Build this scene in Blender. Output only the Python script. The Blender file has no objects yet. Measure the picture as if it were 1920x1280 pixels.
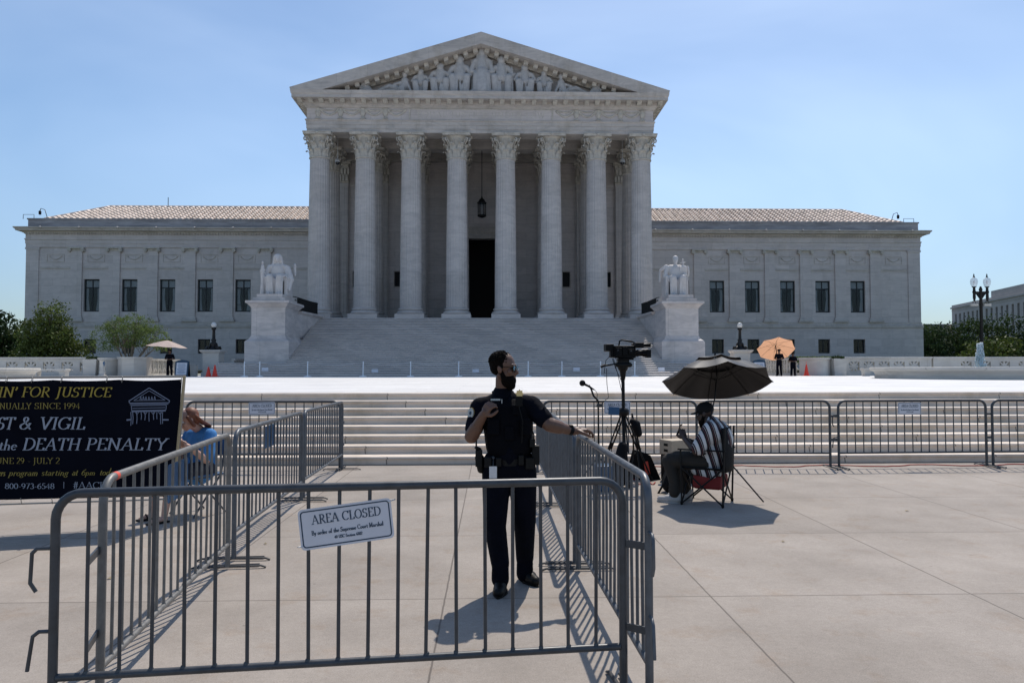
import bpy, math, random
from mathutils import Vector, Matrix, Euler
random.seed(7)
R = math.radians
sin, cos, pi = math.sin, math.cos, math.pi
scn = bpy.context.scene
COL = scn.collection

# ------------------------------------------------------------------ camera
CAM = Vector((0.8, 0.0, 1.62)); YAW = R(1.6); PIT = R(2.05); ROL = R(0.05); FPX = 1400.0
fw = Vector((sin(YAW)*cos(PIT), cos(YAW)*cos(PIT), sin(PIT)))
rt = Vector((cos(YAW), -sin(YAW), 0)); up = rt.cross(fw)
rt, up = rt*cos(ROL)-up*sin(ROL), up*cos(ROL)+rt*sin(ROL)
cd = bpy.data.cameras.new("camera"); cam = bpy.data.objects.new("camera", cd); COL.objects.link(cam)
cd.sensor_width = 36; cd.lens = FPX/1920*36; cd.clip_end = 6000; cd.clip_start = 0.05
cam.matrix_world = Matrix(((rt.x, up.x, -fw.x, CAM.x), (rt.y, up.y, -fw.y, CAM.y), (rt.z, up.z, -fw.z, CAM.z), (0, 0, 0, 1)))
scn.camera = cam
def at(x, y, Y):                       # point of the plane at depth Y seen at photo pixel x, y
    d = fw + rt*((x-960)/FPX) - up*((y-640)/FPX)
    return CAM + d*(Y/d.y)
def atz(x, y, z=0.0):
    d = fw + rt*((x-960)/FPX) - up*((y-640)/FPX)
    return CAM + d*((z-CAM.z)/d.z)

# ------------------------------------------------------------------ sky, sun, exposure
KX, KY = 0.19, 0.60                    # ground shift of a shadow per metre of height
SD = Vector((KX, KY, 1)).normalized()  # towards the sun
sun = bpy.data.lights.new("sun", 'SUN'); sun.energy = 3.8; sun.angle = R(0.53); sun.color = (1.0, 0.925, 0.83)
so = bpy.data.objects.new("sun", sun); COL.objects.link(so)
so.rotation_euler = SD.to_track_quat('Z', 'Y').to_euler(); so.location = (20, 40, 60)
W = bpy.data.worlds.new("World"); scn.world = W; W.use_nodes = True
nt = W.node_tree; nt.nodes.clear(); N = nt.nodes.new
out = N('ShaderNodeOutputWorld'); bg = N('ShaderNodeBackground'); sky = N('ShaderNodeTexSky')
sky.sky_type = 'NISHITA'; sky.sun_disc = False; sky.sun_elevation = math.asin(SD.z)
sky.sun_rotation = math.atan2(SD.x, SD.y); sky.air_density = 1.0; sky.dust_density = 0.6; sky.ozone_density = 1.3
tc = N('ShaderNodeTexCoord'); mp = N('ShaderNodeMapping'); mp.inputs['Scale'].default_value = (1.0, 1.0, 2.4); mp.inputs['Rotation'].default_value = (0.25, 0.3, 0.4)
no = N('ShaderNodeTexNoise'); no.inputs['Scale'].default_value = 1.6; no.inputs['Detail'].default_value = 4; no.inputs['Roughness'].default_value = 0.5; no.inputs['Distortion'].default_value = 0.7
cr = N('ShaderNodeValToRGB'); cr.color_ramp.elements[0].position = 0.30; cr.color_ramp.elements[1].position = 0.80
cr.color_ramp.elements[1].color = (0.8, 0.8, 0.8, 1)
hs = N('ShaderNodeHueSaturation'); hs.inputs['Saturation'].default_value = 0.72; hs.inputs['Value'].default_value = 1.28
mx = N('ShaderNodeMixRGB')
L = nt.links.new
L(tc.outputs['Generated'], mp.inputs['Vector']); L(mp.outputs[0], no.inputs['Vector']); L(no.outputs['Fac'], cr.inputs['Fac'])
h0 = N('ShaderNodeHueSaturation'); h0.inputs['Saturation'].default_value = 1.12; L(sky.outputs[0], h0.inputs['Color'])
L(h0.outputs[0], hs.inputs['Color']); L(cr.outputs['Color'], mx.inputs['Fac']); L(h0.outputs[0], mx.inputs[1]); L(hs.outputs[0], mx.inputs[2])
sx = N('ShaderNodeSeparateXYZ'); L(tc.outputs['Generated'], sx.inputs[0])          # thin haze low in the sky, less glare at the horizon
mr = N('ShaderNodeMapRange'); mr.interpolation_type = 'SMOOTHSTEP'; mr.inputs['From Min'].default_value = -0.02; mr.inputs['From Max'].default_value = 0.30
mr.inputs['To Min'].default_value = 0.0; mr.inputs['To Max'].default_value = 1.0; L(sx.outputs['Z'], mr.inputs['Value'])
hz = N('ShaderNodeMixRGB'); hz.inputs[1].default_value = (0.52, 0.60, 0.72, 1); hz.inputs[2].default_value = (0.94, 0.98, 1.0, 1); L(mr.outputs[0], hz.inputs[0])
vs_ = N('ShaderNodeMixRGB'); vs_.blend_type = 'MULTIPLY'; vs_.inputs[0].default_value = 1; L(mx.outputs[0], vs_.inputs[1]); L(hz.outputs[0], vs_.inputs[2])
L(vs_.outputs[0], bg.inputs['Color']); bg.inputs['Strength'].default_value = 0.13; L(bg.outputs[0], out.inputs['Surface'])
scn.view_settings.view_transform = 'Standard'; scn.view_settings.look = 'None'
scn.view_settings.gamma = 1; scn.view_settings.use_curve_mapping = False
scn.view_settings.exposure = 0.0
scn.render.engine = 'CYCLES'
scn.cycles.max_bounces = 6; scn.cycles.transparent_max_bounces = 12

# ------------------------------------------------------------------ materials
def mk(name, col, rough=0.6, metal=0.0, var=0.0, vs=3.0, bump=0.0, bs=60.0, spec=0.5, stretch=(1, 1, 1), sheen=None, trans=0.0, island=0.0):
    m = bpy.data.materials.new(name); m.use_nodes = True; t = m.node_tree; p = t.nodes['Principled BSDF']
    c = (*col, 1) if len(col) == 3 else col
    p.inputs['Base Color'].default_value = c; p.inputs['Roughness'].default_value = rough
    p.inputs['Metallic'].default_value = metal; p.inputs['Specular IOR Level'].default_value = spec
    k = t.links.new
    if var or bump or island:
        g = t.nodes.new('ShaderNodeTexCoord'); mpn = t.nodes.new('ShaderNodeMapping'); mpn.inputs['Scale'].default_value = stretch
        k(g.outputs['Object'], mpn.inputs['Vector'])
    src = None
    if var:
        n = t.nodes.new('ShaderNodeTexNoise'); n.inputs['Scale'].default_value = vs; n.inputs['Detail'].default_value = 8; n.inputs['Roughness'].default_value = 0.62
        k(mpn.outputs[0], n.inputs['Vector'])
        r = t.nodes.new('ShaderNodeValToRGB'); r.color_ramp.elements[0].position = 0.32; r.color_ramp.elements[1].position = 0.68
        r.color_ramp.elements[0].color = (*[v*(1-var) for v in c[:3]], 1); r.color_ramp.elements[1].color = (*[min(1, v*(1+var)) for v in c[:3]], 1)
        k(n.outputs['Fac'], r.inputs['Fac']); src = r.outputs['Color']
    if island:
        gi = t.nodes.new('ShaderNodeNewGeometry'); mr = t.nodes.new('ShaderNodeMapRange'); mr.inputs['To Min'].default_value = 1-island; mr.inputs['To Max'].default_value = 1+island
        k(gi.outputs['Random Per Island'], mr.inputs['Value'])
        mm = t.nodes.new('ShaderNodeVectorMath'); mm.operation = 'SCALE'
        if src: k(src, mm.inputs[0])
        else: mm.inputs[0].default_value = c[:3]
        k(mr.outputs[0], mm.inputs['Scale']); src = mm.outputs[0]
    if src: k(src, p.inputs['Base Color'])
    if metal and var:
        rr_ = t.nodes.new('ShaderNodeMapRange'); rr_.inputs['To Min'].default_value = rough-.12; rr_.inputs['To Max'].default_value = rough+.25; k(n.outputs['Fac'], rr_.inputs['Value']); k(rr_.outputs[0], p.inputs['Roughness'])
    if bump:
        n2 = t.nodes.new('ShaderNodeTexNoise'); n2.inputs['Scale'].default_value = bs; n2.inputs['Detail'].default_value = 5
        k(mpn.outputs[0], n2.inputs['Vector']); b = t.nodes.new('ShaderNodeBump'); b.inputs['Strength'].default_value = bump; b.inputs['Distance'].default_value = 0.02
        k(n2.outputs['Fac'], b.inputs['Height']); k(b.outputs[0], p.inputs['Normal'])
    if trans:
        tr = t.nodes.new('ShaderNodeBsdfTranslucent'); tr.inputs['Color'].default_value = c
        if src: k(src, tr.inputs['Color'])
        ms = t.nodes.new('ShaderNodeMixShader'); ms.inputs[0].default_value = trans
        k(p.outputs[0], ms.inputs[1]); k(tr.outputs[0], ms.inputs[2]); k(ms.outputs[0], t.nodes['Material Output'].inputs['Surface'])
    return m

def stone(name, col, bw=2.2, bh=0.75, flat=False, vein=0.12, joint=0.72, rough=0.55, stain=0.0, msize=0.012):
    """marble: courses of blocks with fine joints, veins and slow stains"""
    m = bpy.data.materials.new(name); m.use_nodes = True; t = m.node_tree; p = t.nodes['Principled BSDF']; k = t.links.new; n = t.nodes.new
    g = n('ShaderNodeTexCoord'); gm = n('ShaderNodeNewGeometry'); s = n('ShaderNodeSeparateXYZ'); k(gm.outputs['Position'], s.inputs[0])
    cb = n('ShaderNodeCombineXYZ')
    if flat: k(s.outputs[0], cb.inputs[0]); k(s.outputs[1], cb.inputs[1])
    else:
        ad = n('ShaderNodeMath'); k(s.outputs[0], ad.inputs[0]); k(s.outputs[1], ad.inputs[1]); k(ad.outputs[0], cb.inputs[0]); k(s.outputs[2], cb.inputs[1])
    br = n('ShaderNodeTexBrick'); br.inputs['Scale'].default_value = 1; br.inputs['Brick Width'].default_value = bw; br.inputs['Row Height'].default_value = bh
    br.inputs['Mortar Size'].default_value = msize; br.inputs['Mortar Smooth'].default_value = 0.3; br.inputs['Bias'].default_value = 0
    br.inputs['Color1'].default_value = (*[v*0.93 for v in col], 1); br.inputs['Color2'].default_value = (*[min(1, v*1.05) for v in col], 1)
    br.inputs['Mortar'].default_value = (*[v*joint for v in col], 1); k(cb.outputs[0], br.inputs['Vector'])
    mp = n('ShaderNodeMapping'); mp.inputs['Scale'].default_value = (0.5, 0.5, 1.7) if not flat else (0.35, 1.8, 1); mp.inputs['Rotation'].default_value = (0.2, 0.35, 0.15); k(gm.outputs['Position'], mp.inputs[0])
    no = n('ShaderNodeTexNoise'); no.inputs['Scale'].default_value = 1.4; no.inputs['Detail'].default_value = 9; no.inputs['Roughness'].default_value = 0.68; no.inputs['Distortion'].default_value = 1.1; k(mp.outputs[0], no.inputs['Vector'])
    r = n('ShaderNodeValToRGB'); r.color_ramp.elements[0].position = 0.34; r.color_ramp.elements[1].position = 0.62
    r.color_ramp.elements[0].color = (1-vein*2, 1-vein*1.9, 1-vein*1.75, 1); r.color_ramp.elements[1].color = (1+vein*0.3,)*3+(1,)
    k(no.outputs['Fac'], r.inputs['Fac']); mu = n('ShaderNodeMixRGB'); mu.blend_type = 'MULTIPLY'; mu.inputs[0].default_value = 1
    k(br.outputs['Color'], mu.inputs[1]); k(r.outputs['Color'], mu.inputs[2]); last = mu
    if stain:
        n3 = n('ShaderNodeTexNoise'); n3.inputs['Scale'].default_value = 0.9; n3.inputs['Detail'].default_value = 6; n3.inputs['Roughness'].default_value = 0.7
        mp3 = n('ShaderNodeMapping'); mp3.inputs['Scale'].default_value = (1, 1, 0.45); k(gm.outputs['Position'], mp3.inputs[0]); k(mp3.outputs[0], n3.inputs['Vector'])
        r3 = n('ShaderNodeValToRGB'); r3.color_ramp.elements[0].position = 0.50; r3.color_ramp.elements[1].position = 0.72
        r3.color_ramp.elements[0].color = (1, 1, 1, 1); r3.color_ramp.elements[1].color = (1-stain, 1-stain*1.1, 1-stain*1.35, 1)
        k(n3.outputs['Fac'], r3.inputs['Fac']); mu2 = n('ShaderNodeMixRGB'); mu2.blend_type = 'MULTIPLY'; mu2.inputs[0].default_value = 1
        k(mu.outputs[0], mu2.inputs[1]); k(r3.outputs['Color'], mu2.inputs[2]); last = mu2
    k(last.outputs[0], p.inputs['Base Color']); p.inputs['Roughness'].default_value = rough
    b = n('ShaderNodeBump'); b.inputs['Strength'].default_value = 0.25; b.inputs['Distance'].default_value = 0.01; k(no.outputs['Fac'], b.inputs['Height']); k(b.outputs[0], p.inputs['Normal'])
    return m

def concrete():
    m = bpy.data.materials.new('sidewalk concrete'); m.use_nodes = True; t = m.node_tree; p = t.nodes['Principled BSDF']; k = t.links.new; n = t.nodes.new
    gm = n('ShaderNodeNewGeometry'); s = n('ShaderNodeSeparateXYZ')
    wob = n('ShaderNodeTexNoise'); wob.inputs['Scale'].default_value = 6; wob.inputs['Detail'].default_value = 5
    k(gm.outputs['Position'], wob.inputs['Vector'])
    wv = n('ShaderNodeVectorMath'); wv.operation = 'SCALE'; wv.inputs['Scale'].default_value = 0.012; k(wob.outputs['Color'], wv.inputs[0])
    wa = n('ShaderNodeVectorMath'); wa.operation = 'ADD'; k(gm.outputs['Position'], wa.inputs[0]); k(wv.outputs[0], wa.inputs[1]); k(wa.outputs[0], s.inputs[0])
    def M(op, a, b=None, c=None):
        q = n('ShaderNodeMath'); q.operation = op
        for i, v in enumerate((a, b, c)):
            if v is None: continue
            if isinstance(v, (int, float)): q.inputs[i].default_value = v
            else: k(v, q.inputs[i])
        return q.outputs[0]
    def line(src, x0, sp):
        u = M('ADD', M('DIVIDE', M('SUBTRACT', src, x0), sp), 0.5)
        return M('MULTIPLY', M('ABSOLUTE', M('SUBTRACT', M('FRACT', u), 0.5)), sp)
    d = M('MINIMUM', line(s.outputs[0], 2.366, 1.885), line(s.outputs[1], 5.336, 1.985))
    jm = n('ShaderNodeMapRange'); jm.inputs['From Min'].default_value = 0.0028; jm.inputs['From Max'].default_value = 0.0085; k(d, jm.inputs['Value'])
    # per-slab tone
    ix = M('FLOOR', M('DIVIDE', M('SUBTRACT', s.outputs[0], 2.366), 1.885)); iy = M('FLOOR', M('DIVIDE', M('SUBTRACT', s.outputs[1], 5.336), 1.985))
    cb = n('ShaderNodeCombineXYZ'); k(ix, cb.inputs[0]); k(iy, cb.inputs[1]); wn = n('ShaderNodeTexWhiteNoise'); wn.noise_dimensions = '2D'; k(cb.outputs[0], wn.inputs['Vector'])
    n1 = n('ShaderNodeTexNoise'); n1.inputs['Scale'].default_value = 0.9; n1.inputs['Detail'].default_value = 9; n1.inputs['Roughness'].default_value = 0.65; k(gm.outputs['Position'], n1.inputs['Vector'])
    r1 = n('ShaderNodeValToRGB'); e = r1.color_ramp.elements; e[0].position = 0.36; e[0].color = (0.28, 0.243, 0.207, 1); e[1].position = 0.62; e[1].color = (0.36, 0.315, 0.272, 1)
    k(n1.outputs['Fac'], r1.inputs['Fac'])
    sl = n('ShaderNodeMapRange'); sl.inputs['To Min'].default_value = 0.90; sl.inputs['To Max'].default_value = 1.06; k(wn.outputs['Value'], sl.inputs['Value'])
    v1 = n('ShaderNodeVectorMath'); v1.operation = 'SCALE'; k(r1.outputs['Color'], v1.inputs[0]); k(sl.outputs[0], v1.inputs['Scale'])
    # fine aggregate
    n2 = n('ShaderNodeTexNoise'); n2.inputs['Scale'].default_value = 120; n2.inputs['Detail'].default_value = 4; n2.inputs['Roughness'].default_value = 0.8; k(gm.outputs['Position'], n2.inputs['Vector'])
    a2 = n('ShaderNodeMapRange'); a2.inputs['From Min'].default_value = 0.3; a2.inputs['From Max'].default_value = 0.7; a2.inputs['To Min'].default_value = 0.72; a2.inputs['To Max'].default_value = 1.26; k(n2.outputs['Fac'], a2.inputs['Value'])
    v2 = n('ShaderNodeVectorMath'); v2.operation = 'SCALE'; k(v1.outputs[0], v2.inputs[0]); k(a2.outputs[0], v2.inputs['Scale'])
    n5 = n('ShaderNodeTexNoise'); n5.inputs['Scale'].default_value = 26; n5.inputs['Detail'].default_value = 6; n5.inputs['Roughness'].default_value = 0.75; k(gm.outputs['Position'], n5.inputs['Vector'])
    a5 = n('ShaderNodeMapRange'); a5.inputs['From Min'].default_value = 0.32; a5.inputs['From Max'].default_value = 0.68; a5.inputs['To Min'].default_value = 0.90; a5.inputs['To Max'].default_value = 1.09; k(n5.outputs['Fac'], a5.inputs['Value'])
    v5 = n('ShaderNodeVectorMath'); v5.operation = 'SCALE'; k(v2.outputs[0], v5.inputs[0]); k(a5.outputs[0], v5.inputs['Scale']); v2 = v5
    # rusty and dark spots
    n3 = n('ShaderNodeTexNoise'); n3.inputs['Scale'].default_value = 2.7; n3.inputs['Detail'].default_value = 5; n3.inputs['Roughness'].default_value = 0.7
    o3 = n('ShaderNodeVectorMath'); o3.operation = 'ADD'; o3.inputs[1].default_value = (13, 7, 3); k(gm.outputs['Position'], o3.inputs[0]); k(o3.outputs[0], n3.inputs['Vector'])
    r3 = n('ShaderNodeValToRGB'); r3.color_ramp.elements[0].position = 0.54; r3.color_ramp.elements[0].color = (1, 1, 1, 1); r3.color_ramp.elements[1].position = 0.80; r3.color_ramp.elements[1].color = (0.86, 0.76, 0.66, 1)
    k(n3.outputs['Fac'], r3.inputs['Fac']); m3 = n('ShaderNodeMixRGB'); m3.blend_type = 'MULTIPLY'; m3.inputs[0].default_value = 1; k(v2.outputs[0], m3.inputs[1]); k(r3.outputs['Color'], m3.inputs[2])
    vo = n('ShaderNodeTexVoronoi'); vo.inputs['Scale'].default_value = 2.6; k(wa.outputs[0], vo.inputs['Vector'])
    sp = n('ShaderNodeMapRange'); sp.inputs['From Min'].default_value = 0.015; sp.inputs['From Max'].default_value = 0.042; sp.inputs['To Min'].default_value = 0.62; k(vo.outputs['Distance'], sp.inputs['Value'])
    v4 = n('ShaderNodeVectorMath'); v4.operation = 'SCALE'; k(m3.outputs[0], v4.inputs[0]); k(sp.outputs[0], v4.inputs['Scale'])
    mj = n('ShaderNodeMixRGB'); k(jm.outputs[0], mj.inputs[0]); mj.inputs[1].default_value = (0.125, 0.105, 0.088, 1); k(v4.outputs[0], mj.inputs[2])
    k(mj.outputs[0], p.inputs['Base Color']); p.inputs['Roughness'].default_value = 0.85
    b = n('ShaderNodeBump'); b.inputs['Strength'].default_value = 0.35; b.inputs['Distance'].default_value = 0.004; k(n2.outputs['Fac'], b.inputs['Height']); k(b.outputs[0], p.inputs['Normal'])
    return m

def glassy(name, tint=(0.02, 0.03, 0.035), alpha=0.55, rough=0.05):
    m = bpy.data.materials.new(name); m.use_nodes = True; t = m.node_tree; p = t.nodes['Principled BSDF']
    p.inputs['Base Color'].default_value = (*tint, 1); p.inputs['Roughness'].default_value = rough; p.inputs['Alpha'].default_value = alpha
    p.inputs['Specular IOR Level'].default_value = 0.8
    return m

def stripes(name):
    """vertical stripes of a shirt, laid along the shirt's own angle"""
    m = bpy.data.materials.new(name); m.use_nodes = True; t = m.node_tree; p = t.nodes['Principled BSDF']; k = t.links.new; n = t.nodes.new
    uv = n('ShaderNodeTexCoord'); s = n('ShaderNodeSeparateXYZ'); k(uv.outputs['Object'], s.inputs[0])
    a = n('ShaderNodeMath'); a.operation = 'MULTIPLY_ADD'; a.inputs[1].default_value = 0.30; k(s.outputs[2], a.inputs[0]); k(s.outputs[0], a.inputs[2])
    q = n('ShaderNodeMath'); q.operation = 'MULTIPLY'; q.inputs[1].default_value = 10.5; k(a.outputs[0], q.inputs[0])
    f = n('ShaderNodeMath'); f.operation = 'FRACT'; k(q.outputs[0], f.inputs[0])
    r = n('ShaderNodeValToRGB'); r.color_ramp.interpolation = 'CONSTANT'; e = r.color_ramp.elements
    e[0].position = 0; e[0].color = (0.62, 0.62, 0.62, 1); e[1].position = 0.40; e[1].color = (0.006, 0.006, 0.012, 1)
    for pos, c in ((0.62, (0.20, 0.05, 0.05, 1)), (0.66, (0.006, 0.006, 0.012, 1)), (0.80, (0.45, 0.38, 0.36, 1)), (0.86, (0.006, 0.006, 0.012, 1))):
        x = e.new(pos); x.color = c
    k(f.outputs[0], r.inputs['Fac']); k(r.outputs['Color'], p.inputs['Base Color']); p.inputs['Roughness'].default_value = 0.85
    return m

MARB = (0.615, 0.56, 0.53)
M = dict(
    marble=stone('facade marble', MARB, 2.4, 0.78, stain=0.10, vein=0.075),
    trim=stone('trim marble', (0.57, 0.52, 0.47), 2.4, 3.0, stain=0.22, vein=0.12),
    column=stone('column marble', (0.55, 0.51, 0.48), 9.0, 3.1, vein=0.1, stain=0.10, joint=0.85),
    cap=mk('capital marble', (0.52, 0.485, 0.425), 0.7, var=0.22, vs=3),
    steps=stone('step marble', (0.64, 0.585, 0.545), 1.9, 9, vein=0.10, joint=0.7),
    pedestal=stone('pedestal marble', (0.64, 0.585, 0.55), 3.1, 6, vein=0.13, stain=0.1),
    front_steps=stone('front step marble', (0.77, 0.655, 0.54), 2.6, 9, vein=0.10, stain=0.30, joint=0.35),
    plaza=stone('plaza marble', (0.74, 0.73, 0.71), 1.6, 1.1, flat=True, vein=0.10, joint=0.8, rough=0.6),
    wallstone=stone('balustrade marble', (0.56, 0.535, 0.49), 2.6, 4, vein=0.08, stain=0.12),
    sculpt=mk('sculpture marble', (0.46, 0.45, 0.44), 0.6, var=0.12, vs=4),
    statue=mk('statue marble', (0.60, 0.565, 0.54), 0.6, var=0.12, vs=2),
    interior=mk('dark interior', (0.03, 0.03, 0.032), 0.9),
    bronze=mk('dark bronze', (0.007, 0.006, 0.006), 0.5, 0.2),
    black=mk('black iron', (0.004, 0.004, 0.0045), 0.5, 0.0, spec=0.3),
    frame=mk('window frame paint', (0.006, 0.010, 0.013), 0.5),
    glass=glassy('window glass', (0.012, 0.02, 0.026), 0.30),
    curtain=mk('pale curtain', (0.74, 0.82, 0.88), 0.9, var=0.15, vs=8, stretch=(6, 6, 0.4)),
    tile=mk('clay roof tile', (0.74, 0.63, 0.54), 0.6, var=0.2, vs=1.5, island=0.15),
    roofbase=mk('roof underlay', (0.16, 0.10, 0.08), 0.8),
    lead=mk('grey parapet', (0.30, 0.30, 0.31), 0.8, var=0.3, vs=1.2, stretch=(0.4, 1, 2)),
    concrete=concrete(),
    grass=mk('lawn grass', (0.055, 0.07, 0.03), 0.95, var=0.3, vs=1.5, bump=0.6, bs=30),
    asphalt=mk('asphalt', (0.05, 0.05, 0.052), 0.9, var=0.2, vs=2),
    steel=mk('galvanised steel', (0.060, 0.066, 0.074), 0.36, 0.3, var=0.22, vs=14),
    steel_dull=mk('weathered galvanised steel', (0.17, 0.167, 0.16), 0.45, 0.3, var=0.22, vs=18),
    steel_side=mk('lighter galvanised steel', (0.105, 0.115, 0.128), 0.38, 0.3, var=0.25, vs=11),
    steel_dark=mk('dark steel', (0.05, 0.052, 0.056), 0.5, 0.5),
    signwhite=mk('sign white', (0.62, 0.64, 0.70), 0.35, var=0.06, vs=5),
    signblue=mk('sign navy', (0.012, 0.045, 0.09), 0.4),
    blueback=mk('blue sign back', (0.02, 0.09, 0.20), 0.5),
    tie=mk('white cable tie', (0.75, 0.75, 0.75), 0.5),
    banner=mk('navy banner vinyl', (0.0035, 0.0045, 0.010), 0.8, var=0.2, vs=3, bump=0.1, bs=4, spec=0.08),
    gold=mk('gold print', (0.36, 0.27, 0.035), 0.6),
    gold2=mk('thin gold print', (0.27, 0.21, 0.04), 0.6),
    grey=mk('grey print', (0.30, 0.335, 0.40), 0.6),
    grey2=mk('line drawing print', (0.16, 0.19, 0.27), 0.6),
    wood=mk('pale wood pole', (0.42, 0.33, 0.19), 0.6, var=0.15, vs=12, stretch=(1, 1, 0.1)),
    pvc=mk('grey pipe', (0.30, 0.28, 0.25), 0.4),
    uniform=mk('black uniform cloth', (0.0032, 0.0040, 0.0085), 0.9, var=0.3, vs=9, bump=0.5, bs=14, spec=0.10),
    vest=mk('black vest cloth', (0.0020, 0.0024, 0.0045), 0.85, bump=0.4, bs=40, spec=0.12),
    leather=mk('black leather', (0.003, 0.003, 0.003), 0.5, spec=0.25),
    skin_brown=mk('brown skin', (0.135, 0.068, 0.043), 0.5, var=0.1, vs=12),
    skin_dark=mk('dark skin', (0.045, 0.025, 0.018), 0.5),
    skin_pale=mk('fair skin', (0.55, 0.33, 0.25), 0.5, var=0.1, vs=9),
    hair_black=mk('black hair', (0.006, 0.004, 0.003), 0.9, bump=1.0, bs=120, spec=0.12),
    hair_red=mk('auburn hair', (0.17, 0.055, 0.025), 0.55, var=0.4, vs=25, stretch=(1, 1, 0.2)),
    blueshirt=mk('blue cotton', (0.05, 0.215, 0.50), 0.85, bump=0.4, bs=10, var=0.1),
    denim=mk('dark denim', (0.02, 0.025, 0.04), 0.9),
    trouser=mk('brown grey trousers', (0.022, 0.018, 0.014), 0.85, bump=0.5, bs=12),
    stripe=stripes('striped shirt cloth'),
    shoe_white=mk('pale canvas shoe', (0.42, 0.40, 0.38), 0.7),
    nylon=mk('black nylon', (0.007, 0.007, 0.008), 0.8, bump=0.3, bs=18, spec=0.2),
    nylon_red=mk('dark red nylon', (0.20, 0.012, 0.010), 0.7),
    umb=mk('black umbrella fabric', (0.008, 0.0075, 0.009), 0.5, spec=0.4),
    umb_tan=mk('tan umbrella fabric', (0.72, 0.40, 0.24), 0.8, trans=0.55),
    umb_pink=mk('cream umbrella fabric', (0.62, 0.50, 0.44), 0.8, trans=0.3),
    plastic=mk('black plastic', (0.0045, 0.0045, 0.005), 0.5, spec=0.15),
    lens=mk('lens glass', (0.01, 0.012, 0.02), 0.05, spec=1.0),
    globe=mk('white globe glass', (0.82, 0.82, 0.80), 0.25, trans=0.3),
    clearglobe=glassy('clear lamp glass', (0.75, 0.8, 0.85), 0.45, 0.1),
    plywood=mk('birch plywood', (0.46, 0.38, 0.28), 0.6, var=0.1, vs=10),
    orange=mk('orange cone plastic', (0.75, 0.045, 0.02), 0.45),
    reflect=mk('pale reflective band', (0.6, 0.3, 0.25), 0.4),
    water=mk('pool water', (0.05, 0.12, 0.14), 0.08, bump=0.5, bs=4),
    spray=mk('water spray', (0.92, 0.96, 0.97), 0.3, trans=0.35),
    leaf_mag=mk('magnolia leaves', (0.085, 0.115, 0.025), 0.6, spec=0.25, var=0.5, vs=1.3, trans=0.25, island=0.35),
    leaf_light=mk('light green leaves', (0.13, 0.18, 0.055), 0.7, spec=0.2, var=0.35, vs=1.6, trans=0.35, island=0.3),
    leaf_dark=mk('dark green leaves', (0.028, 0.050, 0.018), 0.8, spec=0.15, var=0.45, vs=0.5, trans=0.2, island=0.35),
    leaf_mid=mk('mid green leaves', (0.040, 0.066, 0.020), 0.8, spec=0.15, var=0.45, vs=0.5, trans=0.25, island=0.35),
    bark=mk('tree bark', (0.09, 0.07, 0.055), 0.9, var=0.3, vs=6),
    barkpale=mk('pale bark', (0.22, 0.18, 0.14), 0.8, var=0.3, vs=6),
    limestone=mk('far limestone', (0.42, 0.38, 0.36), 0.8, var=0.1, vs=0.3),
    farglass=mk('far window glass', (0.10, 0.10, 0.12), 0.3),
    red=mk('red cable', (0.45, 0.04, 0.03), 0.5),
    redtape=mk('red tape', (0.75, 0.10, 0.06), 0.6),
    white=mk('white plastic', (0.7, 0.7, 0.7), 0.4),
    stanch=mk('pale grey post paint', (0.88, 0.89, 0.90), 0.5),
    badge=mk('gold badge', (0.65, 0.5, 0.25), 0.3, 0.8),
    blueglass=mk('mirrored lens', (0.10, 0.22, 0.30), 0.08, 0.6),
    orange_strap=mk('orange strap', (0.65, 0.22, 0.03), 0.7),
    patch=mk('pale cloth patch', (0.45, 0.47, 0.45), 0.8),
)

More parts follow.
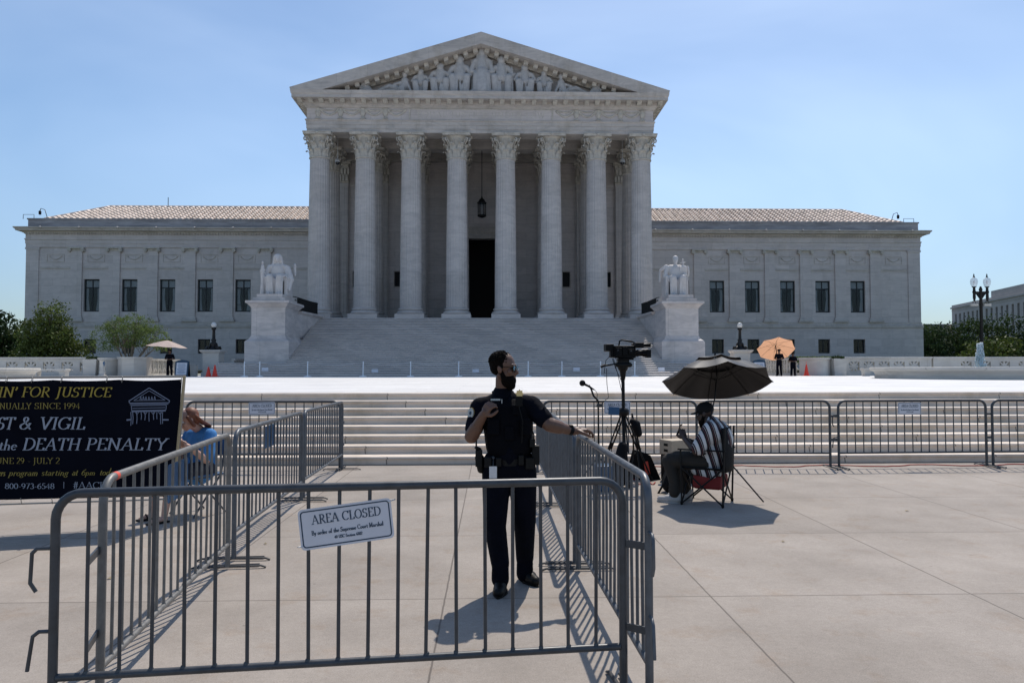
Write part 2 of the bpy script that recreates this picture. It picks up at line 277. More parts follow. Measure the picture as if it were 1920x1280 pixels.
# ------------------------------------------------------------------ object helpers
ORG = {}
class MB:
    def __init__(s): s.v = []; s.f = []; s.sm = []
    def add(s, vs, fs, smooth=False):
        b = len(s.v); s.v += [tuple(p) for p in vs]
        for f in fs: s.f.append(tuple(i+b for i in f)); s.sm.append(smooth)
        return s
    def box(s, x0, x1, y0, y1, z0, z1):
        return s.add([(x0,y0,z0),(x1,y0,z0),(x1,y1,z0),(x0,y1,z0),(x0,y0,z1),(x1,y0,z1),(x1,y1,z1),(x0,y1,z1)],
                     [(3,2,1,0),(4,5,6,7),(0,1,5,4),(1,2,6,5),(2,3,7,6),(3,0,4,7)])
    def obox(s, c, size, ax=None, rot=None):
        m = (rot or Matrix.Identity(3)).to_3x3(); c = Vector(c); h = Vector(size)/2
        vs = [c + m @ Vector((sx*h.x, sy*h.y, sz*h.z)) for sz in (-1, 1) for sx, sy in ((-1,-1),(1,-1),(1,1),(-1,1))]
        return s.add(vs, [(3,2,1,0),(4,5,6,7),(0,1,5,4),(1,2,6,5),(2,3,7,6),(3,0,4,7)])
    def tube(s, pts, r, n=8, closed=False, flat=1.0):
        P = [Vector(p) for p in pts]; rr = r if isinstance(r, (list, tuple)) else [r]*len(P)
        rings = []; prev = None
        for i, p in enumerate(P):
            if closed: t = (P[(i+1) % len(P)]-P[i-1])
            elif i == 0: t = P[1]-P[0]
            elif i == len(P)-1: t = P[-1]-P[-2]
            else: t = (P[i+1]-P[i]).normalized()+(P[i]-P[i-1]).normalized()
            t = t.normalized() if t.length > 1e-9 else Vector((0, 0, 1))
            if prev is None:
                a = Vector((0, 0, 1)) if abs(t.z) < 0.9 else Vector((1, 0, 0)); u = t.cross(a).normalized()
            else: u = (prev - t*prev.dot(t)).normalized()
            prev = u; w = t.cross(u)
            rings.append([p + (u*cos(2*pi*k/n) + w*sin(2*pi*k/n)*flat)*rr[i] for k in range(n)])
        vs = [q for rg in rings for q in rg]; fs = []
        m = len(P)
        for i in range(m if closed else m-1):
            for k in range(n):
                a = i*n+k; b = i*n+(k+1) % n; c = ((i+1) % m)*n+(k+1) % n; d = ((i+1) % m)*n+k
                fs.append((a, b, c, d))
        s.add(vs, fs, True)
        if not closed: s.add(rings[0], [tuple(range(n))[::-1]]); s.add(rings[-1], [tuple(range(n))])
        return s
    def lathe(s, prof, n=24, c=(0, 0, 0), smooth=True, mod=None, caps=True):
        c = Vector(c); vs = []; fs = []
        for r, z in prof:
            for k in range(n):
                a = 2*pi*k/n; q = r*(mod(k, z) if mod else 1)
                vs.append(c + Vector((q*cos(a), q*sin(a), z)))
        for i in range(len(prof)-1):
            for k in range(n):
                fs.append((i*n+k, i*n+(k+1) % n, (i+1)*n+(k+1) % n, (i+1)*n+k))
        s.add(vs, fs, smooth)
        if caps:
            s.add(vs[:n], [tuple(range(n))[::-1]]); s.add(vs[-n:], [tuple(range(n))])
        return s
    def prism(s, poly, y0, y1, plane='xz'):
        n = len(poly); f = (lambda a, b, c: (a, c, b)) if plane == 'xz' else (lambda a, b, c: (c, a, b)) if plane == 'yz' else (lambda a, b, c: (a, b, c))
        vs = [f(a, b, y0) for a, b in poly]+[f(a, b, y1) for a, b in poly]
        return s.add(vs, [tuple(range(n)), tuple(range(n, 2*n))[::-1]]+[(i, (i+1) % n, n+(i+1) % n, n+i) for i in range(n)])
    def mold(s, path, prof, closed=False, cap=True):
        """sweep profile (out, z) along plan path; outward is to the right of the walking direction"""
        P = [Vector((p[0], p[1])) for p in path]; n = len(P); m = len(prof); vs = []
        for i in range(n):
            ds = []
            if i > 0 or closed: ds.append((P[i]-P[i-1]).normalized())
            if i < n-1 or closed: ds.append((P[(i+1) % n]-P[i]).normalized())
            ns = [Vector((d.y, -d.x)) for d in ds]
            o = ns[0] if len(ns) == 1 else (ns[0]+ns[1])/(1+ns[0].dot(ns[1]))
            for a, z in prof: q = P[i]+o*a; vs.append((q.x, q.y, z))
        fs = []
        for i in range(n if closed else n-1):
            for k in range(m-1):
                a = i*m+k; b = ((i+1) % n)*m+k; fs.append((a, b, b+1, a+1))
        s.add(vs, fs)
        if cap and not closed: s.add(vs[:m], [tuple(range(m))]); s.add(vs[-m:], [tuple(range(m))[::-1]])
        return s
    def ell(s, c, r, rot=None, nu=14, nv=9):
        c = Vector(c); vs = []; fs = []
        if isinstance(r, (int, float)): r = (r, r, r)
        for j in range(1, nv):
            th = pi*j/nv
            for k in range(nu):
                a = 2*pi*k/nu; p = Vector((r[0]*sin(th)*cos(a), r[1]*sin(th)*sin(a), r[2]*cos(th)))
                vs.append(c + (rot @ p if rot else p))
        for q in ((0, 0, r[2]), (0, 0, -r[2])): vs.append(c + (rot @ Vector(q) if rot else Vector(q)))
        t = len(vs)-2
        for j in range(nv-2):
            for k in range(nu): fs.append((j*nu+k, (j+1)*nu+k, (j+1)*nu+(k+1) % nu, j*nu+(k+1) % nu))
        for k in range(nu):
            fs.append((t, k, (k+1) % nu)); fs.append((t+1, (nv-2)*nu+(k+1) % nu, (nv-2)*nu+k))
        return s.add(vs, fs, True)
    def cap(s, a, b, ra, rb=None, n=12):
        a = Vector(a); b = Vector(b); rb = ra if rb is None else rb
        d = b-a; Lh = d.length or 1e-6; t = d/Lh; pts = []; rr = []
        for k in range(4): an = pi/2*(1-k/4); pts.append(a - t*ra*sin(an)*0.98); rr.append(max(ra*cos(an), ra*0.08))
        pts.append(a); rr.append(ra); pts.append(b); rr.append(rb)
        for k in range(1, 5): an = pi/2*k/4; pts.append(b + t*rb*sin(an)*0.98); rr.append(max(rb*cos(an), rb*0.08))
        return s.tube(pts, rr, n)
    def transform(s, m): s.v = [tuple(m @ Vector(p)) for p in s.v]; return s
    def merge(s, o): return s.add(o.v, o.f) if not o.sm else s._mg(o)
    def _mg(s, o):
        b = len(s.v); s.v += o.v
        for f, q in zip(o.f, o.sm): s.f.append(tuple(i+b for i in f)); s.sm.append(q)
        return s

def props(o, label=None, cat=None, group=None, kind=None):
    for k_, v in (('label', label), ('category', cat), ('group', group), ('kind', kind)):
        if v: o[k_] = v
    return o
def thing(name, label, cat, loc=(0, 0, 0), rz=0.0, group=None):
    o = bpy.data.objects.new(name, None); COL.objects.link(o); o.location = loc; o.rotation_euler = (0, 0, rz)
    o.empty_display_size = 0.1; ORG[o.name] = Vector(loc); return props(o, label, cat, group)
def link(name, me, mat, parent=None):
    o = bpy.data.objects.new(name, me); COL.objects.link(o)
    if mat is not None:
        me.materials.clear(); me.materials.append(mat)
    if parent is not None: o.parent = parent
    return o
def obj(name, mb, mat, parent=None, local=False, bevel=0.0):
    me = bpy.data.meshes.new(name); vs = mb.v
    if parent is not None and not local:
        og = ORG[parent.name]; vs = [(p[0]-og.x, p[1]-og.y, p[2]-og.z) for p in vs]
    og = None
    if parent is None:
        xs = [p[0] for p in vs]; ys = [p[1] for p in vs]; zs = [p[2] for p in vs]
        og = Vector(((min(xs)+max(xs))/2, (min(ys)+max(ys))/2, min(zs))); vs = [(p[0]-og.x, p[1]-og.y, p[2]-og.z) for p in vs]
    me.from_pydata(vs, [], mb.f); me.polygons.foreach_set('use_smooth', mb.sm); me.update()
    o = link(name, me, M[mat] if isinstance(mat, str) else mat, parent)
    if og is not None: o.location = og
    ORG[o.name] = og if og is not None else ORG.get(parent.name, Vector())
    if bevel:
        b = o.modifiers.new('bevel', 'BEVEL'); b.width = bevel; b.segments = 2; b.limit_method = 'ANGLE'
    return o
def dup(root, loc=None, rz=None, label=None, group=None):
    def cp(o, par):
        c = o.copy(); COL.objects.link(c)
        if par is not None: c.parent = par
        for ch in [x for x in COL.objects if x.parent == o]: cp(ch, c)
        return c
    r = cp(root, root.parent)
    if loc is not None: r.location = loc
    if rz is not None: r.rotation_euler = (0, 0, rz)
    if label: r['label'] = label
    if group: r['group'] = group
    return r
def fuse(name, mb, mat, parent, voxel=0.01, smooth=4, local=False):
    """one continuous surface out of overlapping volumes"""
    o = obj(name, mb, mat, parent, local)
    r = o.modifiers.new('r', 'REMESH'); r.mode = 'VOXEL'; r.voxel_size = voxel; r.use_smooth_shade = True
    if smooth:
        q = o.modifiers.new('s', 'SMOOTH'); q.iterations = smooth; q.factor = 0.5
    bpy.context.view_layer.update(); dg = bpy.context.evaluated_depsgraph_get()
    me = bpy.data.meshes.new_from_object(o.evaluated_get(dg)); o.modifiers.clear(); o.data = me; me.name = name
    me.materials.clear(); me.materials.append(M[mat] if isinstance(mat, str) else mat)
    me.polygons.foreach_set('use_smooth', [True]*len(me.polygons)); return o

# ================================================================== SETTING
ZP = 1.10; SY = 12.65; NS = 8; RS = ZP/NS; TS = 0.43; PY = SY+(NS-1)*TS      # front steps and plaza level
g = MB(); X0 = 900
g.add([(-X0, -300, 0), (X0, -300, 0), (X0, SY+0.3, 0), (-X0, SY+0.3, 0)], [(0, 1, 2, 3)])
props(obj('sidewalk', g, 'concrete'), kind='structure')
s = MB(); prof = []
def nose(y0, za, zb, n_=.035, h_=.045): return [(y0, za), (y0+n_*.9, zb-h_), (y0-n_, zb-h_*.9), (y0-n_, zb-h_*.55), (y0-n_*.2, zb)]
for i in range(NS):
    prof += nose(SY+i*TS, -0.05 if i == 0 else i*RS, (i+1)*RS, .012, .045)
prof += [(SY+NS*TS+0.4, ZP), (SY+NS*TS+0.4, -0.05)]
s.prism(prof, -60, 60, 'yz')
props(obj('front_steps', s, 'front_steps', bevel=0.008), kind='structure')
p = MB().add([(-60, PY+0.35, ZP+0.004), (60, PY+0.35, ZP+0.004), (60, 62, ZP+0.004), (-60, 62, ZP+0.004)], [(0, 1, 2, 3)])
props(obj('plaza', p, 'plaza'), kind='structure')
gr = MB(); X1 = 1500
for a, b in (((-X1, 49.6), (-22.2, 1500)), ((22.2, 49.6), (X1, 1500)), ((-22.2, 57.5), (-17.5, 1500)), ((17.5, 57.5), (22.2, 1500))):
    gr.add([(a[0], a[1], ZP+0.35), (b[0], a[1], ZP+0.35), (b[0], b[1], ZP+0.35), (a[0], b[1], ZP+0.35)], [(0, 1, 2, 3)])
gr.add([(-X1, SY+0.3, -0.02), (-60, SY+0.3, -0.02), (-60, 49.6, 1.2), (-X1, 49.6, 1.2)], [(0, 1, 2, 3)])
gr.add([(60, SY+0.3, -0.02), (X1, SY+0.3, -0.02), (X1, 49.6, 1.2), (60, 49.6, 1.2)], [(0, 1, 2, 3)])
props(obj('lawn', gr, 'grass'), kind='structure')
# main stair: six wide treads, a landing in front of the pedestals, then the long flight
FZ = 5.57; MY = 47.0; nst = 31; r_ = (FZ-ZP)/nst
ys = []; y = MY
for i in range(nst):
    ys.append(y); y += 0.345
    if i == 5: y += 0.55
k_ = (58.72-ys[0])/(ys[-1]-ys[0]); ys = [MY+(q-MY)*k_ for q in ys]
s = MB(); prof = []
for i in range(6): prof += nose(ys[i], ZP-0.1 if i == 0 else ZP+i*r_, ZP+(i+1)*r_, .05, .06)
prof += [(60, ZP+6*r_), (60, ZP-0.1)]
s.prism(prof, -16.9, 16.9, 'yz')
prof = []
for i in range(6, nst): prof += nose(ys[i], ZP+i*r_-(0.05 if i == 6 else 0), ZP+(i+1)*r_, .05, .06)
prof += [(59.2, FZ), (59.2, ZP+6*r_-0.05)]
s.prism(prof, -12.76, 12.76, 'yz')
props(obj('main_steps', s, 'steps', bevel=0.008), kind='structure')

# ================================================================== COURTHOUSE
CH = thing('courthouse', 'white marble courthouse with eight column portico, carved pediment and long side wings', 'building', (0, 60, ZP))
# platform and portico wall block
b = MB().box(-14.3, 14.3, 58.74, 70, ZP, FZ-0.003)
obj('portico_floor', b, 'trim', CH)
def wall_holes(mb, x0, x1, z0, z1, holes, y0, y1):
    xs = sorted({x0, x1, *[h[0] for h in holes], *[h[1] for h in holes]})
    for a, c in zip(xs[:-1], xs[1:]):
        hs = sorted([h for h in holes if h[0] <= a+1e-6 and h[1] >= c-1e-6], key=lambda h: h[2]); z = z0
        for h in hs:
            if h[2] > z+1e-6: mb.box(a, c, y0, y1, z, h[2])
            z = h[3]
        if z < z1-1e-6: mb.box(a, c, y0, y1, z, z1)
    return mb
slots = [(x-0.33, x+0.33, 9.05, 10.42) for x in (-11.45, -7.68, 7.68, 11.45)]
w = wall_holes(MB(), -14.0, 14.0, FZ-1, 24.0, [(-1.42, 1.36, FZ-1, 13.45)]+slots, 68.0, 68.6)
w.box(-14.0, -13.4, 68.6, 100, ZP, 24); w.box(13.4, 14.0, 68.6, 100, ZP, 24)
w.box(-13.4, 13.4, 99.4, 100, ZP, 24)
for z in (7.9, 18.9): w.box(-13.0, -1.9 if z < 13 else 13.0, 67.93, 67.999, z, z+0.22)
w.box(1.9, 13.0, 67.93, 67.999, 7.9, 8.12)
w.box(-13.0, 13.0, 67.9, 67.999, 18.2, 18.5)
obj('portico_wall', w, 'marble', CH)
fr = MB()
fr.box(-1.9, -1.422, 67.85, 67.998, FZ, 14.0); fr.box(1.362, 1.84, 67.85, 67.998, FZ, 14.0); fr.box(-2.1, 2.04, 67.8, 67.998, 14.003, 14.5); fr.box(-1.422, 1.362, 67.86, 67.998, 13.45, 14.0)
df = obj('door_surround', fr, 'trim', CH)
it = MB(); it.box(-3, 3, 73, 73.1, FZ-0.1, 14.5); it.box(-3, -2.9, 68.61, 73, FZ-0.1, 14.5); it.box(2.9, 3, 68.61, 73, FZ-0.1, 14.5); it.box(-3, 3, 68.61, 73, 14.4, 14.5)
obj('entrance_hall', it, 'interior', CH)
for sx, nx in ((-1.42, 1), (1.36, -1)):
    d = MB(); d.box(min(sx, sx+nx*0.14), max(sx, sx+nx*0.14), 68.62, 69.9, FZ, 13.3)
    for q in range(4): d.box(min(sx+nx*.141, sx+nx*.17), max(sx+nx*.141, sx+nx*.17), 68.75, 69.75, FZ+0.3+q*1.9, FZ+1.9+q*1.9)
    obj('door_leaf', d, 'bronze', CH)
for h in slots:
    q = obj('portico_window', MB().box(h[0], h[1], 68.3, 68.36, h[2], h[3]), 'interior', CH)
    f = MB(); f.box(h[0]-.09, h[0]-.003, 67.94, 67.997, h[2]-.09, h[3]+.09); f.box(h[1]+.003, h[1]+.09, 67.94, 67.997, h[2]-.09, h[3]+.09); f.box(h[0]-.003, h[1]+.003, 67.94, 67.997, h[3]+.003, h[3]+.09); f.box(h[0]-.003, h[1]+.003, 67.94, 67.997, h[2]-.09, h[2]-.003)
    obj('frame', f, 'trim', q)

# ---- columns
def column_meshes():
    hb, ht = 6.42, 18.45
    sh = MB(); prof = []
    for i in range(13):
        t = i/12; r = 0.875 - 0.115*(t**1.7); prof.append((r, hb+(ht-hb)*t))
    def flute(k, z):
        u = (k % 5)
        return (1.0, 0.965, 0.945, 0.945, 0.965)[u]
    sh.lathe(prof, 120, (0, 0, 0), True, flute)
    me_s = sh
    ba = MB(); ba.box(-1.15, 1.15, -1.15, 1.15, FZ, FZ+0.34)
    pr = [(1.12, FZ+.34)]
    for k in range(7): a = pi*k/6-pi/2; pr.append((1.0+0.12*cos(a), FZ+0.46+0.12*sin(a)))
    pr += [(0.96, FZ+.60), (0.93, FZ+.66)]
    for k in range(7): a = pi*k/6-pi/2; pr.append((0.92+0.09*cos(a), FZ+0.75+0.09*sin(a)))
    pr += [(0.90, FZ+.85)]
    ba.lathe(pr, 40)
    cp = MB(); z0, z1 = 18.45, 20.40; H_ = z1-z0
    cp.lathe([(0.76, z0-0.06), (0.84, z0-0.03), (0.84, z0+0.05), (0.76, z0+0.07), (0.75, z0+H_*0.5), (0.80, z0+H_*0.75), (0.97, z0+H_*0.9)], 32)
    ab = []
    for q in range(4):
        a = pi/4+q*pi/2
        for k in range(6):
            aa = a-pi/4*0+ (k/6)*pi/2; rr = 1.56-0.44*sin(pi*k/6)**0.8 if k else 1.56
            ab.append((rr*cos(aa), rr*sin(aa)))
    cp.prism(ab, z1-0.22, z1-0.09, 'xy'); cp.prism([(x*1.03, y*1.03) for x, y in ab], z1-0.088, z1, 'xy')
    def leaf(ang, zb, h, w, out):
        c_, s_ = cos(ang), sin(ang)
        cl = [(0.77, 0, 1), (0.80, 0.3, 1.1), (0.83, 0.62, 1.0), (0.90, 0.86, .85), (0.90+out*.6, 1.0, .7), (0.90+out, 0.97, .5), (0.92+out, 0.84, .25)]
        vs = []
        for r, t, ww in cl:
            for u in (-1, -.5, 0, .5, 1):
                rr = r - 0.05*abs(u) + (0.03 if u == 0 else 0); tx = u*w/2*ww
                vs.append((rr*c_-tx*s_, rr*s_+tx*c_, zb+h*t-abs(u)*0.05*h))
        n = 5; fs = [(i*n+k, i*n+k+1, (i+1)*n+k+1, (i+1)*n+k) for i in range(len(cl)-1) for k in range(4)]
        cp.add(vs, fs, False)
    for k in range(8):
        leaf(2*pi*k/8, z0+0.06, 0.62, 0.56, 0.20)
        leaf(2*pi*(k+.5)/8, z0+0.40, 0.80, 0.52, 0.26)
    for q in range(4):            # corner volutes and the small inner scrolls
        a = pi/4+q*pi/2
        for off in (-0.1, 0.1):
            aa = a+off; pts = []
            d = Vector((cos(aa), sin(aa), 0))
            for k in range(5): t = k/4; pts.append(d*(0.80+0.42*t**1.6)+Vector((0, 0, z0+0.95+0.62*t)))
            cx = 1.24
            for k in range(1, 9):
                an = pi/2-k*pi/4.2; rr = 0.17*(1-k/11)
                pts.append(d*(cx+rr*cos(an)+0.02)+Vector((0, 0, z0+1.40+rr*sin(an))))
            cp.tube(pts, [0.06]*5+[0.055]*8, 6)
        a2 = q*pi/2
        for sg in (-1, 1):
            pts = []
            d = Vector((cos(a2), sin(a2), 0)); tv = Vector((-sin(a2), cos(a2), 0))
            for k in range(4): pts.append(d*(0.86+0.04*k)+tv*sg*(0.34-0.02*k)+Vector((0, 0, z0+0.95+0.16*k)))
            for k in range(1, 7):
                an = pi/2-k*pi/3.5; rr = 0.11
                pts.append(d*1.0+tv*sg*(0.22-rr*sin(an)*.6)+Vector((0, 0, z0+1.45+rr*cos(an)-.08)))
            cp.tube(pts, 0.042, 5)
        d = Vector((cos(a2), sin(a2), 0)); cp.ell(d*1.14+Vector((0, 0, z1-0.11)), (.13, .13, .13), nu=8, nv=6)
    return me_s, ba, cp
CS, CB, CC = column_meshes()
colx = [-13.0, -9.34, -5.66, -1.97, 1.97, 5.66, 9.34, 13.0]
proto = None
for Yc in (60.0, 64.2):
    for x in colx:
        if proto is None:
            proto = obj('column', CS, 'column', CH, local=True); obj('base', CB, 'column', proto, local=True); obj('capital', CC, 'cap', proto, local=True)
            c = proto
        else: c = dup(proto)
        c.location = Vector((x, Yc, 0))-ORG[CH.name]
# wall pilasters behind the columns
for x in colx:
    p = MB(); xx = x*0.985
    p.box(xx-.62, xx+.62, 67.72, 67.998, 6.4, 18.45)
    for q in range(5): p.box(xx-.55+q*.23, xx-.55+q*.23+.13, 67.66, 67.718, 6.6, 18.2)
    pl = obj('pilaster', p, 'column', CH)
    obj('base', MB().box(xx-.78, xx+.78, 67.55, 67.99, FZ, 5.95).box(xx-.7, xx+.7, 67.62, 67.99, 5.953, 6.4), 'column', pl)
    pc = MB().box(xx-.66, xx+.66, 67.6, 67.99, 18.453, 20.15).box(xx-.85, xx+.85, 67.4, 67.99, 20.153, 20.4)
    for q in range(5):
        for zz in (18.5, 19.1):
            pc.obox((xx-.56+q*.28+(.14 if zz > 19 else 0)-.05, 67.5, zz+.35), (.2, .22, .55))
    obj('capital', pc, 'cap', pl)
# ceiling and beams
ce = MB().box(-13.9, 13.9, 59.21, 68, 21.35, 21.6)
bm = MB()
bm.box(-13.85, 13.85, 63.5, 64.9, 20.402, 21.35); bm.box(-13.85, 13.85, 67.3, 67.99, 20.402, 21.35)
for x in colx:
    xa, xb = x-.62, x+.62
    xa = max(xa, -13.8); xb = min(xb, 13.8)
    bm.box(xa, xb, 60.85, 63.497, 20.404, 21.349); bm.box(xa, xb, 64.903, 67.297, 20.404, 21.349)
obj('portico_ceiling', ce, 'trim', CH); obj('ceiling_beam', bm, 'trim', CH)
# ---- entablature: three bands, frieze, bed mould, corona
EP = [(-13.87, 78.0), (-13.87, 59.2), (13.87, 59.2), (13.87, 78.0)]
EP = EP[::-1] if False else EP
def om(prof, path=EP, closed=False): return MB().mold(path, prof, closed)
# outward of walking direction (right-hand side) for this path is away from the building
ar = MB().mold(EP, [(-1.6, 20.402), (0, 20.402), (0, 20.70), (0.03, 20.70), (0.03, 21.02), (0.06, 21.02), (0.06, 21.28), (0.13, 21.34), (0.13, 21.42), (-1.6, 21.42)])
obj('architrave', ar, 'trim', CH)
fz = MB().mold(EP, [(-1.6, 21.423), (0.0, 21.423), (0.0, 22.36), (-1.6, 22.36)])
FRI = obj('frieze', fz, 'marble', CH)
bedm = MB().mold(EP, [(-1.6, 22.363), (0.05, 22.363), (0.16, 22.46), (0.16, 22.52), (0.30, 22.60), (0.30, 22.86), (-1.6, 22.86)])
obj('bed_moulding', bedm, 'trim', CH)
ct = MB().mold(EP, [(-1.6, 22.863), (0.98, 22.863), (0.98, 23.12), (1.03, 23.16), (1.08, 23.42), (-1.6, 23.42)])
obj('cornice', ct, 'trim', CH)
mo = MB()
def modil(x0, x1, y, zt, n, w=.26, dpt=.5, h=.24):
    for i in range(n):
        x = x0+(x1-x0)*i/(n-1)
        mo.prism([(y-dpt, zt), (y, zt), (y, zt-h), (y-dpt*.35, zt-h), (y-dpt, zt-h*.35)], x-w/2, x+w/2, 'yz')
modil(-14.3, 14.3, 58.895, 22.861, 35, .36, .5, .25)
for sx in (-1, 1):
    for i in range(20):
        yy = 59.6+i*.8; mo.prism([(sx*(14.18), 22.861), (sx*(14.68), 22.861), (sx*14.68, 22.77), (sx*14.4, 22.62), (sx*14.18, 22.62)][::sx], yy-.13, yy+.13, 'xz')
obj('modillion_row', mo, 'cap', CH)
# frieze garlands on both sides and lettering panel
def garland(cx, y=59.2, w=1.36, zc=21.9):
    ga = MB()
    for dz, dep, r in ((0.34, 0.46, 0.075), (0.20, 0.30, 0.05), (.36, .12, .05)):
        pts = []
        for k in range(9):
            u = -1+k/4; pts.append((cx+u*w/2, y-.03, zc+dz-dep*(1-u*u)))
        ga.tube(pts, r, 6)
    for sg in (-1, 1): ga.ell((cx+sg*w/2, y-.02, zc+.30), (.12, .09, .12), nu=8, nv=6)
    obj('garland', ga, 'cap', FRI)
def urn(cx, y=59.2, z=21.43):
    obj('carved_urn', MB().lathe([(.26, z), (.22, z+.1), (.08, z+.2), (.18, z+.35), (.25, z+.6), (.14, z+.78), (.2, z+.86)], 10, (cx, y-.01, 0)), 'cap', FRI)
for sx in (-1, 1):
    for i in range(4): garland(sx*(6.75+i*1.78)); urn(sx*(7.64+i*1.78))
    obj('panel_edge', MB().box(min(sx*5.78, sx*5.66), max(sx*5.78, sx*5.66), 59.15, 59.198, 21.45, 22.34), 'cap', FRI)
obj('panel_border', MB().box(-5.655, 5.655, 59.16, 59.198, 21.43, 21.48).box(-5.655, 5.655, 59.16, 59.198, 22.3, 22.35), 'cap', FRI)
# ---- pediment
AP = 28.17; SL = (AP-23.60)/15.0; TH = 0.95
pd = MB()
def zt(x): return AP-abs(x)*SL
for sx in (-1, 1):
    pl = [(0, AP), (sx*15.0, 23.60), (sx*14.92, 23.424), (sx*(AP-TH-23.424)/SL, 23.424), (0, AP-TH)]
    pd.prism(pl if sx < 0 else pl[::-1], 58.12, 59.35)
    pl2 = [(0, AP-TH-.003), (sx*13.4, zt(13.4)-TH-.003), (sx*12.9, 23.424), (0, AP-TH-.42)] 
    pd.prism([(0, AP-.05), (sx*14.9, 23.55), (sx*13.5, 23.424), (0, AP-TH-.3)][::(1 if sx < 0 else -1)], 59.352, 78)
obj('raking_cornice', pd, 'trim', CH)
ty = MB().prism([(-13.6, 23.424), (13.6, 23.424), (0, AP-.9)], 59.75, 60.2)
obj('tympanum', ty, 'marble', CH)
mo = MB(); ang = math.atan(SL)
for sx in (-1, 1):
    for i in range(18):
        x = sx*(0.46+i*0.78); z = zt(x)-TH-.15
        if z < 23.62: continue
        mo.obox((x, 59.0, z-.02), (.36, .62, .30), rot=Matrix.Rotation(sx*ang, 3, 'Y'))
    x0 = 12.75
    mo.obox((sx*x0/2, 59.5, zt(x0/2)-TH-.17), (x0/cos(ang), .3, .34), rot=Matrix.Rotation(sx*ang, 3, 'Y'))
obj('raking_modillions', mo, 'cap', CH)
obj('pediment_ledge', MB().box(-11.3, 11.3, 58.5, 59.7, 23.424, 23.55), 'trim', CH)
def relief(x, h, pose, yv=59.15, flip=1):
    """one carved figure: seated, crouching or reclining"""
    m = MB(); z = 23.55; s_ = h
    f = flip
    if pose == 'sit':
        m.cap((x, yv+.1, z+.45*s_), (x, yv+.15, z+.80*s_), .17*s_, .13*s_); m.cap((x-.14*s_, yv+.1, z+.73*s_), (x+.14*s_, yv+.1, z+.73*s_), .085*s_)
        for sg in (-1, 1):
            m.cap((x+sg*.11*s_, yv+.15, z+.42*s_), (x+sg*.17*s_, yv-.25, z+.44*s_), .11*s_, .10*s_); m.cap((x+sg*.17*s_, yv-.25, z+.44*s_), (x+sg*.15*s_, yv-.18, z+.04), .10*s_, .08*s_)
            m.cap((x+sg*.18*s_, yv+.05, z+.72*s_), (x+sg*.27*s_, yv-.05, z+.52*s_), .065*s_, .055*s_); m.cap((x+sg*.27*s_, yv-.05, z+.52*s_), (x+sg*.13*s_, yv-.25, z+.50*s_), .055*s_, .045*s_)
        m.box(x-.2*s_, x+.2*s_, yv-.05, yv+.4, z, z+.38*s_); hc = (x, yv, z+.93*s_)
    elif pose == 'enthroned':
        m.cap((x, yv, z+.45*s_), (x, yv+.1, z+.80*s_), .16*s_, .13*s_); m.cap((x-.13*s_, yv+.05, z+.75*s_), (x+.13*s_, yv+.05, z+.75*s_), .08*s_)
        m.cap((x, yv-.1, z+.45*s_), (x, yv-.2, z+.05), .17*s_, .2*s_)
        for sg in (-1, 1):
            m.cap((x+sg*.1*s_, yv, z+.45*s_), (x+sg*.11*s_, yv-.3, z+.40*s_), .09*s_); m.cap((x+sg*.11*s_, yv-.3, z+.40*s_), (x+sg*.12*s_, yv-.28, z+.03), .09*s_, .10*s_)
            m.cap((x+sg*.17*s_, yv, z+.74*s_), (x+sg*.24*s_, yv-.1, z+.5*s_), .06*s_); m.cap((x+sg*.24*s_, yv-.1, z+.5*s_), (x, yv-.3, z+.47*s_), .05*s_)
            m.cap((x+sg*.08*s_, yv+.05, z+.95*s_), (x+sg*.1*s_, yv+.05, z+.8*s_), .04*s_)
        m.box(x-.27*s_, x+.27*s_, yv-.4, yv+.4, z, z+.06*s_); m.box(x-.25*s_, x+.25*s_, yv+.1, yv+.45, z, z+.8*s_); hc = (x, yv, z+.93*s_)
    elif pose == 'bend':
        m.cap((x-f*.1*s_, yv, z+.28*s_), (x+f*.08*s_, yv-.05, z+.62*s_), .26*s_, .22*s_); m.cap((x-f*.25*s_, yv-.1, z+.2*s_), (x+f*.25*s_, yv-.15, z+.14*s_), .15*s_, .14*s_)
        m.cap((x+f*.12*s_, yv-.1, z+.6*s_), (x+f*.36*s_, yv-.2, z+.36*s_), .09*s_, .06*s_); m.cap((x+f*.36*s_, yv-.2, z+.36*s_), (x+f*.1*s_, yv-.25, z+.26*s_), .06*s_)
        hc = (x+f*.2*s_, yv-.1, z+.88*s_)
    else:      # reclining, feet towards the corner
        m.cap((x, yv, z+.16*s_), (x-f*.12*s_, yv, z+.62*s_), .20*s_, .20*s_); m.cap((x-f*.2*s_, yv-.1, z+.58*s_), (x-f*.42*s_, yv-.15, z+.12*s_), .09*s_, .07*s_)
        m.cap((x, yv, z+.14*s_), (x+f*.65*s_, yv-.1, z+.34*s_), .17*s_, .12*s_); m.cap((x+f*.65*s_, yv-.1, z+.34*s_), (x+f*1.25*s_, yv-.05, z+.08*s_), .12*s_, .07*s_)
        m.cap((x+.02, yv-.1, z+.55*s_), (x+f*.4*s_, yv-.2, z+.4*s_), .08*s_, .06*s_); m.cap((x+f*.1*s_, yv-.05, z+.1*s_), (x+f*1.1*s_, yv, z+.08), .13*s_, .09*s_)
        hc = (x-f*.12*s_, yv-.05, z+.95*s_)
    hr = .105*s_ if pose in ('sit', 'enthroned') else .15*s_
    m.ell(hc, (hr*.85, hr, hr*1.15)); m.cap((hc[0], hc[1]+.02, hc[2]-hr*1.6), hc, hr*.6)
    m.ell((hc[0], hc[1]+.04, hc[2]+hr*.25), (hr, hr, hr*1.05))
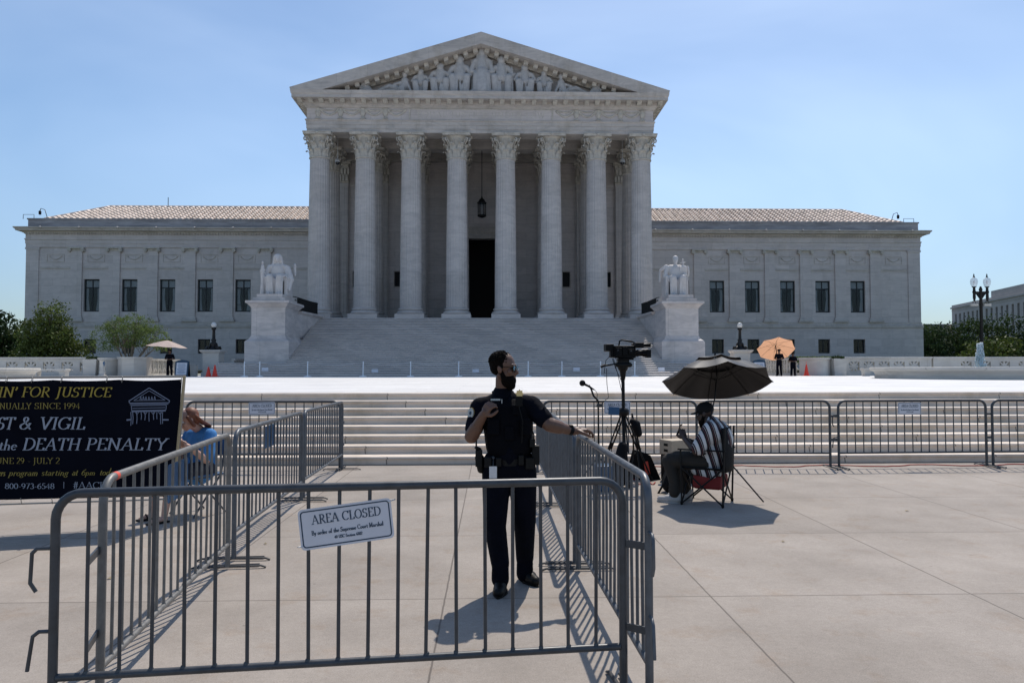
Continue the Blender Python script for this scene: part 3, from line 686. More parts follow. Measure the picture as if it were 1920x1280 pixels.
    if pose == 'bend': m.transform(Matrix.Translation((x, 0, 0)) @ Matrix.Diagonal((1.45, 1, 1.12, 1)) @ Matrix.Translation((-x, 0, 0)) @ Matrix.Translation((0, 0, 23.55*(1/1.12-1))))
    if pose in ('sit', 'enthroned'): m.transform(Matrix.Translation((x, 0, 0)) @ Matrix.Diagonal((1.0 if pose != 'sit' else 1.12 if s_ > 2.6 else 1.28, 1, 1, 1)) @ Matrix.Translation((-x, 0, 0)))
    rq = random.Random(int(x*10))
    for k in range(9):        # folds of the robes
        xx = x+rq.uniform(-.24, .24)*s_; z1_ = z+rq.uniform(.2, .42)*s_; m.cap((xx, yv-.32, z1_), (xx+rq.uniform(-.1, .1), yv-.30, z+.05), .035*s_/2, .05*s_/2, 6)
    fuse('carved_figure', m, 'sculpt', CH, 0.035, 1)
for x, h, ps, f in ((0.05, 3.55, 'enthroned', 1), (-1.72, 2.95, 'sit', 1), (1.62, 2.95, 'sit', -1), (-3.3, 2.35, 'sit', 1), (3.5, 2.3, 'sit', 1),
                    (-4.85, 1.9, 'sit', 1), (5.05, 1.85, 'sit', -1), (-6.3, 1.6, 'recline', -1), (6.6, 1.55, 'recline', 1), (-9.2, .95, 'bend', -1), (9.2, .9, 'bend', 1)):
    relief(x, h, ps, flip=f)
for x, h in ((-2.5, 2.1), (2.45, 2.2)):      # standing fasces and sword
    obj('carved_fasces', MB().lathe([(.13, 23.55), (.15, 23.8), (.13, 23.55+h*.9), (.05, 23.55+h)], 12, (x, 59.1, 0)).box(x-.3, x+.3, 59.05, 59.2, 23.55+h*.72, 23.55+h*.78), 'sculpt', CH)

# ---- wings
def wing(sg, xe, wins, pils):
    xi = sg*13.9
    lo, hi = (min(xi, xe), max(xi, xe))
    holes = []
    for x in wins:
        holes.append((x-.79, x+.79, 7.48, 10.84))
    w = wall_holes(MB(), lo, hi, 6.3, 15.0, holes, 78.0, 78.5)
    w.box(min(xe, xe-sg*.5), max(xe, xe-sg*.5), 78.5, 112, 6.3, 15.0)
    # base storey stands proud
    hb = [(x-.63, x+.63, 3.16, 4.64) for x in wins]
    bx = xe+sg*.22
    wall_holes(w, min(xi, bx), max(xi, bx), ZP, 5.86, hb, 77.86, 78.5)
    w.box(min(bx, bx-sg*.6), max(bx, bx-sg*.6), 78.5, 112, ZP, 5.86)
    obj('wing_wall', w, 'marble', CH)
    path = [(xi, 78.0), (xe, 78.0), (xe, 112)] if sg > 0 else [(xe, 112), (xe, 78.0), (xi, 78.0)]
    bd = MB().mold(path, [(-.2, 5.863), (.24, 5.863), (.24, 6.12), (.12, 6.2), (.12, 6.44), (-.2, 6.44)])
    obj('string_course', bd, 'trim', CH)
    sc = MB()
    ed = sorted([lo+.01]+[v for p_ in pils for v in (p_-.6, p_+.6)]+[hi-.01 if sg < 0 else hi-1.35])
    if sg < 0: ed[0] = lo+1.35
    for a, c in zip(ed[::2], ed[1::2]):
        if c-a < .5: continue
        sc.box(a+.02, c-.02, 77.93, 77.998, 11.9, 12.12)
        cx = (a+c)/2
        if c-a < 3.2:
            for q in (12.62, 13.38): sc.box(cx-.88, cx+.88, 77.955, 77.998, q, q+.05)
            for q in (-.88, .83): sc.box(cx+q, cx+q+.05, 77.955, 77.998, 12.673, 13.377)
            for dz, dp in ((.2, .38), (.12, .25)):
                sc.tube([(cx-.6+k*.15, 77.98, 13.02+dz-dp*(1-((k-4)/4)**2)) for k in range(9)], .035, 5)
            for q in (-.6, .6): sc.ell((cx+q, 77.98, 13.2), (.08, .05, .08), nu=8, nv=6)
    obj('carved_panel', sc, 'trim', CH)
    for x in pils:
        q = MB().box(x-.57, x+.57, 77.84, 77.998, 6.9, 13.75)
        pl = obj('pilaster', q, 'marble', CH)
        obj('base', MB().box(x-.78, x+.78, 77.72, 77.99, 6.443, 6.62).prism([(77.74, 6.623), (77.99, 6.623), (77.99, 6.897), (77.83, 6.897)], x-.68, x+.68, 'yz'), 'trim', pl)
        cpn = MB().box(x-.82, x+.82, 77.60, 77.99, 13.98, 14.12).box(x-.57, x+.57, 77.80, 77.99, 13.753, 13.977)
        for u in (-1, 1):
            cpn.tube([(x+u*.66, 77.62, 13.82), (x+u*.66, 77.97, 13.82)], .19, 14); cpn.tube([(x+u*.66, 77.57, 13.82), (x+u*.66, 77.63, 13.82)], .09, 10)
        obj('capital', cpn, 'cap', pl)
    cpil = MB().box(min(xe-sg*1.25, xe+sg*.05), max(xe-sg*1.25, xe+sg*.05), 77.9, 77.997, 6.45, 14.1)
    cpil.box(min(xe-sg*1.35, xe+sg*.12), max(xe-sg*1.35, xe+sg*.12), 77.84, 77.898, 13.9, 14.1)
    obj('corner_pilaster', cpil, 'marble', CH)
    en = MB().mold(path, [(-.3, 14.123), (.10, 14.123), (.10, 14.5), (.14, 14.5), (.14, 14.85), (.2, 14.92), (.2, 15.02), (.12, 15.04), (.12, 15.45), (.2, 15.5), (.26, 15.6), (-.3, 15.6)])
    obj('entablature', en, 'marble', CH)
    co = MB().mold(path, [(-.3, 15.603), (.34, 15.603), (.36, 15.72), (.78, 15.76), (.82, 15.92), (.92, 15.98), (.95, 16.12), (-.3, 16.12)])
    dn = co
    n_ = int(abs(xe-xi)/.3)
    for i in range(n_): x = xi+sg*(i+.5)*.3; dn.box(x-.08, x+.08, 77.68, 77.74, 15.45, 15.6)
    for i in range(0, n_, 13): x = xi+sg*(i+.5)*.3; co.ell((x, 77.05, 16.03), (.14, .14, .13), nu=8, nv=6)
    obj('cornice', co, 'trim', CH)
    pa = MB().mold(path, [(-.3, 16.123), (-.02, 16.123), (-.02, 16.98), (.06, 17.0), (.06, 17.14), (-.3, 17.14)])
    obj('parapet', pa, 'lead', CH)
    # roof
    ye, yr, ze, zr = 78.35, 83.4, 17.05, 19.45
    hx = xe-sg*1.5; hr = hx-sg*4.2
    rb = MB().add([(xi, ye, ze), (hx, ye, ze), (hr, yr, zr), (xi, yr, zr), (hx, 106, ze), (hr, 102, zr), (xi, 102, zr)], [(0, 1, 2, 3), (1, 4, 5, 2), (3, 2, 5, 6)])
    rf = obj('roof', rb, 'roofbase', CH)
    tl = MB(); n = int(abs(hx-xi)/.62); rows = 9; Ls = math.hypot(yr-ye, zr-ze); th = math.atan2(zr-ze, yr-ye)
    for i in range(n):
        x = xi+sg*(i+.5)*.62
        for j in range(rows):
            s0 = j*Ls/rows; s1 = s0+Ls/rows*1.08
            # stop at the hip
            ym = ye+(s0+.3)*cos(th); lim = hx-sg*4.2*(ym-ye)/(yr-ye)
            if (x-lim)*sg > 0: continue
            vs = []
            for sv, lift, rr in ((s0, .11, .20), (s1, .03, .15)):
                for k in range(5):
                    a = pi*k/4; vs.append((x+rr*cos(a), ye+sv*cos(th)-sin(th)*(rr*sin(a)+lift), ze+sv*sin(th)+cos(th)*(rr*sin(a)+lift)))
            tl.add(vs, [(k, k+1, k+6, k+5) for k in range(4)]+[(0, 5, 9, 4)[::-1], (0, 1, 2, 3, 4)[::-1]])
            xa, xb = x-.31, x+.31; l0 = .07
            tl.add([(xa, ye+s0*cos(th)-sin(th)*l0, ze+s0*sin(th)+cos(th)*l0), (xb, ye+s0*cos(th)-sin(th)*l0, ze+s0*sin(th)+cos(th)*l0), (xb, ye+s1*cos(th), ze+s1*sin(th)+.01), (xa, ye+s1*cos(th), ze+s1*sin(th)+.01), (xa, ye+s0*cos(th), ze+s0*sin(th)), (xb, ye+s0*cos(th), ze+s0*sin(th))], [(0, 1, 2, 3), (4, 5, 1, 0)])
    m_ = 60
    tl.tube([(hx, ye, ze+.1), (hr, yr, zr+.12), (xi, yr, zr+.12)], .14, 6)
    obj('roof_tiles', tl, 'tile', rf)
    # room shell behind the windows
    rm = MB().box(min(xi, xe-sg*1), max(xi, xe-sg*1), 80.5, 80.6, ZP, 14)
    obj('interior_wall', rm, 'interior', CH)
    for i, x in enumerate(wins):
        for (hw, za, zb, tr) in ((.79, 7.48, 10.84, 9.93), (.63, 3.16, 4.64, None)):
            f = MB(); yw = 78.22 if tr else 78.12
            for a, c in ((x-hw, x-hw+.11), (x+hw-.11, x+hw)): f.box(a, c, yw, yw+.1, za, zb)
            f.box(x-hw+.13, x+hw-.13, yw, yw+.1, za, za+.13); f.box(x-hw+.13, x+hw-.13, yw, yw+.1, zb-.13, zb)
            f.box(x-.05, x+.05, yw+.01, yw+.09, za+.13, zb-.13)
            if tr:
                f.box(x-hw+.13, x-.053, yw+.01, yw+.09, tr, tr+.1); f.box(x+.053, x+hw-.13, yw+.01, yw+.09, tr, tr+.1)
                if (i*7+(sg > 0)) % 3 == 0: f.box(x-hw+.13, x-.053, yw+.02, yw+.06, za+.75, za+.80); f.box(x+.053, x+hw-.13, yw+.02, yw+.06, za+.75, za+.80)
            fo = obj('window', f, 'frame', CH)
            obj('pane', MB().box(x-hw+.1, x+hw-.1, yw+.045, yw+.055, za+.1, zb-.1), 'glass', fo)
            if tr:
                cu = MB(); rnd = random.Random(i*3+(sg > 0))
                for u in (-1, 1):
                    w0 = rnd.uniform(.28, .55); vs = []; K = 12
                    for zz, ff in ((zb, .75), (za+1.4, .62), (za, 1.0)):
                        for k in range(K+1):
                            t = k/K; xx = x+u*(hw-.05-w0*ff*t*1.0); vs.append((xx, yw+.17+.04*sin(k*2.6), zz))
                    cu.add(vs, [(r*(K+1)+k, r*(K+1)+k+1, (r+1)*(K+1)+k+1, (r+1)*(K+1)+k) for r in range(2) for k in range(K)], True)
                obj('curtain', cu, 'curtain', fo)
                obj('roller_blind', MB().box(x-hw+.1, x+hw-.1, yw+.085, yw+.09, zb-.1-rnd.uniform(.62, .9), zb-.1), 'curtain', fo)
wing(-1, -47.05, [-24.95-3.87*k for k in range(5)]+[-21.1], [-22.65-3.92*k+.06*k for k in range(6)])
wing(1, 46.40, [24.65+3.77*k for k in range(5)]+[20.9], [22.75+3.77*k for k in range(6)])

# ================================================================== STAIR PEDESTALS, STATUES, RAILINGS
PYF = 50.3
def pedestal(cx, sg, label):
    t = thing('stair_pedestal', label, 'pedestal', (cx, PYF, 2.0), group='pedestals beside the main steps')
    x0, x1 = cx-1.13, cx+1.13; w0, w1 = (x0, -12.5) if sg < 0 else (12.5, x1)
    P = [(x0, 59.0), (x0, PYF+.33), (x1, PYF+.33), (x1, 59.0)]
    b = MB().box(cx-1.47, cx+1.47, PYF, 59.0, ZP+6*r_-.3, 3.42)
    obj('plinth', b, 'pedestal', t)
    obj('plinth_moulding', MB().mold(P, [(-.5, 3.423), (.32, 3.423), (.26, 3.5), (.12, 3.6), (.05, 3.75), (.003, 3.82), (-.5, 3.82)]), 'pedestal', t)
    obj('die', MB().box(x0, x1, PYF+.33, 54.0, 3.823, 5.72), 'pedestal', t)
    inn = [(x1, 54.003), (-12.5, 59.0)] if sg < 0 else [(12.5, 59.0), (x0, 54.003)]        # the inner face splays towards the steps
    plan = [(x0, 59.0), (x0, 54.003)]+inn if sg < 0 else [inn[0], inn[1], (x1, 54.003), (x1, 59.0)]
    obj('cheek_wall', MB().prism(plan, 3.823, 5.52, 'xy'), 'pedestal', t)
    pr_c = [(-.35, 5.523), (.05, 5.523), (.2, 5.64), (.2, 5.76), (-.35, 5.76)]
    cc = MB(); c_in = (plan[2:], plan[:2]) if sg < 0 else (plan[:2], plan[2:])
    for pth in c_in: cc.mold([(p[0], max(54.36, p[1])) for p in pth], pr_c)
    cc.prism([(p[0]*.999, max(54.36, p[1])-.01) for p in plan], 5.53, 5.745, 'xy'); obj('cheek_coping', cc, 'pedestal', t)
    Q = [(x0, 54), (x0, PYF+.33), (x1, PYF+.33), (x1, 54)]
    obj('pedestal_cornice', MB().mold(Q+[(x0, 54)], [(-.5, 5.723), (.03, 5.723), (.08, 5.8), (.22, 5.95), (.33, 6.02), (.33, 6.17), (-.5, 6.17)], closed=False).box(x0+.45, x1-.45, PYF+.7, 53.6, 5.9, 6.168), 'pedestal', t)
    obj('statue_step', MB().box(cx-1.05, cx+1.05, PYF+.4, 53.9, 6.173, 6.4).box(cx-.86, cx+.86, PYF+.55, 53.8, 6.403, 6.66), 'pedestal', t)
pedestal(-14.2, -1, 'white marble pedestal left of the main steps under a seated woman statue')
pedestal(13.85, 1, 'white marble pedestal right of the main steps under a seated man statue')

def statue(cx, male):
    m = MB(); y, z = 51.7, 6.66; C = lambda a, b, ra, rb=None: m.cap((cx+a[0], y+a[1], z+a[2]), (cx+b[0], y+b[1], z+b[2]), ra, rb)
    E_ = lambda a, r, rot=None: m.ell((cx+a[0], y+a[1], z+a[2]), r, rot)
    # throne
    m.box(cx-.62, cx+.62, y+.15, y+.85, z, z+1.0)
    m.box(cx-.7, cx-.5, y-.35, y+.85, z, z+(1.25 if male else 1.15)); m.box(cx+.5, cx+.7, y-.35, y+.85, z, z+1.15)
    m.box(cx-.66, cx+.66, y+.55, y+.85, z, z+1.55)
    # torso, robe
    C((0, .1, .95), (0, .12, 1.65), .38, .36); C((-.3, .12, 1.78), (.3, .12, 1.78), .20); E_((0, .05, 1.45), (.42, .30, .45))
    C((0, .1, 1.85), (0, .05, 2.08), .12, .11)
    for sg in (-1, 1):
        C((sg*.22, .1, .95), (sg*.30, -.55, 1.08), .25, .22); C((sg*.30, -.55, 1.08), (sg*.28, -.45, .12), .22, .17)
        C((sg*.28, -.5, .08), (sg*.30, -.78, .05), .12, .09)
        for k in range(3): C((sg*(.14+.15*k), -.66+.03*k, 1.0), (sg*(.12+.15*k), -.6, .05), .055, .07)
    for k in range(5): C((-.16+.08*k, -.42-.05*(k % 2), .95), (-.18+.09*k, -.40-.06*(k % 2), .05), .07, .08)
    C((-.48, .1, 1.75), (-.66, .0, 1.25), .16, .13); C((.48, .1, 1.75), (.62, .0, 1.22), .16, .13)
    hx = .0 if male else .02
    m.ell((cx+hx, y+.0, z+2.28), (.165, .20, .24)); E_((hx, -.16, 2.24), (.07, .08, .12)); E_((hx, -.19, 2.24), (.03, .05, .05)); E_((hx, -.12, 2.12), (.08, .08, .07))
    if male:
        E_((0, .03, 2.34), (.18, .21, .20)); C((0, -.13, 2.10), (0, -.12, 2.02), .09, .07)
        C((-.66, .0, 1.25), (-.25, -.35, 1.15), .12, .09); E_((-.2, -.4, 1.13), (.1, .12, .07))
        m.obox((cx+.42, y-.18, z+1.42), (.46, .14, .82), rot=Matrix.Rotation(.15, 3, 'X')); E_((.42, -.2, 1.8), (.22, .08, .12))
        C((.62, 0, 1.22), (.5, -.4, 1.3), .12, .09); E_((.45, -.42, 1.32), (.1, .1, .12))
        C((.48, .0, 1.75), (.45, .02, 2.28), .05, .035); C((.28, .0, 2.06), (.60, .02, 2.12), .035); E_((.45, 0, 2.3), (.05, .05, .07))
        E_((.76, 0, 1.55), (.1, .16, .36))
        C((-.55, .12, 1.85), (-.85, .3, 1.65), .14, .10); C((-.85, .35, 1.65), (-.88, .4, 1.0), .10, .09)
    else:
        for sg in (-1, 1): C((sg*.15, .06, 2.38), (sg*.27, .12, 1.92), .12, .09)
        E_((0, .06, 2.4), (.23, .22, .17))
        C((-.66, .0, 1.25), (-.74, -.3, 1.2), .11, .08); C((-.78, -.35, .55), (-.80, -.3, 1.35), .10, .12); C((-.80, -.3, 1.35), (-.80, -.3, 1.78), .14, .09); E_((-.80, -.3, 1.98), (.075, .08, .10)); C((-.78, -.35, .1), (-.78, -.35, .6), .15, .12)
        C((-.68, -.3, 1.55), (-.92, -.3, 1.5), .05)
        C((.62, 0, 1.22), (.34, -.4, 1.22), .11, .09); E_((.28, -.45, 1.22), (.11, .13, .06)); m.obox((cx+.42, y-.42, z+1.15), (.42, .34, .09), rot=Matrix.Rotation(.2, 3, 'Y'))
        C((.62, .1, 1.7), (.86, -.1, .95), .15, .18); C((.86, -.1, .95), (.8, -.3, .35), .15, .1); C((.95, .4, 1.95), (.95, .4, 1.3), .09, .08)
    m.transform(Matrix.Translation((cx, 52.3, 6.66)) @ Matrix.Scale(1.15, 4) @ Matrix.Translation((-cx, -51.7, -6.66)))
    t = fuse('seated_statue', m, 'statue', None, 0.03, 2)
    props(t, 'white marble statue of a seated man holding a tablet and sword, right of the steps' if male else 'white marble statue of a seated robed woman with long hair, left of the steps', 'statue')
statue(-14.1, False); statue(13.85, True)
def stair_rail(xa, xb, lab):
    t = thing('iron_railing', lab, 'railing', (xb, 56.5, 5.76), group='black railings on the cheek walls')
    y0, y1, z0, z1 = 54.5, 58.5, 5.84, 6.72
    X_at = lambda y: xa+(xb-xa)*(y-y0)/(y1-y0)
    f = MB().tube([(X_at(y0), y0, z1+.06), (X_at(y1), y1, z1-.08)], .035, 8); f.tube([(X_at(y0+.25), y0+.25, z0), (xb, y1, z0)], .025, 8)
    f.tube([(X_at(y0-.5), y0-.5, z1+.06), (xa, y0, z1+.06)], .03, 8)
    f.tube([(xa, y0-.15+.15*cos(a/6*pi), z1-.25+.15*sin(a/6*pi)) for a in range(13)], .02, 6)
    obj('rail_frame', f, 'black', t)
    b = MB(); y = y0+.2
    while y < y1: b.tube([(X_at(y), y, z0-.06), (X_at(y), y, z1)], .03, 5); y += .10
    obj('balusters', b, 'black', t)
stair_rail(-13.35, -12.72, 'short black iron railing on the left cheek wall of the steps')
stair_rail(13.0, 12.66, 'short black iron railing on the right cheek wall of the steps')

# ================================================================== THINGS ON AND AROUND THE BUILDING
t = thing('hanging_lantern', 'black iron lantern hanging on a long rod over the portico door', 'lantern', (0, 64, 14.6))
obj('rod', MB().tube([(0, 64, 16.3), (0, 64, 21.3)], .035, 6), 'black', t)
fr = MB()
for k in range(6):
    a = pi/3*k; fr.tube([(.33*cos(a), 64+.33*sin(a), 14.75), (.33*cos(a), 64+.33*sin(a), 15.85)], .035, 5)
fr.lathe([(.05, 14.55), (.2, 14.6), (.38, 14.68), (.38, 14.8)], 12, (0, 64, 0)); fr.lathe([(.40, 15.8), (.40, 15.9), (.3, 15.98), (.22, 16.15), (.08, 16.25), (.05, 16.4)], 12, (0, 64, 0))
obj('cage', fr, 'black', t); obj('glass_panels', MB().lathe([(.3, 14.8), (.3, 15.8)], 12, (0, 64, 0)), 'glass', t)
for px, lab in ((633, 'white dome camera on a pole below the left end of the portico ceiling'), (1167, 'white dome camera on a pole below the right end of the portico ceiling')):
    q = at(px, 305, 62.0); t = thing('security_camera', lab, 'security camera', (q.x, q.y, q.z), group='dome cameras under the portico')
    obj('pole', MB().tube([(q.x, q.y, q.z+.2), (q.x, q.y, 21.34)], .03, 6), 'white', t)
    obj('housing', MB().lathe([(.06, .35), (.2, .2), (.22, .02)][::-1], 12, (q.x, q.y, q.z)), 'white', t); obj('dome', MB().ell((q.x, q.y, q.z), .2), 'lens', t)
for px, py, sg, lab in ((75, 398, -1, 'small camera on a bent arm at the left roof corner'), (1684, 412, 1, 'small camera on a bent arm at the right roof corner')):
    q = at(px, py, 78.4); t = thing('security_camera', lab, 'security camera', (q.x, 78.4, 17.14), group='cameras on the roof corners')
    x = q.x
    obj('arm', MB().tube([(x+sg*-.8, 78.4, 17.14), (x+sg*-.5, 78.4, 18.1), (x-.1*sg, 78.4, 18.25), (x, 78.4, 18.0)], .035, 6).tube([(x+sg*.6, 78.4, 17.14), (x+sg*.6, 78.4, 17.6), (x+sg*1.7, 78.4, 17.6), (x+sg*1.7, 78.4, 17.14)], .03, 6), 'steel_dark', t)
    obj('camera_body', MB().lathe([(.12, 0), (.14, .3), (.08, .4)], 10, (x, 78.4, 17.6)), 'black', t)
t = obj('roof_antenna', MB().tube([(-36.2, 86, 19.0), (-36.2, 86, 21.2)], .04, 5), 'steel_dark'); props(t, 'thin upright antenna rising above the left wing roof', 'antenna')

# ---- balustrade walls
WY = 49.4; WT = 2.36
def rosette(mb, cx, y, zc, h):
    mb.box(cx-.07, cx+.07, y-.06, y+.06, zc-h, zc+h); mb.box(cx-h, cx+h, y-.058, y+.058, zc-.07, zc+.07)
    for a in (45, -45): mb.obox((cx, y, zc), (h*2.75, .11, .11), rot=Matrix.Rotation(R(a), 3, 'Y'))
    mb.tube([(cx, y-.07, zc), (cx, y+.07, zc)], .15, 12)
def pierced_wall(x0, x1, xs, label):
    t = thing('balustrade_wall', label, 'wall', ((x0+x1)/2, WY, ZP), group='pierced marble walls along the plaza')
    hs = [(x-.36, x+.36, 1.42, 2.04) for x in xs]
    obj('wall_body', wall_holes(MB(), x0, x1, ZP, WT-.12, hs, WY-.12, WY+.12), 'wallstone', t)
    obj('coping', MB().box(x0-.03, x1+.03, WY-.2, WY+.2, WT-.117, WT), 'wallstone', t, bevel=.02)
    obj('skirting', MB().box(x0, x1, WY-.17, WY-.123, ZP, 1.27), 'wallstone', t)
    for x in xs:
        m = MB(); rosette(m, x, WY, 1.73, .34); obj('pierced_panel', m, 'wallstone', t)
def X(px, Y=WY): return at(px, 690, Y).x
pierced_wall(X(-260), X(163), [X(24+34.5*k) for k in range(-7, 5)], 'long white marble wall with pierced square panels at the far left')
pierced_wall(X(1582), X(1745), [X(1600+28.2*k) for k in range(5)], 'white marble wall with five pierced panels right of the planter')
pierced_wall(X(1747)+.05, X(2230), [X(1810+36*k) for k in range(11)], 'white marble wall with pierced panels behind the right fountain')
def curved_wall(pxs, label, oct_x=None):
    t = thing('curved_wall', label, 'wall', (X((pxs[0]+pxs[1])/2), WY, ZP))
    x0, x1 = X(pxs[0]), X(pxs[1]); m = (x0+x1)/2; K = 14
    pth = [(x0+(x1-x0)*k/K, WY-.15-1.0*sin(pi*k/K)**1.3) for k in range(K+1)]
    obj('wall_body', MB().mold(pth, [(-.3, ZP), (0.0, ZP), (0.0, WT-.2), (-.3, WT-.2)]), 'wallstone', t)
    obj('coping', MB().mold(pth, [(-.36, WT-.197), (.08, WT-.197), (.1, WT-.05), (-.36, WT-.05)]), 'wallstone', t)
    return t
curved_wall((184, 232), 'plain curved marble wall between the planter and the octagonal pier')
curved_wall((1497, 1562), 'plain curved marble wall with low planting behind it, right of the guards')
t = thing('octagonal_pier', 'low octagonal marble pier with a blue tag at the left gap', 'pier', (X(258), WY-.4, ZP))
o8 = [(X(258)+.98*cos(pi/8+k*pi/4), WY-.4+.98*sin(pi/8+k*pi/4)) for k in range(8)]
obj('pier_body', MB().prism(o8, ZP, WT-.13, 'xy'), 'wallstone', t); obj('pier_cap', MB().prism([(X(258)+(x-X(258))*1.06, WY-.4+(y-WY+.4)*1.06) for x, y in o8], WT-.127, WT, 'xy'), 'wallstone', t)
obj('blue_tag', MB().box(X(215)-.12, X(215)+.12, WY-1.52, WY-1.50, 1.78, 2.08), 'blueback', t)
t = thing('baluster_urn', 'small white turned marble post beside the octagonal pier', 'post', (X(213), WY-1.25, ZP))
obj('turned_post', MB().lathe([(.26, ZP), (.26, 1.2), (.16, 1.25), (.2, 1.4), (.13, 1.6), (.17, 1.8), (.12, 2.0), (.2, 2.1)], 16, (X(213), WY-1.42, 0)), 'wallstone', t)
# side balustrades leading to the basement doors
def lattice(x0, y0, x1, y1, label, n):
    t = thing('lattice_balustrade', label, 'balustrade', ((x0+x1)/2, (y0+y1)/2, ZP)); a = Vector((x0, y0, 0)); d = Vector((x1, y1, 0))-a; Lh = d.length; d.normalize()
    rot = Matrix.Rotation(math.atan2(d.y, d.x), 3, 'Z'); c = a+d*Lh/2
    obj('top_rail', MB().obox((c.x, c.y, 2.22), (Lh, .26, .14), rot=rot), 'wallstone', t); obj('bottom_rail', MB().obox((c.x, c.y, 1.2), (Lh, .24, .2), rot=rot), 'wallstone', t)
    m = MB()
    for k in range(n):
        q = a+d*Lh*(k+.5)/n; s_ = Lh/n
        m.obox((q.x, q.y, 1.73), (.07, .1, .84), rot=rot)
        for an in (R(52), R(-52)): m.obox((q.x, q.y, 1.73), (s_*1.25, .08, .06), rot=rot @ Matrix.Rotation(an, 3, 'Y'))
        q2 = a+d*Lh*k/n; m.obox((q2.x, q2.y, 1.73), (.12, .14, .84), rot=rot)
    obj('lattice', m, 'wallstone', t)
lattice(X(272), WY-.3, X(335, 56), 56.0, 'white marble lattice balustrade behind the left guard', 8)
lattice(X(1437, 52), 52.0, X(1500), WY+.2, 'white marble lattice balustrade behind the right guards', 6)
lattice(X(416)+.3, WY+1.2, X(470, 54), 55.0, 'white marble balustrade between the left lamp pier and the pedestal', 6)
# lamp piers with globe lamps
def lamp_pier(px, lab1, lab2):
    x = X(px, 50); y = 50.0
    t = thing('lamp_pier', lab1, 'pier', (x, y, ZP), group='marble piers carrying globe lamps')
    obj('pier_shaft', MB().box(x-.52, x+.52, y-.5, y+.5, ZP, 2.62), 'wallstone', t); obj('pier_base', MB().box(x-.6, x+.6, y-.58, y+.58, ZP, 1.34).box(x-.56, x+.56, y-.54, y+.54, 1.343, 1.4), 'wallstone', t)
    obj('pier_cap', MB().mold([(x-.52, y+.5), (x-.52, y-.5), (x+.52, y-.5), (x+.52, y+.5), (x-.52, y+.5)], [(-.5, 2.623), (.03, 2.623), (.12, 2.72), (.16, 2.76), (.16, 2.84), (-.5, 2.84)]), 'wallstone', t)
    l = thing('globe_lamp', lab2, 'lamp', (x, y, 2.843), group='bronze globe lamps')
    obj('lamp_post', MB().lathe([(.42, 2.843), (.40, 2.93), (.24, 3.0), (.20, 3.15), (.26, 3.25), (.13, 3.38), (.17, 3.5), (.105, 3.6), (.085, 4.15), (.14, 4.2), (.16, 4.3), (.10, 4.34)], 16, (x, y, 0)), 'bronze', l)
    for k in range(4):
        a = pi/4+k*pi/2; obj('foot_scroll', MB().tube([(x+.5*cos(a), y+.5*sin(a), 2.9), (x+.42*cos(a), y+.42*sin(a), 3.04), (x+.28*cos(a), y+.28*sin(a), 3.02), (x+.2*cos(a), y+.2*sin(a), 3.3)], [.07, .09, .06, .04], 6), 'bronze', l)
    obj('globe', MB().ell((x, y, 4.50), (.17, .17, .19), nu=18, nv=12), 'globe', l)
lamp_pier(400, 'square marble pier left of the steps with a dark lamp on it', 'dark bronze post lamp with white globe left of the main steps')
lamp_pier(1388, 'square marble pier right of the steps with a dark lamp on it', 'dark bronze post lamp with white globe right of the main steps')
# benches
def bench(px0, px1, Y, lab):
    x0, x1 = X(px0, Y), X(px1, Y); t = thing('stone_bench', lab, 'bench', ((x0+x1)/2, Y, ZP), group='marble benches on the plaza')
    obj('seat', MB().box(x0, x1, Y-.3, Y+.3, 1.47, 1.60), 'wallstone', t, bevel=.03)
    for x in (x0+.25, x1-.25): obj('leg', MB().prism([(x-.2, 1.469), (x-.15, ZP), (x+.15, ZP), (x+.2, 1.469)], Y-.22, Y+.22), 'wallstone', t)
bench(60, 128, 46.5, 'white marble bench before the left pierced wall'); bench(1616, 1665, 46.5, 'white marble bench beside the right fountain rim')
# fountains
def fountain(cx, cy, rad, lab, jet=True):
    t = thing('fountain_basin', lab, 'fountain', (cx, cy, ZP), group='round marble fountains on the plaza')
    obj('basin', MB().lathe([(rad-.25, ZP), (rad-.22, ZP+.12), (rad-.28, ZP+.16), (rad-.2, ZP+.33), (rad-.02, ZP+.40), (rad, ZP+.45), (rad, ZP+.53), (rad-.06, ZP+.55), (rad-.65, ZP+.55), (rad-.7, ZP+.50), (rad-.7, ZP+.2)], 96, (cx, cy, 0), caps=False), 'wallstone', t)
    obj('water_surface', MB().prism([((rad-.69)*cos(k*pi/30)+cx, (rad-.69)*sin(k*pi/30)+cy) for k in range(60)], ZP+.2, ZP+.38, 'xy'), 'water', t)
    if jet:
        rnd = random.Random(3); m = MB()
        for k in range(420):
            u = rnd.random()**.8; z = ZP+.38+u*1.32; rr = (.27-.15*u)*math.sqrt(rnd.random()); a = rnd.uniform(0, 2*pi); q = rnd.uniform(.02, .055)
            m.ell((cx+rr*cos(a), cy+rr*sin(a), z), (q*.7, q*.7, q*1.6), nu=5, nv=4)
        obj('water_jet', m, 'spray', t)
fx = atz(1838, 700, ZP+.2)
fountain(X(1838, 35.5), 35.5, 4.85, 'large round white marble fountain basin with a water jet at the right'); fountain(-27.1, 38.5, 4.4, 'round white marble fountain basin cut by the left edge of the photo', jet=False)
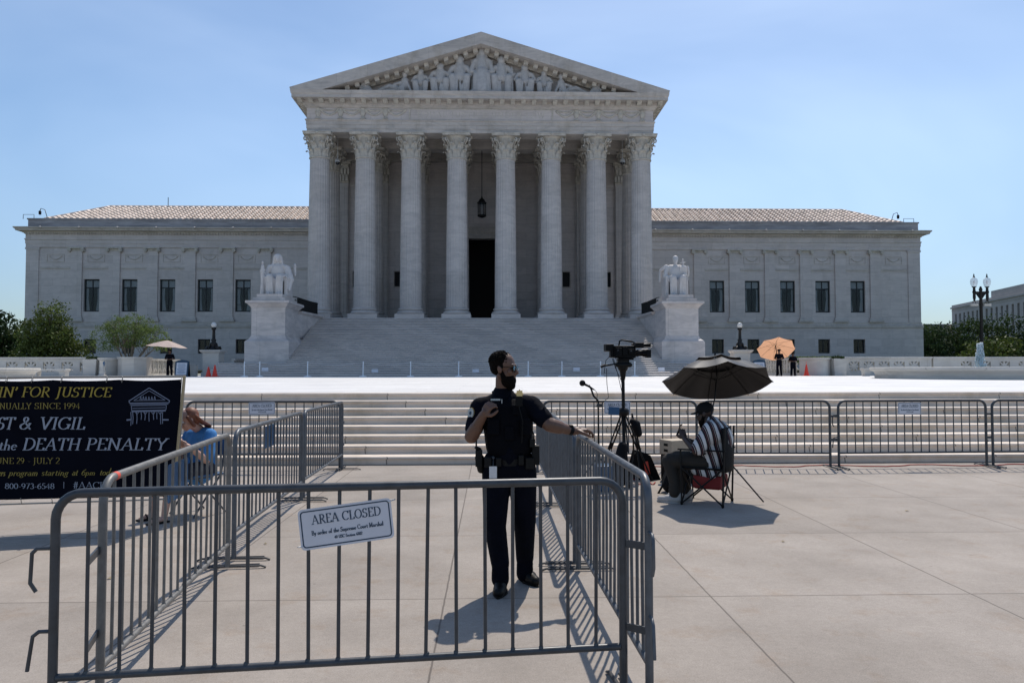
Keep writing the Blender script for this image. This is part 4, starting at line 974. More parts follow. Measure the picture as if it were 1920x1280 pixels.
# planters
def planter(px, Y, w, h, lab, fol=True):
    x = X(px, Y); t = thing('planter', lab, 'planter', (x, Y, ZP))
    obj('pot', MB().prism([(x-w*.43, ZP), (x+w*.43, ZP), (x+w*.5, ZP+h), (x-w*.5, ZP+h)], Y-w*.45, Y+w*.45), 'wallstone', t, bevel=.02)
    obj('soil', MB().box(x-w*.42, x+w*.42, Y-w*.4, Y+w*.4, ZP+h, ZP+h+.02), 'bark', t)
    if fol:
        m = MB(); rnd = random.Random(px)
        for k in range(240):
            a = rnd.uniform(0, 2*pi); rr = rnd.random()**.5*w*.5; c = Vector((x+rr*cos(a), Y+rr*sin(a), ZP+h+rnd.uniform(0, .25)*(1-rr/w)))
            leafq(m, c, rnd, .07)
        obj('leaves', m, 'leaf_mid', t)
def leafq(m, c, rnd, s, up=.3):
    d = Vector((rnd.gauss(0, 1), rnd.gauss(0, 1), rnd.gauss(0, 1)+up)).normalized(); e = d.cross(Vector((rnd.gauss(0, 1), rnd.gauss(0, 1), rnd.gauss(0, 1)))).normalized()
    l = s*rnd.uniform(.7, 1.3); w = l*.5
    m.add([c-d*l, c+e*w, c+d*l, c-e*w], [(0, 1, 2, 3)])
planter(173, 48.6, .82, 1.1, 'square white planter with low greenery at the left wall')
planter(1571, 48.6, .82, 1.12, 'square white planter with yellowish greenery at the right wall')
planter(361, 49.3, .52, .75, 'small tapered white planter behind the left notice board', fol=False)
# notice boards
def sandwich(px, Y, lab):
    x = X(px, Y); t = thing('notice_board', lab, 'sign', (x, Y, ZP), group='dark framed notice boards on the plaza')
    rot = Matrix.Rotation(R(-10), 3, 'X')
    for sg, nm in ((1, 'front_board'), (-1, 'rear_board')):
        rt_ = Matrix.Rotation(R(-10*sg), 3, 'X'); m = MB(); o = m.prism([(-.42, 0), (.42, 0), (.42, .98), (.25, 1.05), (0, 1.09), (-.25, 1.05), (-.42, .98)], -.02, .02)
        o.transform(Matrix.Translation((x, Y-sg*.2, ZP)) @ rt_.to_4x4()); b = obj(nm, o, 'signblue' if sg > 0 else 'black', t)
        if sg > 0:
            f = MB().box(-.33, .33, -.03, -.021, .12, .9).transform(Matrix.Translation((x, Y-.2, ZP)) @ rt_.to_4x4()); obj('paper', f, 'signwhite', b)
            tx = MB()
            for k in range(9): w_ = (.22, .26, .24, .2, .27, .25, .18, .26, .2)[k]; tx.box(-w_, w_, -.034, -.031, .78-k*.07, .80-k*.07)
            tx.transform(Matrix.Translation((x, Y-.2, ZP)) @ rt_.to_4x4()); obj('text_lines', tx, 'blueback', b)
sandwich(342, 48.2, 'dark blue notice board with pale paper beside the left guard')
sandwich(1423, 48.2, 'dark blue notice board with pale paper under the tan umbrella')
# traffic cones
def cone(px, Y, h, lab, tall=False):
    x = X(px, Y); t = thing('traffic_cone', lab, 'traffic cone', (x, Y, ZP), group='orange cones on the plaza')
    obj('cone_body', MB().lathe([(.17, ZP+.03), (.15, ZP+.1), (.035, ZP+h)], 16, (x, Y, 0)), 'orange', t)
    obj('foot_plate', MB().box(x-.2, x+.2, Y-.2, Y+.2, ZP+.004, ZP+.04), 'orange', t, bevel=.01)
    obj('band', MB().lathe([(.105, ZP+h*.42), (.08, ZP+h*.62)], 16, (x, Y, 0)), 'reflect', t)
    if tall: obj('top_knob', MB().lathe([(.035, ZP+h), (.03, ZP+h+.08), (.05, ZP+h+.12), (.02, ZP+h+.2)], 10, (x, Y, 0)), 'reflect', t)
cone(391, 46.3, .62, 'orange cone left of a slightly taller one below the left lamp pier'); cone(403, 46.3, .74, 'orange cone at the right of a pair below the left lamp pier'); cone(1512, 48.0, .75, 'single orange cone with a pale band right of the two guards', True)
# light posts with small signs along the foot of the steps
pxs = [458, 487, 577, 681, 770, 860, 990, 1053, 1125, 1189]
pos = [(X(px, 46.4), 46.4-.02*k) for k, px in enumerate(pxs)]
def place_of(px): return {458: 'first from the left pedestal', 487: 'second from the left pedestal', 577: 'third in the row from the left', 681: 'fourth in the row from the left', 770: 'fifth in the row from the left', 860: 'just left of the officer in black', 990: 'just right of the head of the officer', 1053: 'second right of the officer', 1125: 'left beside the television camera', 1189: 'right of the television camera'}[px]
for (x, Y), px in zip(pos, pxs):
    t = thing('barrier_post', 'thin pale post at the stair foot, '+place_of(px), 'post', (x, Y, ZP), group='pale posts along the foot of the steps')
    obj('post', MB().tube([(x, Y, ZP+.04), (x+.01, Y, ZP+.95)], .034, 8), 'stanch', t); obj('base_plate', MB().lathe([(.24, ZP+.004), (.23, ZP+.04), (.05, ZP+.07)], 20, (x, Y, 0)), 'stanch', t)
NTH = 'first second third fourth fifth sixth seventh eighth ninth'.split()
for i_, (a, b) in enumerate(zip(pos[:-1], pos[1:])):
    pts = [(a[0]+(b[0]-a[0])*k/8, a[1]+(b[1]-a[1])*k/8, ZP+.90-.16*(1-((k-4)/4)**2)) for k in range(9)]
    c = obj('cord', MB().tube(pts, .005, 4), 'stanch'); props(c, 'thin cord from the '+NTH[i_]+' to the next pale post, counted from the left', 'cord', 'cords between the pale posts')
for i, px in enumerate((497, 703, 892, 1081, 1240)):
    x = X(px, 46.3); z = at(px, 692 if px > 900 or px < 600 else 695, 46.3).z
    t = obj('small_sign', MB().box(x-.2, x+.2, 46.28, 46.29, z-.11, z+.11), 'signwhite')
    props(t, 'small pale sign hanging on the cord '+('at the left pedestal', 'between the third and fifth posts', 'just left of the head of the officer', 'left of the television camera', 'left of the black umbrella')[i], 'sign', 'small signs on the cord')

# ---- umbrellas
def umbrella(name, lab, c, Rr, dome, tilt, az, mat, n=8, top=None, vent=False, rib='black', curve=.35, spin=0.0):
    """canopy tilted by `tilt` so that its axis leans towards azimuth az"""
    t = thing(name, lab, 'umbrella', tuple(c)); rot = Matrix.Rotation(az, 4, 'Z') @ Matrix.Rotation(tilt, 4, 'Y'); T = Matrix.Translation(c) @ rot
    def prof(u, hgt=dome): return hgt*(1-u**(1.0+curve*2))*(1) if curve else hgt*(1-u)
    def canopy(u0, u1, lift=0.0, dm=dome, K=5):
        m = MB(); sub = 4; vs = []; nn = n*sub
        for j in range(K+1):
            u = u0+(u1-u0)*j/K
            for k in range(nn):
                ph = (k % sub)/sub; a = 2*pi*k/nn+spin; sag = 4*ph*(1-ph)
                rr = Rr*u*(1-sag*(1-cos(pi/n))*1.25)
                vs.append((rr*cos(a), rr*sin(a), dm*(1-u**(1.0+curve*2))+lift-sag*.03*u))
        m.add(vs, [(j*nn+k, j*nn+(k+1) % nn, (j+1)*nn+(k+1) % nn, (j+1)*nn+k) for j in range(K) for k in range(nn)], True)
        return m.transform(T)
    if vent:
        obj('canopy', canopy(.40, 1), mat, t); obj('vent_canopy', canopy(.03, .52, .035), mat, t)
    else: obj('canopy', canopy(.02, 1), mat, t)
    for k in range(n):
        a = 2*pi*k/n+spin; m = MB(); m.tube([(Rr*u*cos(a), Rr*u*sin(a), dome*(1-u**(1+curve*2))-.012) for u in (.03, .25, .5, .75, 1.0)], .0045*max(1, Rr*1.3), 5)
        m.tube([(Rr*.5*cos(a), Rr*.5*sin(a), dome*(1-.5**(1+curve*2))-.012), (.02*cos(a), .02*sin(a), dome*.35-.08)], .004*max(1, Rr*1.3), 4)
        obj('rib', m.transform(T), rib, t)
    return t, T
t, T = umbrella('patio_umbrella', 'large tan patio umbrella tilted over two guards', at(1455, 654, 48.6), 1.22, .42, R(38), R(80), 'umb_tan', curve=.1)
b = Vector((at(1462, 700, 48.6).x, 48.7, ZP)); obj('pole', MB().tube([T @ Vector((0, 0, .3)), T @ Vector((0, 0, -.1)), b], .03, 8), 'black', t)
t, T = umbrella('patio_umbrella', 'pale cream patio umbrella opened flat over the left guard', at(313, 650, 49.0), 1.32, .42, R(4), R(0), 'umb_pink', curve=.1)
q = at(316, 700, 49.1); obj('pole', MB().tube([T @ Vector((0, 0, .35)), (q.x, 49.2, ZP)], .03, 8), 'black', t)

# ---- double street lamp, right
Y = 52.0; x = at(1840, 600, Y).x
t = thing('street_lamp', 'black double street lamp with two clear acorn globes at the right', 'street lamp', (x, Y, ZP+.3))
obj('lamp_post', MB().lathe([(.32, ZP), (.3, ZP+.4), (.17, ZP+.8), (.12, ZP+1.2), (.10, 7.1), (.13, 7.15), (.05, 7.4)], 16, (x, Y, 0)), 'black', t)
obj('cross_arm', MB().tube([(x-.52, Y, 6.75), (x-.45, Y, 7.0), (x+.45, Y, 7.0), (x+.52, Y, 6.75)], .06, 8).prism([(x-.42, 6.97), (x+.42, 6.97), (x+.12, 6.55), (x-.12, 6.55)], Y-.03, Y+.03), 'black', t)
for sg in (-1, 1):
    xx = x+sg*.47
    hd = obj('lamp_holder', MB().lathe([(.05, 6.35), (.1, 6.6), (.09, 6.9), (.13, 7.0), (.09, 7.1), (.08, 7.3), (.16, 7.38)], 12, (xx, Y, 0)), 'black', t)
    obj('lamp_globe', MB().lathe([(.15, 7.385), (.22, 7.55), (.25, 7.75), (.22, 7.92), (.10, 8.02), (.05, 8.05)], 18, (xx, Y, 0)), 'clearglobe', hd)
    obj('finial', MB().lathe([(.09, 8.03), (.04, 8.12), (.05, 8.18), (.01, 8.32)], 8, (xx, Y, 0)), 'black', hd)
    obj('bulb', MB().ell((xx, Y, 7.7), (.06, .06, .14)), 'white', hd)
    obj('small_sign_box', MB().box(xx-.28, xx+.22, Y-.1, Y+.1, 6.0, 6.16), 'wallstone', t); obj('hanger', MB().tube([(xx-.1, Y, 6.16), (xx-.12, Y, 6.35), (xx+.1, Y, 6.35), (xx+.08, Y, 6.16)], .02, 5), 'black', t)

# ---- far office building
t = thing('office_building', 'long pale stone office building with rows of narrow windows behind the trees', 'building', (150, 225, ZP))
A = at(1785, 600, 225); Bq = at(1925, 600, 180); Bq = Vector((A.x, A.y, 0)) + (Vector((Bq.x, Bq.y, 0))-Vector((A.x, A.y, 0)))*1.6; d = (Vector((Bq.x, Bq.y, 0))-Vector((A.x, A.y, 0))); Lh = d.length; d.normalize(); nrm = Vector((d.y, -d.x, 0))
rot = Matrix.Rotation(math.atan2(d.y, d.x), 4, 'Z'); Tm = Matrix.Translation((A.x, A.y, 0)) @ rot
ws = [(3+k*3.0-.6, 3+k*3.0+.6, 14.2, 17.9) for k in range(int(Lh/3.0)-1)]+[(3+k*3.0-.6, 3+k*3.0+.6, 9, 13.4) for k in range(int(Lh/3.0)-1)]
obj('facade', wall_holes(MB(), 0, Lh, 0, 19.6, ws, 0, .6).box(0, .5, .61, 40, 0, 19.6).transform(Tm), 'limestone', t)
obj('cornice', MB().box(-.3, Lh, -.35, .6, 19.603, 20.1).box(0, Lh, 0, .4, 20.103, 20.7).box(-.05, Lh, -.1, -.003, 18.9, 19.1).transform(Tm), 'limestone', t)
obj('penthouse', MB().box(25, Lh, .8, 20, 20.705, 22.6).transform(Tm), 'limestone', t)
obj('roof_slab', MB().box(.5, Lh, .61, 40, 19.3, 19.59).transform(Tm), 'lead', t)
obj('window_glass', MB().box(.6, Lh, .8, .9, 2, 19).transform(Tm), 'farglass', t)
t = obj('low_building', MB().box(A.x-9, A.x+3, 226, 240, ZP, 14.6).box(A.x-9.3, A.x+3.2, 225.8, 226.2, 14.603, 15.1), 'limestone'); props(t, 'low stone wing left of the office building above the trees', 'building')

# ---- trees
def tree(name, lab, x, y, z0, blobs, n, ls, mat, bark='bark', stems=1, seed=1, r0=.18, group=None):
    rnd = random.Random(seed); t = thing(name, lab, 'tree', (x, y, z0), group=group); m = MB()
    vol = [b[3]*b[3]*b[4] for b in blobs]; tot = sum(vol)
    for b, v in zip(blobs, vol):
        bx, by, bz, br, bh = b
        for c in range(int(n*v/tot/14)+1):         # sprays of leaves spread through the volume
            while True:
                p = Vector((rnd.uniform(-1, 1), rnd.uniform(-1, 1), rnd.uniform(-1, 1)))
                if p.length < 1 and rnd.random() < .35+.65*p.length: break
            p *= rnd.uniform(.9, 1.08); q = Vector((x+bx+p.x*br, y+by+p.y*br, bz+p.z*bh))
            for k in range(14): leafq(m, q+Vector((rnd.gauss(0, 1), rnd.gauss(0, 1), rnd.gauss(0, .7)))*ls*1.9, rnd, ls)
    obj('crown', m, mat, t)
    tr = MB(); tops = sorted(blobs, key=lambda b: b[2])
    if stems == 1:
        zt_ = max(b[2] for b in blobs); tr.tube([(x, y, z0), (x+.05, y, z0+(zt_-z0)*.5), (x, y, zt_)], [r0, r0*.7, r0*.25], 8)
        for b in blobs: tr.tube([(x, y, z0+(b[2]-z0)*.45), (x+b[0]*.55, y+b[1]*.55, z0+(b[2]-z0)*.8), (x+b[0], y+b[1], b[2]+b[4]*.3)], [r0*.45, r0*.3, r0*.1], 6)
    else:
        for k in range(stems):
            b = blobs[k % len(blobs)]; ex = x+b[0]+rnd.uniform(-.5, .5)*b[3]; ey = y+b[1]+rnd.uniform(-.5, .5)*b[3]
            tr.tube([(x+rnd.uniform(-.3, .3), y, z0), (x+(ex-x)*.45, y+(ey-y)*.4, z0+(b[2]-z0)*.55), (ex, ey, b[2]+b[4]*.6)], [r0*.5, r0*.35, r0*.08], 6)
            for q in range(4):
                f = rnd.uniform(.4, .8); sx, sy, sz = x+(ex-x)*f, y+(ey-y)*f, z0+(b[2]-z0)*(f+.1)
                tr.tube([(sx, sy, sz), (sx+rnd.uniform(-.6, .6), sy+rnd.uniform(-.5, .5), sz+rnd.uniform(.5, 1.0))], [r0*.18, r0*.04], 4)
    obj('trunk', tr, bark, t); return t
tree('magnolia_tree', 'dense glossy magnolia tree behind the far left wall', -30.1, 53, ZP+.3, [(0, 0, 2.9, 1.9, 1.3), (-.6, -.2, 4.0, 1.3, 1.2), (.2, 0, 5.2, .95, 1.25), (1.5, 0, 2.7, 1.2, .9), (-1.5, .2, 2.5, .9, .8), (.9, -.4, 4.0, 1.1, 1.0)], 11000, .10, 'leaf_mag', seed=5)
tree('small_tree', 'airy light green multi-stemmed tree before the left wing', -23.6, 51, ZP+.3, [(0, 0, 4.0, 1.5, 1.1), (-1.4, 0, 3.6, 1.2, 1.0), (1.5, 0, 3.7, 1.25, .9), (.5, 0, 4.5, 1.1, .8), (-.9, 0, 4.5, .8, .6), (2.2, 0, 3.2, .7, .6)], 9500, .055, 'leaf_light', 'barkpale', stems=11, seed=9, r0=.14)
for k, (x, y, h, r_r, lab) in enumerate(((-60.5, 92, 9.6, 4.2, 'dark rounded tree at the far left edge of the photo'), (-66, 98, 8.6, 4.4, 'dark tree just beyond the left edge behind the first'), (-54, 120, 9.0, 5, 'dark tree half hidden behind the left wing'))):
    tree('background_tree', lab, x, y, ZP, [(0, 0, h*.5, r_r, h*.4), (-r_r*.4, 0, h*.7, r_r*.6, h*.26), (r_r*.4, -.5, h*.66, r_r*.6, h*.28), (0, 0, h*.35, r_r*1.1, h*.3)], 5200, .28, 'leaf_dark', seed=20+k, r0=.3, group='dark trees beyond the left wing')
RT = [(58.5, 98, 7.0, 3.8, 'leaf_dark', 'dark tree touching the right corner of the building'), (63.5, 104, 8.3, 4.2, 'leaf_mid', 'mid green tree second from the building corner'),
      (61.0, 88, 5.3, 3.6, 'leaf_mag', 'low yellowish tree in front of the taller ones at the right'), (68.5, 100, 9.3, 4.6, 'leaf_mid', 'rounded green tree just right of the street lamp'), (67, 86, 6.0, 3.6, 'leaf_dark', 'low dark tree behind the street lamp post'),
      (74.5, 97, 9.4, 5, 'leaf_dark', 'dark tree at the right edge of the photo'), (73.5, 85, 6.6, 3.8, 'leaf_mid', 'low green tree at the right edge above the wall')]
for k, (x, y, h, r_r, mt, lab) in enumerate(RT):
    tree('background_tree', lab, x, y, ZP, [(0, 0, h*.55, r_r, h*.38), (-r_r*.5, -.8, h*.74, r_r*.42, h*.18), (r_r*.45, -.5, h*.80, r_r*.45, h*.18), (-r_r*.75, -1, h*.5, r_r*.4, h*.16), (r_r*.1, -1.6, h*.6, r_r*.4, h*.16), (0, 0, h*.32, r_r*1.15, h*.3)], 6200, .20, mt, seed=40+k, r0=.3, group='trees beyond the right wing')
hd = MB(); rnd = random.Random(77)
for k in range(1500): leafq(hd, Vector((rnd.uniform(X(1480, 50.5), X(1565, 50.5)), 50.5+rnd.uniform(-.4, .4), 1.9+rnd.random()*.5)), rnd, .07)
h = obj('hedge', hd, 'leaf_light'); props(h, 'low clipped hedge along the top of the right curved wall', 'hedge')

# ================================================================== LETTERING (broad-nib strokes laid out as flat ribbons)
def A_(cx, cy, rx, ry, a0, a1, n=9): return [(cx+rx*cos(R(a0+(a1-a0)*k/n)), cy+ry*sin(R(a0+(a1-a0)*k/n))) for k in range(n+1)]
def S_(x, y, w=.13): return [(x-w, y), (x+w, y)]
G = {   # width, strokes   (cap height 1, x-height .48 scaled below)
 'A': (.78, [[(.08, 0), (.39, 1)], [(.39, 1), (.70, 0)], [(.2, .36), (.58, .36)], S_(.08, 0), S_(.70, 0)]),
 'B': (.66, [[(.16, 0), (.16, 1)], [(.04, 1), (.35, 1)]+A_(.35, .77, .2, .23, 90, -90)+[(.16, .54)], [(.35, .54)]+A_(.37, .27, .24, .27, 90, -90)+[(.04, 0)]]),
 'C': (.74, [A_(.42, .5, .36, .5, 42, 318, 16), [(.7, .98), (.68, .76)]]),
 'D': (.80, [[(.16, 0), (.16, 1)], [(.04, 1), (.34, 1)]+A_(.34, .5, .4, .5, 90, -90, 14)+[(.04, 0)]]),
 'E': (.62, [[(.16, 0), (.16, 1)], [(.04, 1), (.56, 1)], [(.16, .53), (.46, .53)], [(.04, 0), (.58, 0)], [(.56, 1), (.55, .82)], [(.58, 0), (.6, .18)]]),
 'F': (.58, [[(.16, 0), (.16, 1)], [(.04, 1), (.55, 1)], [(.16, .5), (.44, .5)], [(.55, 1), (.54, .82)], S_(.16, 0)]),
 'G': (.80, [A_(.42, .5, .36, .5, 42, 345, 16), [(.7, .4), (.7, .06)], S_(.68, .41), [(.7, .98), (.68, .78)]]),
 'H': (.84, [[(.16, 0), (.16, 1)], [(.68, 0), (.68, 1)], [(.16, .52), (.68, .52)], S_(.16, 0), S_(.16, 1), S_(.68, 0), S_(.68, 1)]),
 'I': (.36, [[(.18, 0), (.18, 1)], S_(.18, 0), S_(.18, 1)]),
 'J': (.40, [[(.22, 1), (.22, .1)]+A_(.06, .02, .16, .26, 10, -100, 6), S_(.22, 1)]),
 'L': (.58, [[(.16, 0), (.16, 1)], [(.04, 0), (.54, 0)], [(.54, 0), (.56, .2)], S_(.16, 1)]),
 'M': (.94, [[(.14, 0), (.16, 1)], [(.16, 1), (.46, .1)], [(.46, .1), (.78, 1)], [(.78, 1), (.80, 0)], S_(.14, 0), S_(.80, 0), S_(.12, 1, .07), S_(.82, 1, .07)]),
 'N': (.84, [[(.15, 0), (.15, 1)], [(.15, 1), (.68, 0)], [(.68, 0), (.68, 1)], S_(.15, 0), S_(.68, 1), S_(.1, 1, .08)]),
 'O': (.82, [A_(.41, .5, .35, .5, 0, 360, 22)]),
 'P': (.62, [[(.16, 0), (.16, 1)], [(.04, 1), (.33, 1)]+A_(.33, .74, .23, .26, 90, -90)+[(.16, .48)], S_(.16, 0)]),
 'Q': (.82, [A_(.41, .5, .35, .5, 0, 360, 22), [(.45, .05), (.6, -.15), (.82, -.2)]]),
 'R': (.70, [[(.16, 0), (.16, 1)], [(.04, 1), (.33, 1)]+A_(.33, .75, .21, .25, 90, -90)+[(.16, .5)], [(.32, .5), (.66, 0)], S_(.16, 0), S_(.66, 0, .07)]),
 'S': (.58, [A_(.30, .75, .2, .24, 40, 250, 10)+[(.3, .5)]+A_(.28, .26, .23, .27, 70, -140, 10), [(.48, .97), (.47, .8)], [(.06, .03), (.06, .22)]]),
 'T': (.72, [[(.36, 0), (.36, 1)], [(.05, 1), (.67, 1)], [(.05, 1), (.06, .82)], [(.67, 1), (.66, .82)], S_(.36, 0)]),
 'U': (.80, [[(.16, 1), (.16, .3)]+A_(.40, .3, .24, .3, 180, 360, 9)+[(.64, 1)], S_(.16, 1), S_(.64, 1)]),
 'V': (.76, [[(.08, 1), (.38, 0)], [(.38, 0), (.68, 1)], S_(.08, 1), S_(.68, 1)]),
 'W': (1.05, [[(.08, 1), (.32, 0)], [(.32, 0), (.52, .95)], [(.52, .95), (.74, 0)], [(.74, 0), (.97, 1)], S_(.08, 1), S_(.97, 1)]),
 'Y': (.72, [[(.07, 1), (.36, .48)], [(.65, 1), (.36, .48)], [(.36, .48), (.36, 0)], S_(.07, 1), S_(.65, 1), S_(.36, 0)]),
 '&': (.84, [[(.76, 0), (.26, .68)]+A_(.37, .8, .14, .19, 200, -20, 8)+[(.42, .6), (.2, .42)]+A_(.3, .23, .23, .23, 140, 300, 8)+[(.6, .2), (.68, .48)], S_(.68, .48, .09)]),
 '#': (.60, [[(.16, 0), (.26, 1)], [(.36, 0), (.46, 1)], [(.04, .66), (.58, .66)], [(.02, .33), (.56, .33)]]),
 '’': (.22, [[(.12, 1), (.13, .86), (.06, .7)]]), '-': (.36, [[(.06, .34), (.30, .34)]]), '|': (.4, [[(.2, -.1), (.2, 1.05)]]), ' ': (.30, []),
 '0': (.56, [A_(.28, .48, .22, .48, 0, 360, 18)]), '1': (.44, [[(.1, .8), (.25, 1), (.25, 0)], S_(.25, 0)]),
 '2': (.54, [A_(.27, .72, .2, .26, 160, -30, 9)+[(.06, 0), (.5, 0)]]), '3': (.54, [A_(.26, .74, .18, .24, 150, -80, 9), A_(.26, .26, .22, .27, 80, -150, 10)]),
 '4': (.56, [[(.38, 0), (.38, 1), (.04, .28), (.54, .28)]]), '5': (.54, [[(.48, .98), (.16, .98), (.12, .55)]+A_(.25, .3, .23, .3, 110, -140, 10)]),
 '6': (.56, [[(.46, .97)]+A_(.5, .3, .44, .62, 110, 180, 6), A_(.29, .28, .21, .28, 0, 360, 14)]), '7': (.52, [[(.05, .97), (.48, .97), (.2, 0)]]),
 '8': (.56, [A_(.28, .75, .18, .23, 0, 360, 14), A_(.28, .26, .22, .26, 0, 360, 14)]), '9': (.56, [A_(.27, .68, .21, .28, 0, 360, 14), A_(.06, .66, .43, .66, 0, -68, 6)]),
 'a': (.50, [A_(.22, .36, .17, .12, 150, 20, 5)+[(.39, .1), (.46, .0)], A_(.22, .14, .17, .14, 80, 330, 10)]), 'c': (.46, [A_(.25, .24, .2, .24, 40, 320, 12)]),
 'd': (.56, [A_(.25, .24, .19, .24, 20, 340, 14), [(.44, 1), (.44, .05), (.52, 0)], [(.36, 1), (.44, 1)]]), 'e': (.48, [[(.06, .26), (.43, .30)]+A_(.25, .24, .19, .24, 15, 320, 12)]),
 'f': (.34, [[(.16, 0), (.16, .75)]+A_(.28, .8, .12, .18, 180, 50, 5), [(.04, .48), (.32, .48)], S_(.16, 0)]),
 'g': (.52, [A_(.23, .29, .16, .18, 0, 360, 12), [(.4, .44), (.5, .48)], A_(.24, -.12, .2, .15, 60, 400, 12)]), 'h': (.58, [[(.13, 0), (.13, 1)], [(.13, .34)]+A_(.29, .3, .16, .18, 140, 0, 6)+[(.45, 0)], S_(.13, 0, .09), S_(.45, 0, .09)]),
 'i': (.28, [[(.14, 0), (.14, .48)], [(.12, .68), (.16, .72)], S_(.14, 0, .09), [(.05, .46), (.14, .48)]]), 'l': (.28, [[(.14, 0), (.14, 1)], S_(.14, 0, .09), [(.05, .98), (.14, 1)]]),
 'm': (.86, [[(.13, 0), (.13, .48)], [(.13, .34)]+A_(.27, .3, .14, .18, 140, 0, 6)+[(.41, 0)], [(.41, .34)]+A_(.56, .3, .15, .18, 140, 0, 6)+[(.71, 0)], S_(.13, 0, .08), S_(.41, 0, .07), S_(.71, 0, .08)]),
 'n': (.58, [[(.13, 0), (.13, .48)], [(.13, .34)]+A_(.29, .3, .16, .18, 140, 0, 6)+[(.45, 0)], S_(.13, 0, .09), S_(.45, 0, .09), [(.04, .46), (.13, .48)]]),
 'o': (.52, [A_(.26, .24, .2, .24, 0, 360, 16)]), 'p': (.56, [[(.13, -.3), (.13, .48)], A_(.30, .24, .18, .24, 160, -160, 14), S_(.13, -.3, .09), [(.04, .46), (.13, .48)]]),
 'r': (.42, [[(.14, 0), (.14, .48)], [(.14, .32)]+A_(.29, .32, .13, .15, 150, 40, 5), S_(.14, 0, .09), [(.05, .46), (.14, .48)]]), 's': (.40, [A_(.2, .36, .12, .12, 40, 250, 8)+A_(.2, .12, .14, .13, 80, -140, 8)]),
 't': (.36, [[(.17, .66), (.17, .1)]+A_(.27, .1, .1, .1, 180, 320, 4), [(.05, .48), (.33, .48)]]), 'u': (.58, [[(.13, .48), (.13, .16)]+A_(.28, .16, .15, .17, 180, 330, 6)+[(.45, .12)], [(.45, .48), (.45, 0), (.53, 0)], [(.04, .47), (.13, .47)], [(.37, .47), (.45, .47)]]),
 'y': (.52, [[(.06, .48), (.26, 0)], [(.46, .48), (.26, 0), (.12, -.3), (.03, -.28)], S_(.06, .48, .08), S_(.46, .48, .07)]),
}
def text(s_, h, wt=.13, thin=.38, slant=0.0, track=.0, width=None, xs=1.0):
    """ribbons in local coordinates: x to the right, z up, front towards -y; returns (MB, width)"""
    m = MB(); x = 0.0; i = 0
    tw = sum(G[c][0]*xs+track for c in s_)-track; k_ = (width/(tw*h)) if width else 1.0
    for c in s_:
        w, sts = G[c]
        for st in sts:
            pts = [Vector(((x+p[0]*xs)*k_+p[1]*slant, 0, p[1]*(1.0 if c.isupper() or not c.isalpha() or p[1] > .5 or True else 1)))*h for p in st]
            vs = []; n = len(pts)
            for j, p in enumerate(pts):
                a = pts[max(0, j-1)]; b = pts[min(n-1, j+1)]; d = (b-a).normalized()
                dd = d - Vector((slant*d.z, 0, 0)); dd.normalize()
                hw = h*wt*.5*(thin+(1-thin)*abs(dd.z)**1.3)
                if len(st) == 2 and abs(st[0][1]-st[1][1]) > .8 and st[1][0] > st[0][0]+.15 and c in 'AMN' and st[1][1] > st[0][1]: hw *= .55
                q = Vector((-d.z, 0, d.x))*hw
                e = d*hw*.3*(-1 if j == 0 else 1 if j == n-1 else 0)
                vs += [p+q+e, p-q+e]
            off = -0.0002*(i % 9)-.0004*(i//9 % 2); i += 1
            m.add([(v.x, off, v.z) for v in vs], [(2*j, 2*j+1, 2*j+3, 2*j+2) for j in range(n-1)])
        x += w*xs+track
    return m, tw*h*k_
# frieze inscription, shallow
tm, tw = text('EQUAL·JUSTICE·UNDER·LAW'.replace('·', ' '), .42, .13, .45, track=.16, width=10.2)
tm.transform(Matrix.Translation((-5.1, 59.193, 21.68))); tb = MB(); tb._mg(tm)
obj('inscription', tb, 'cap', FRI)

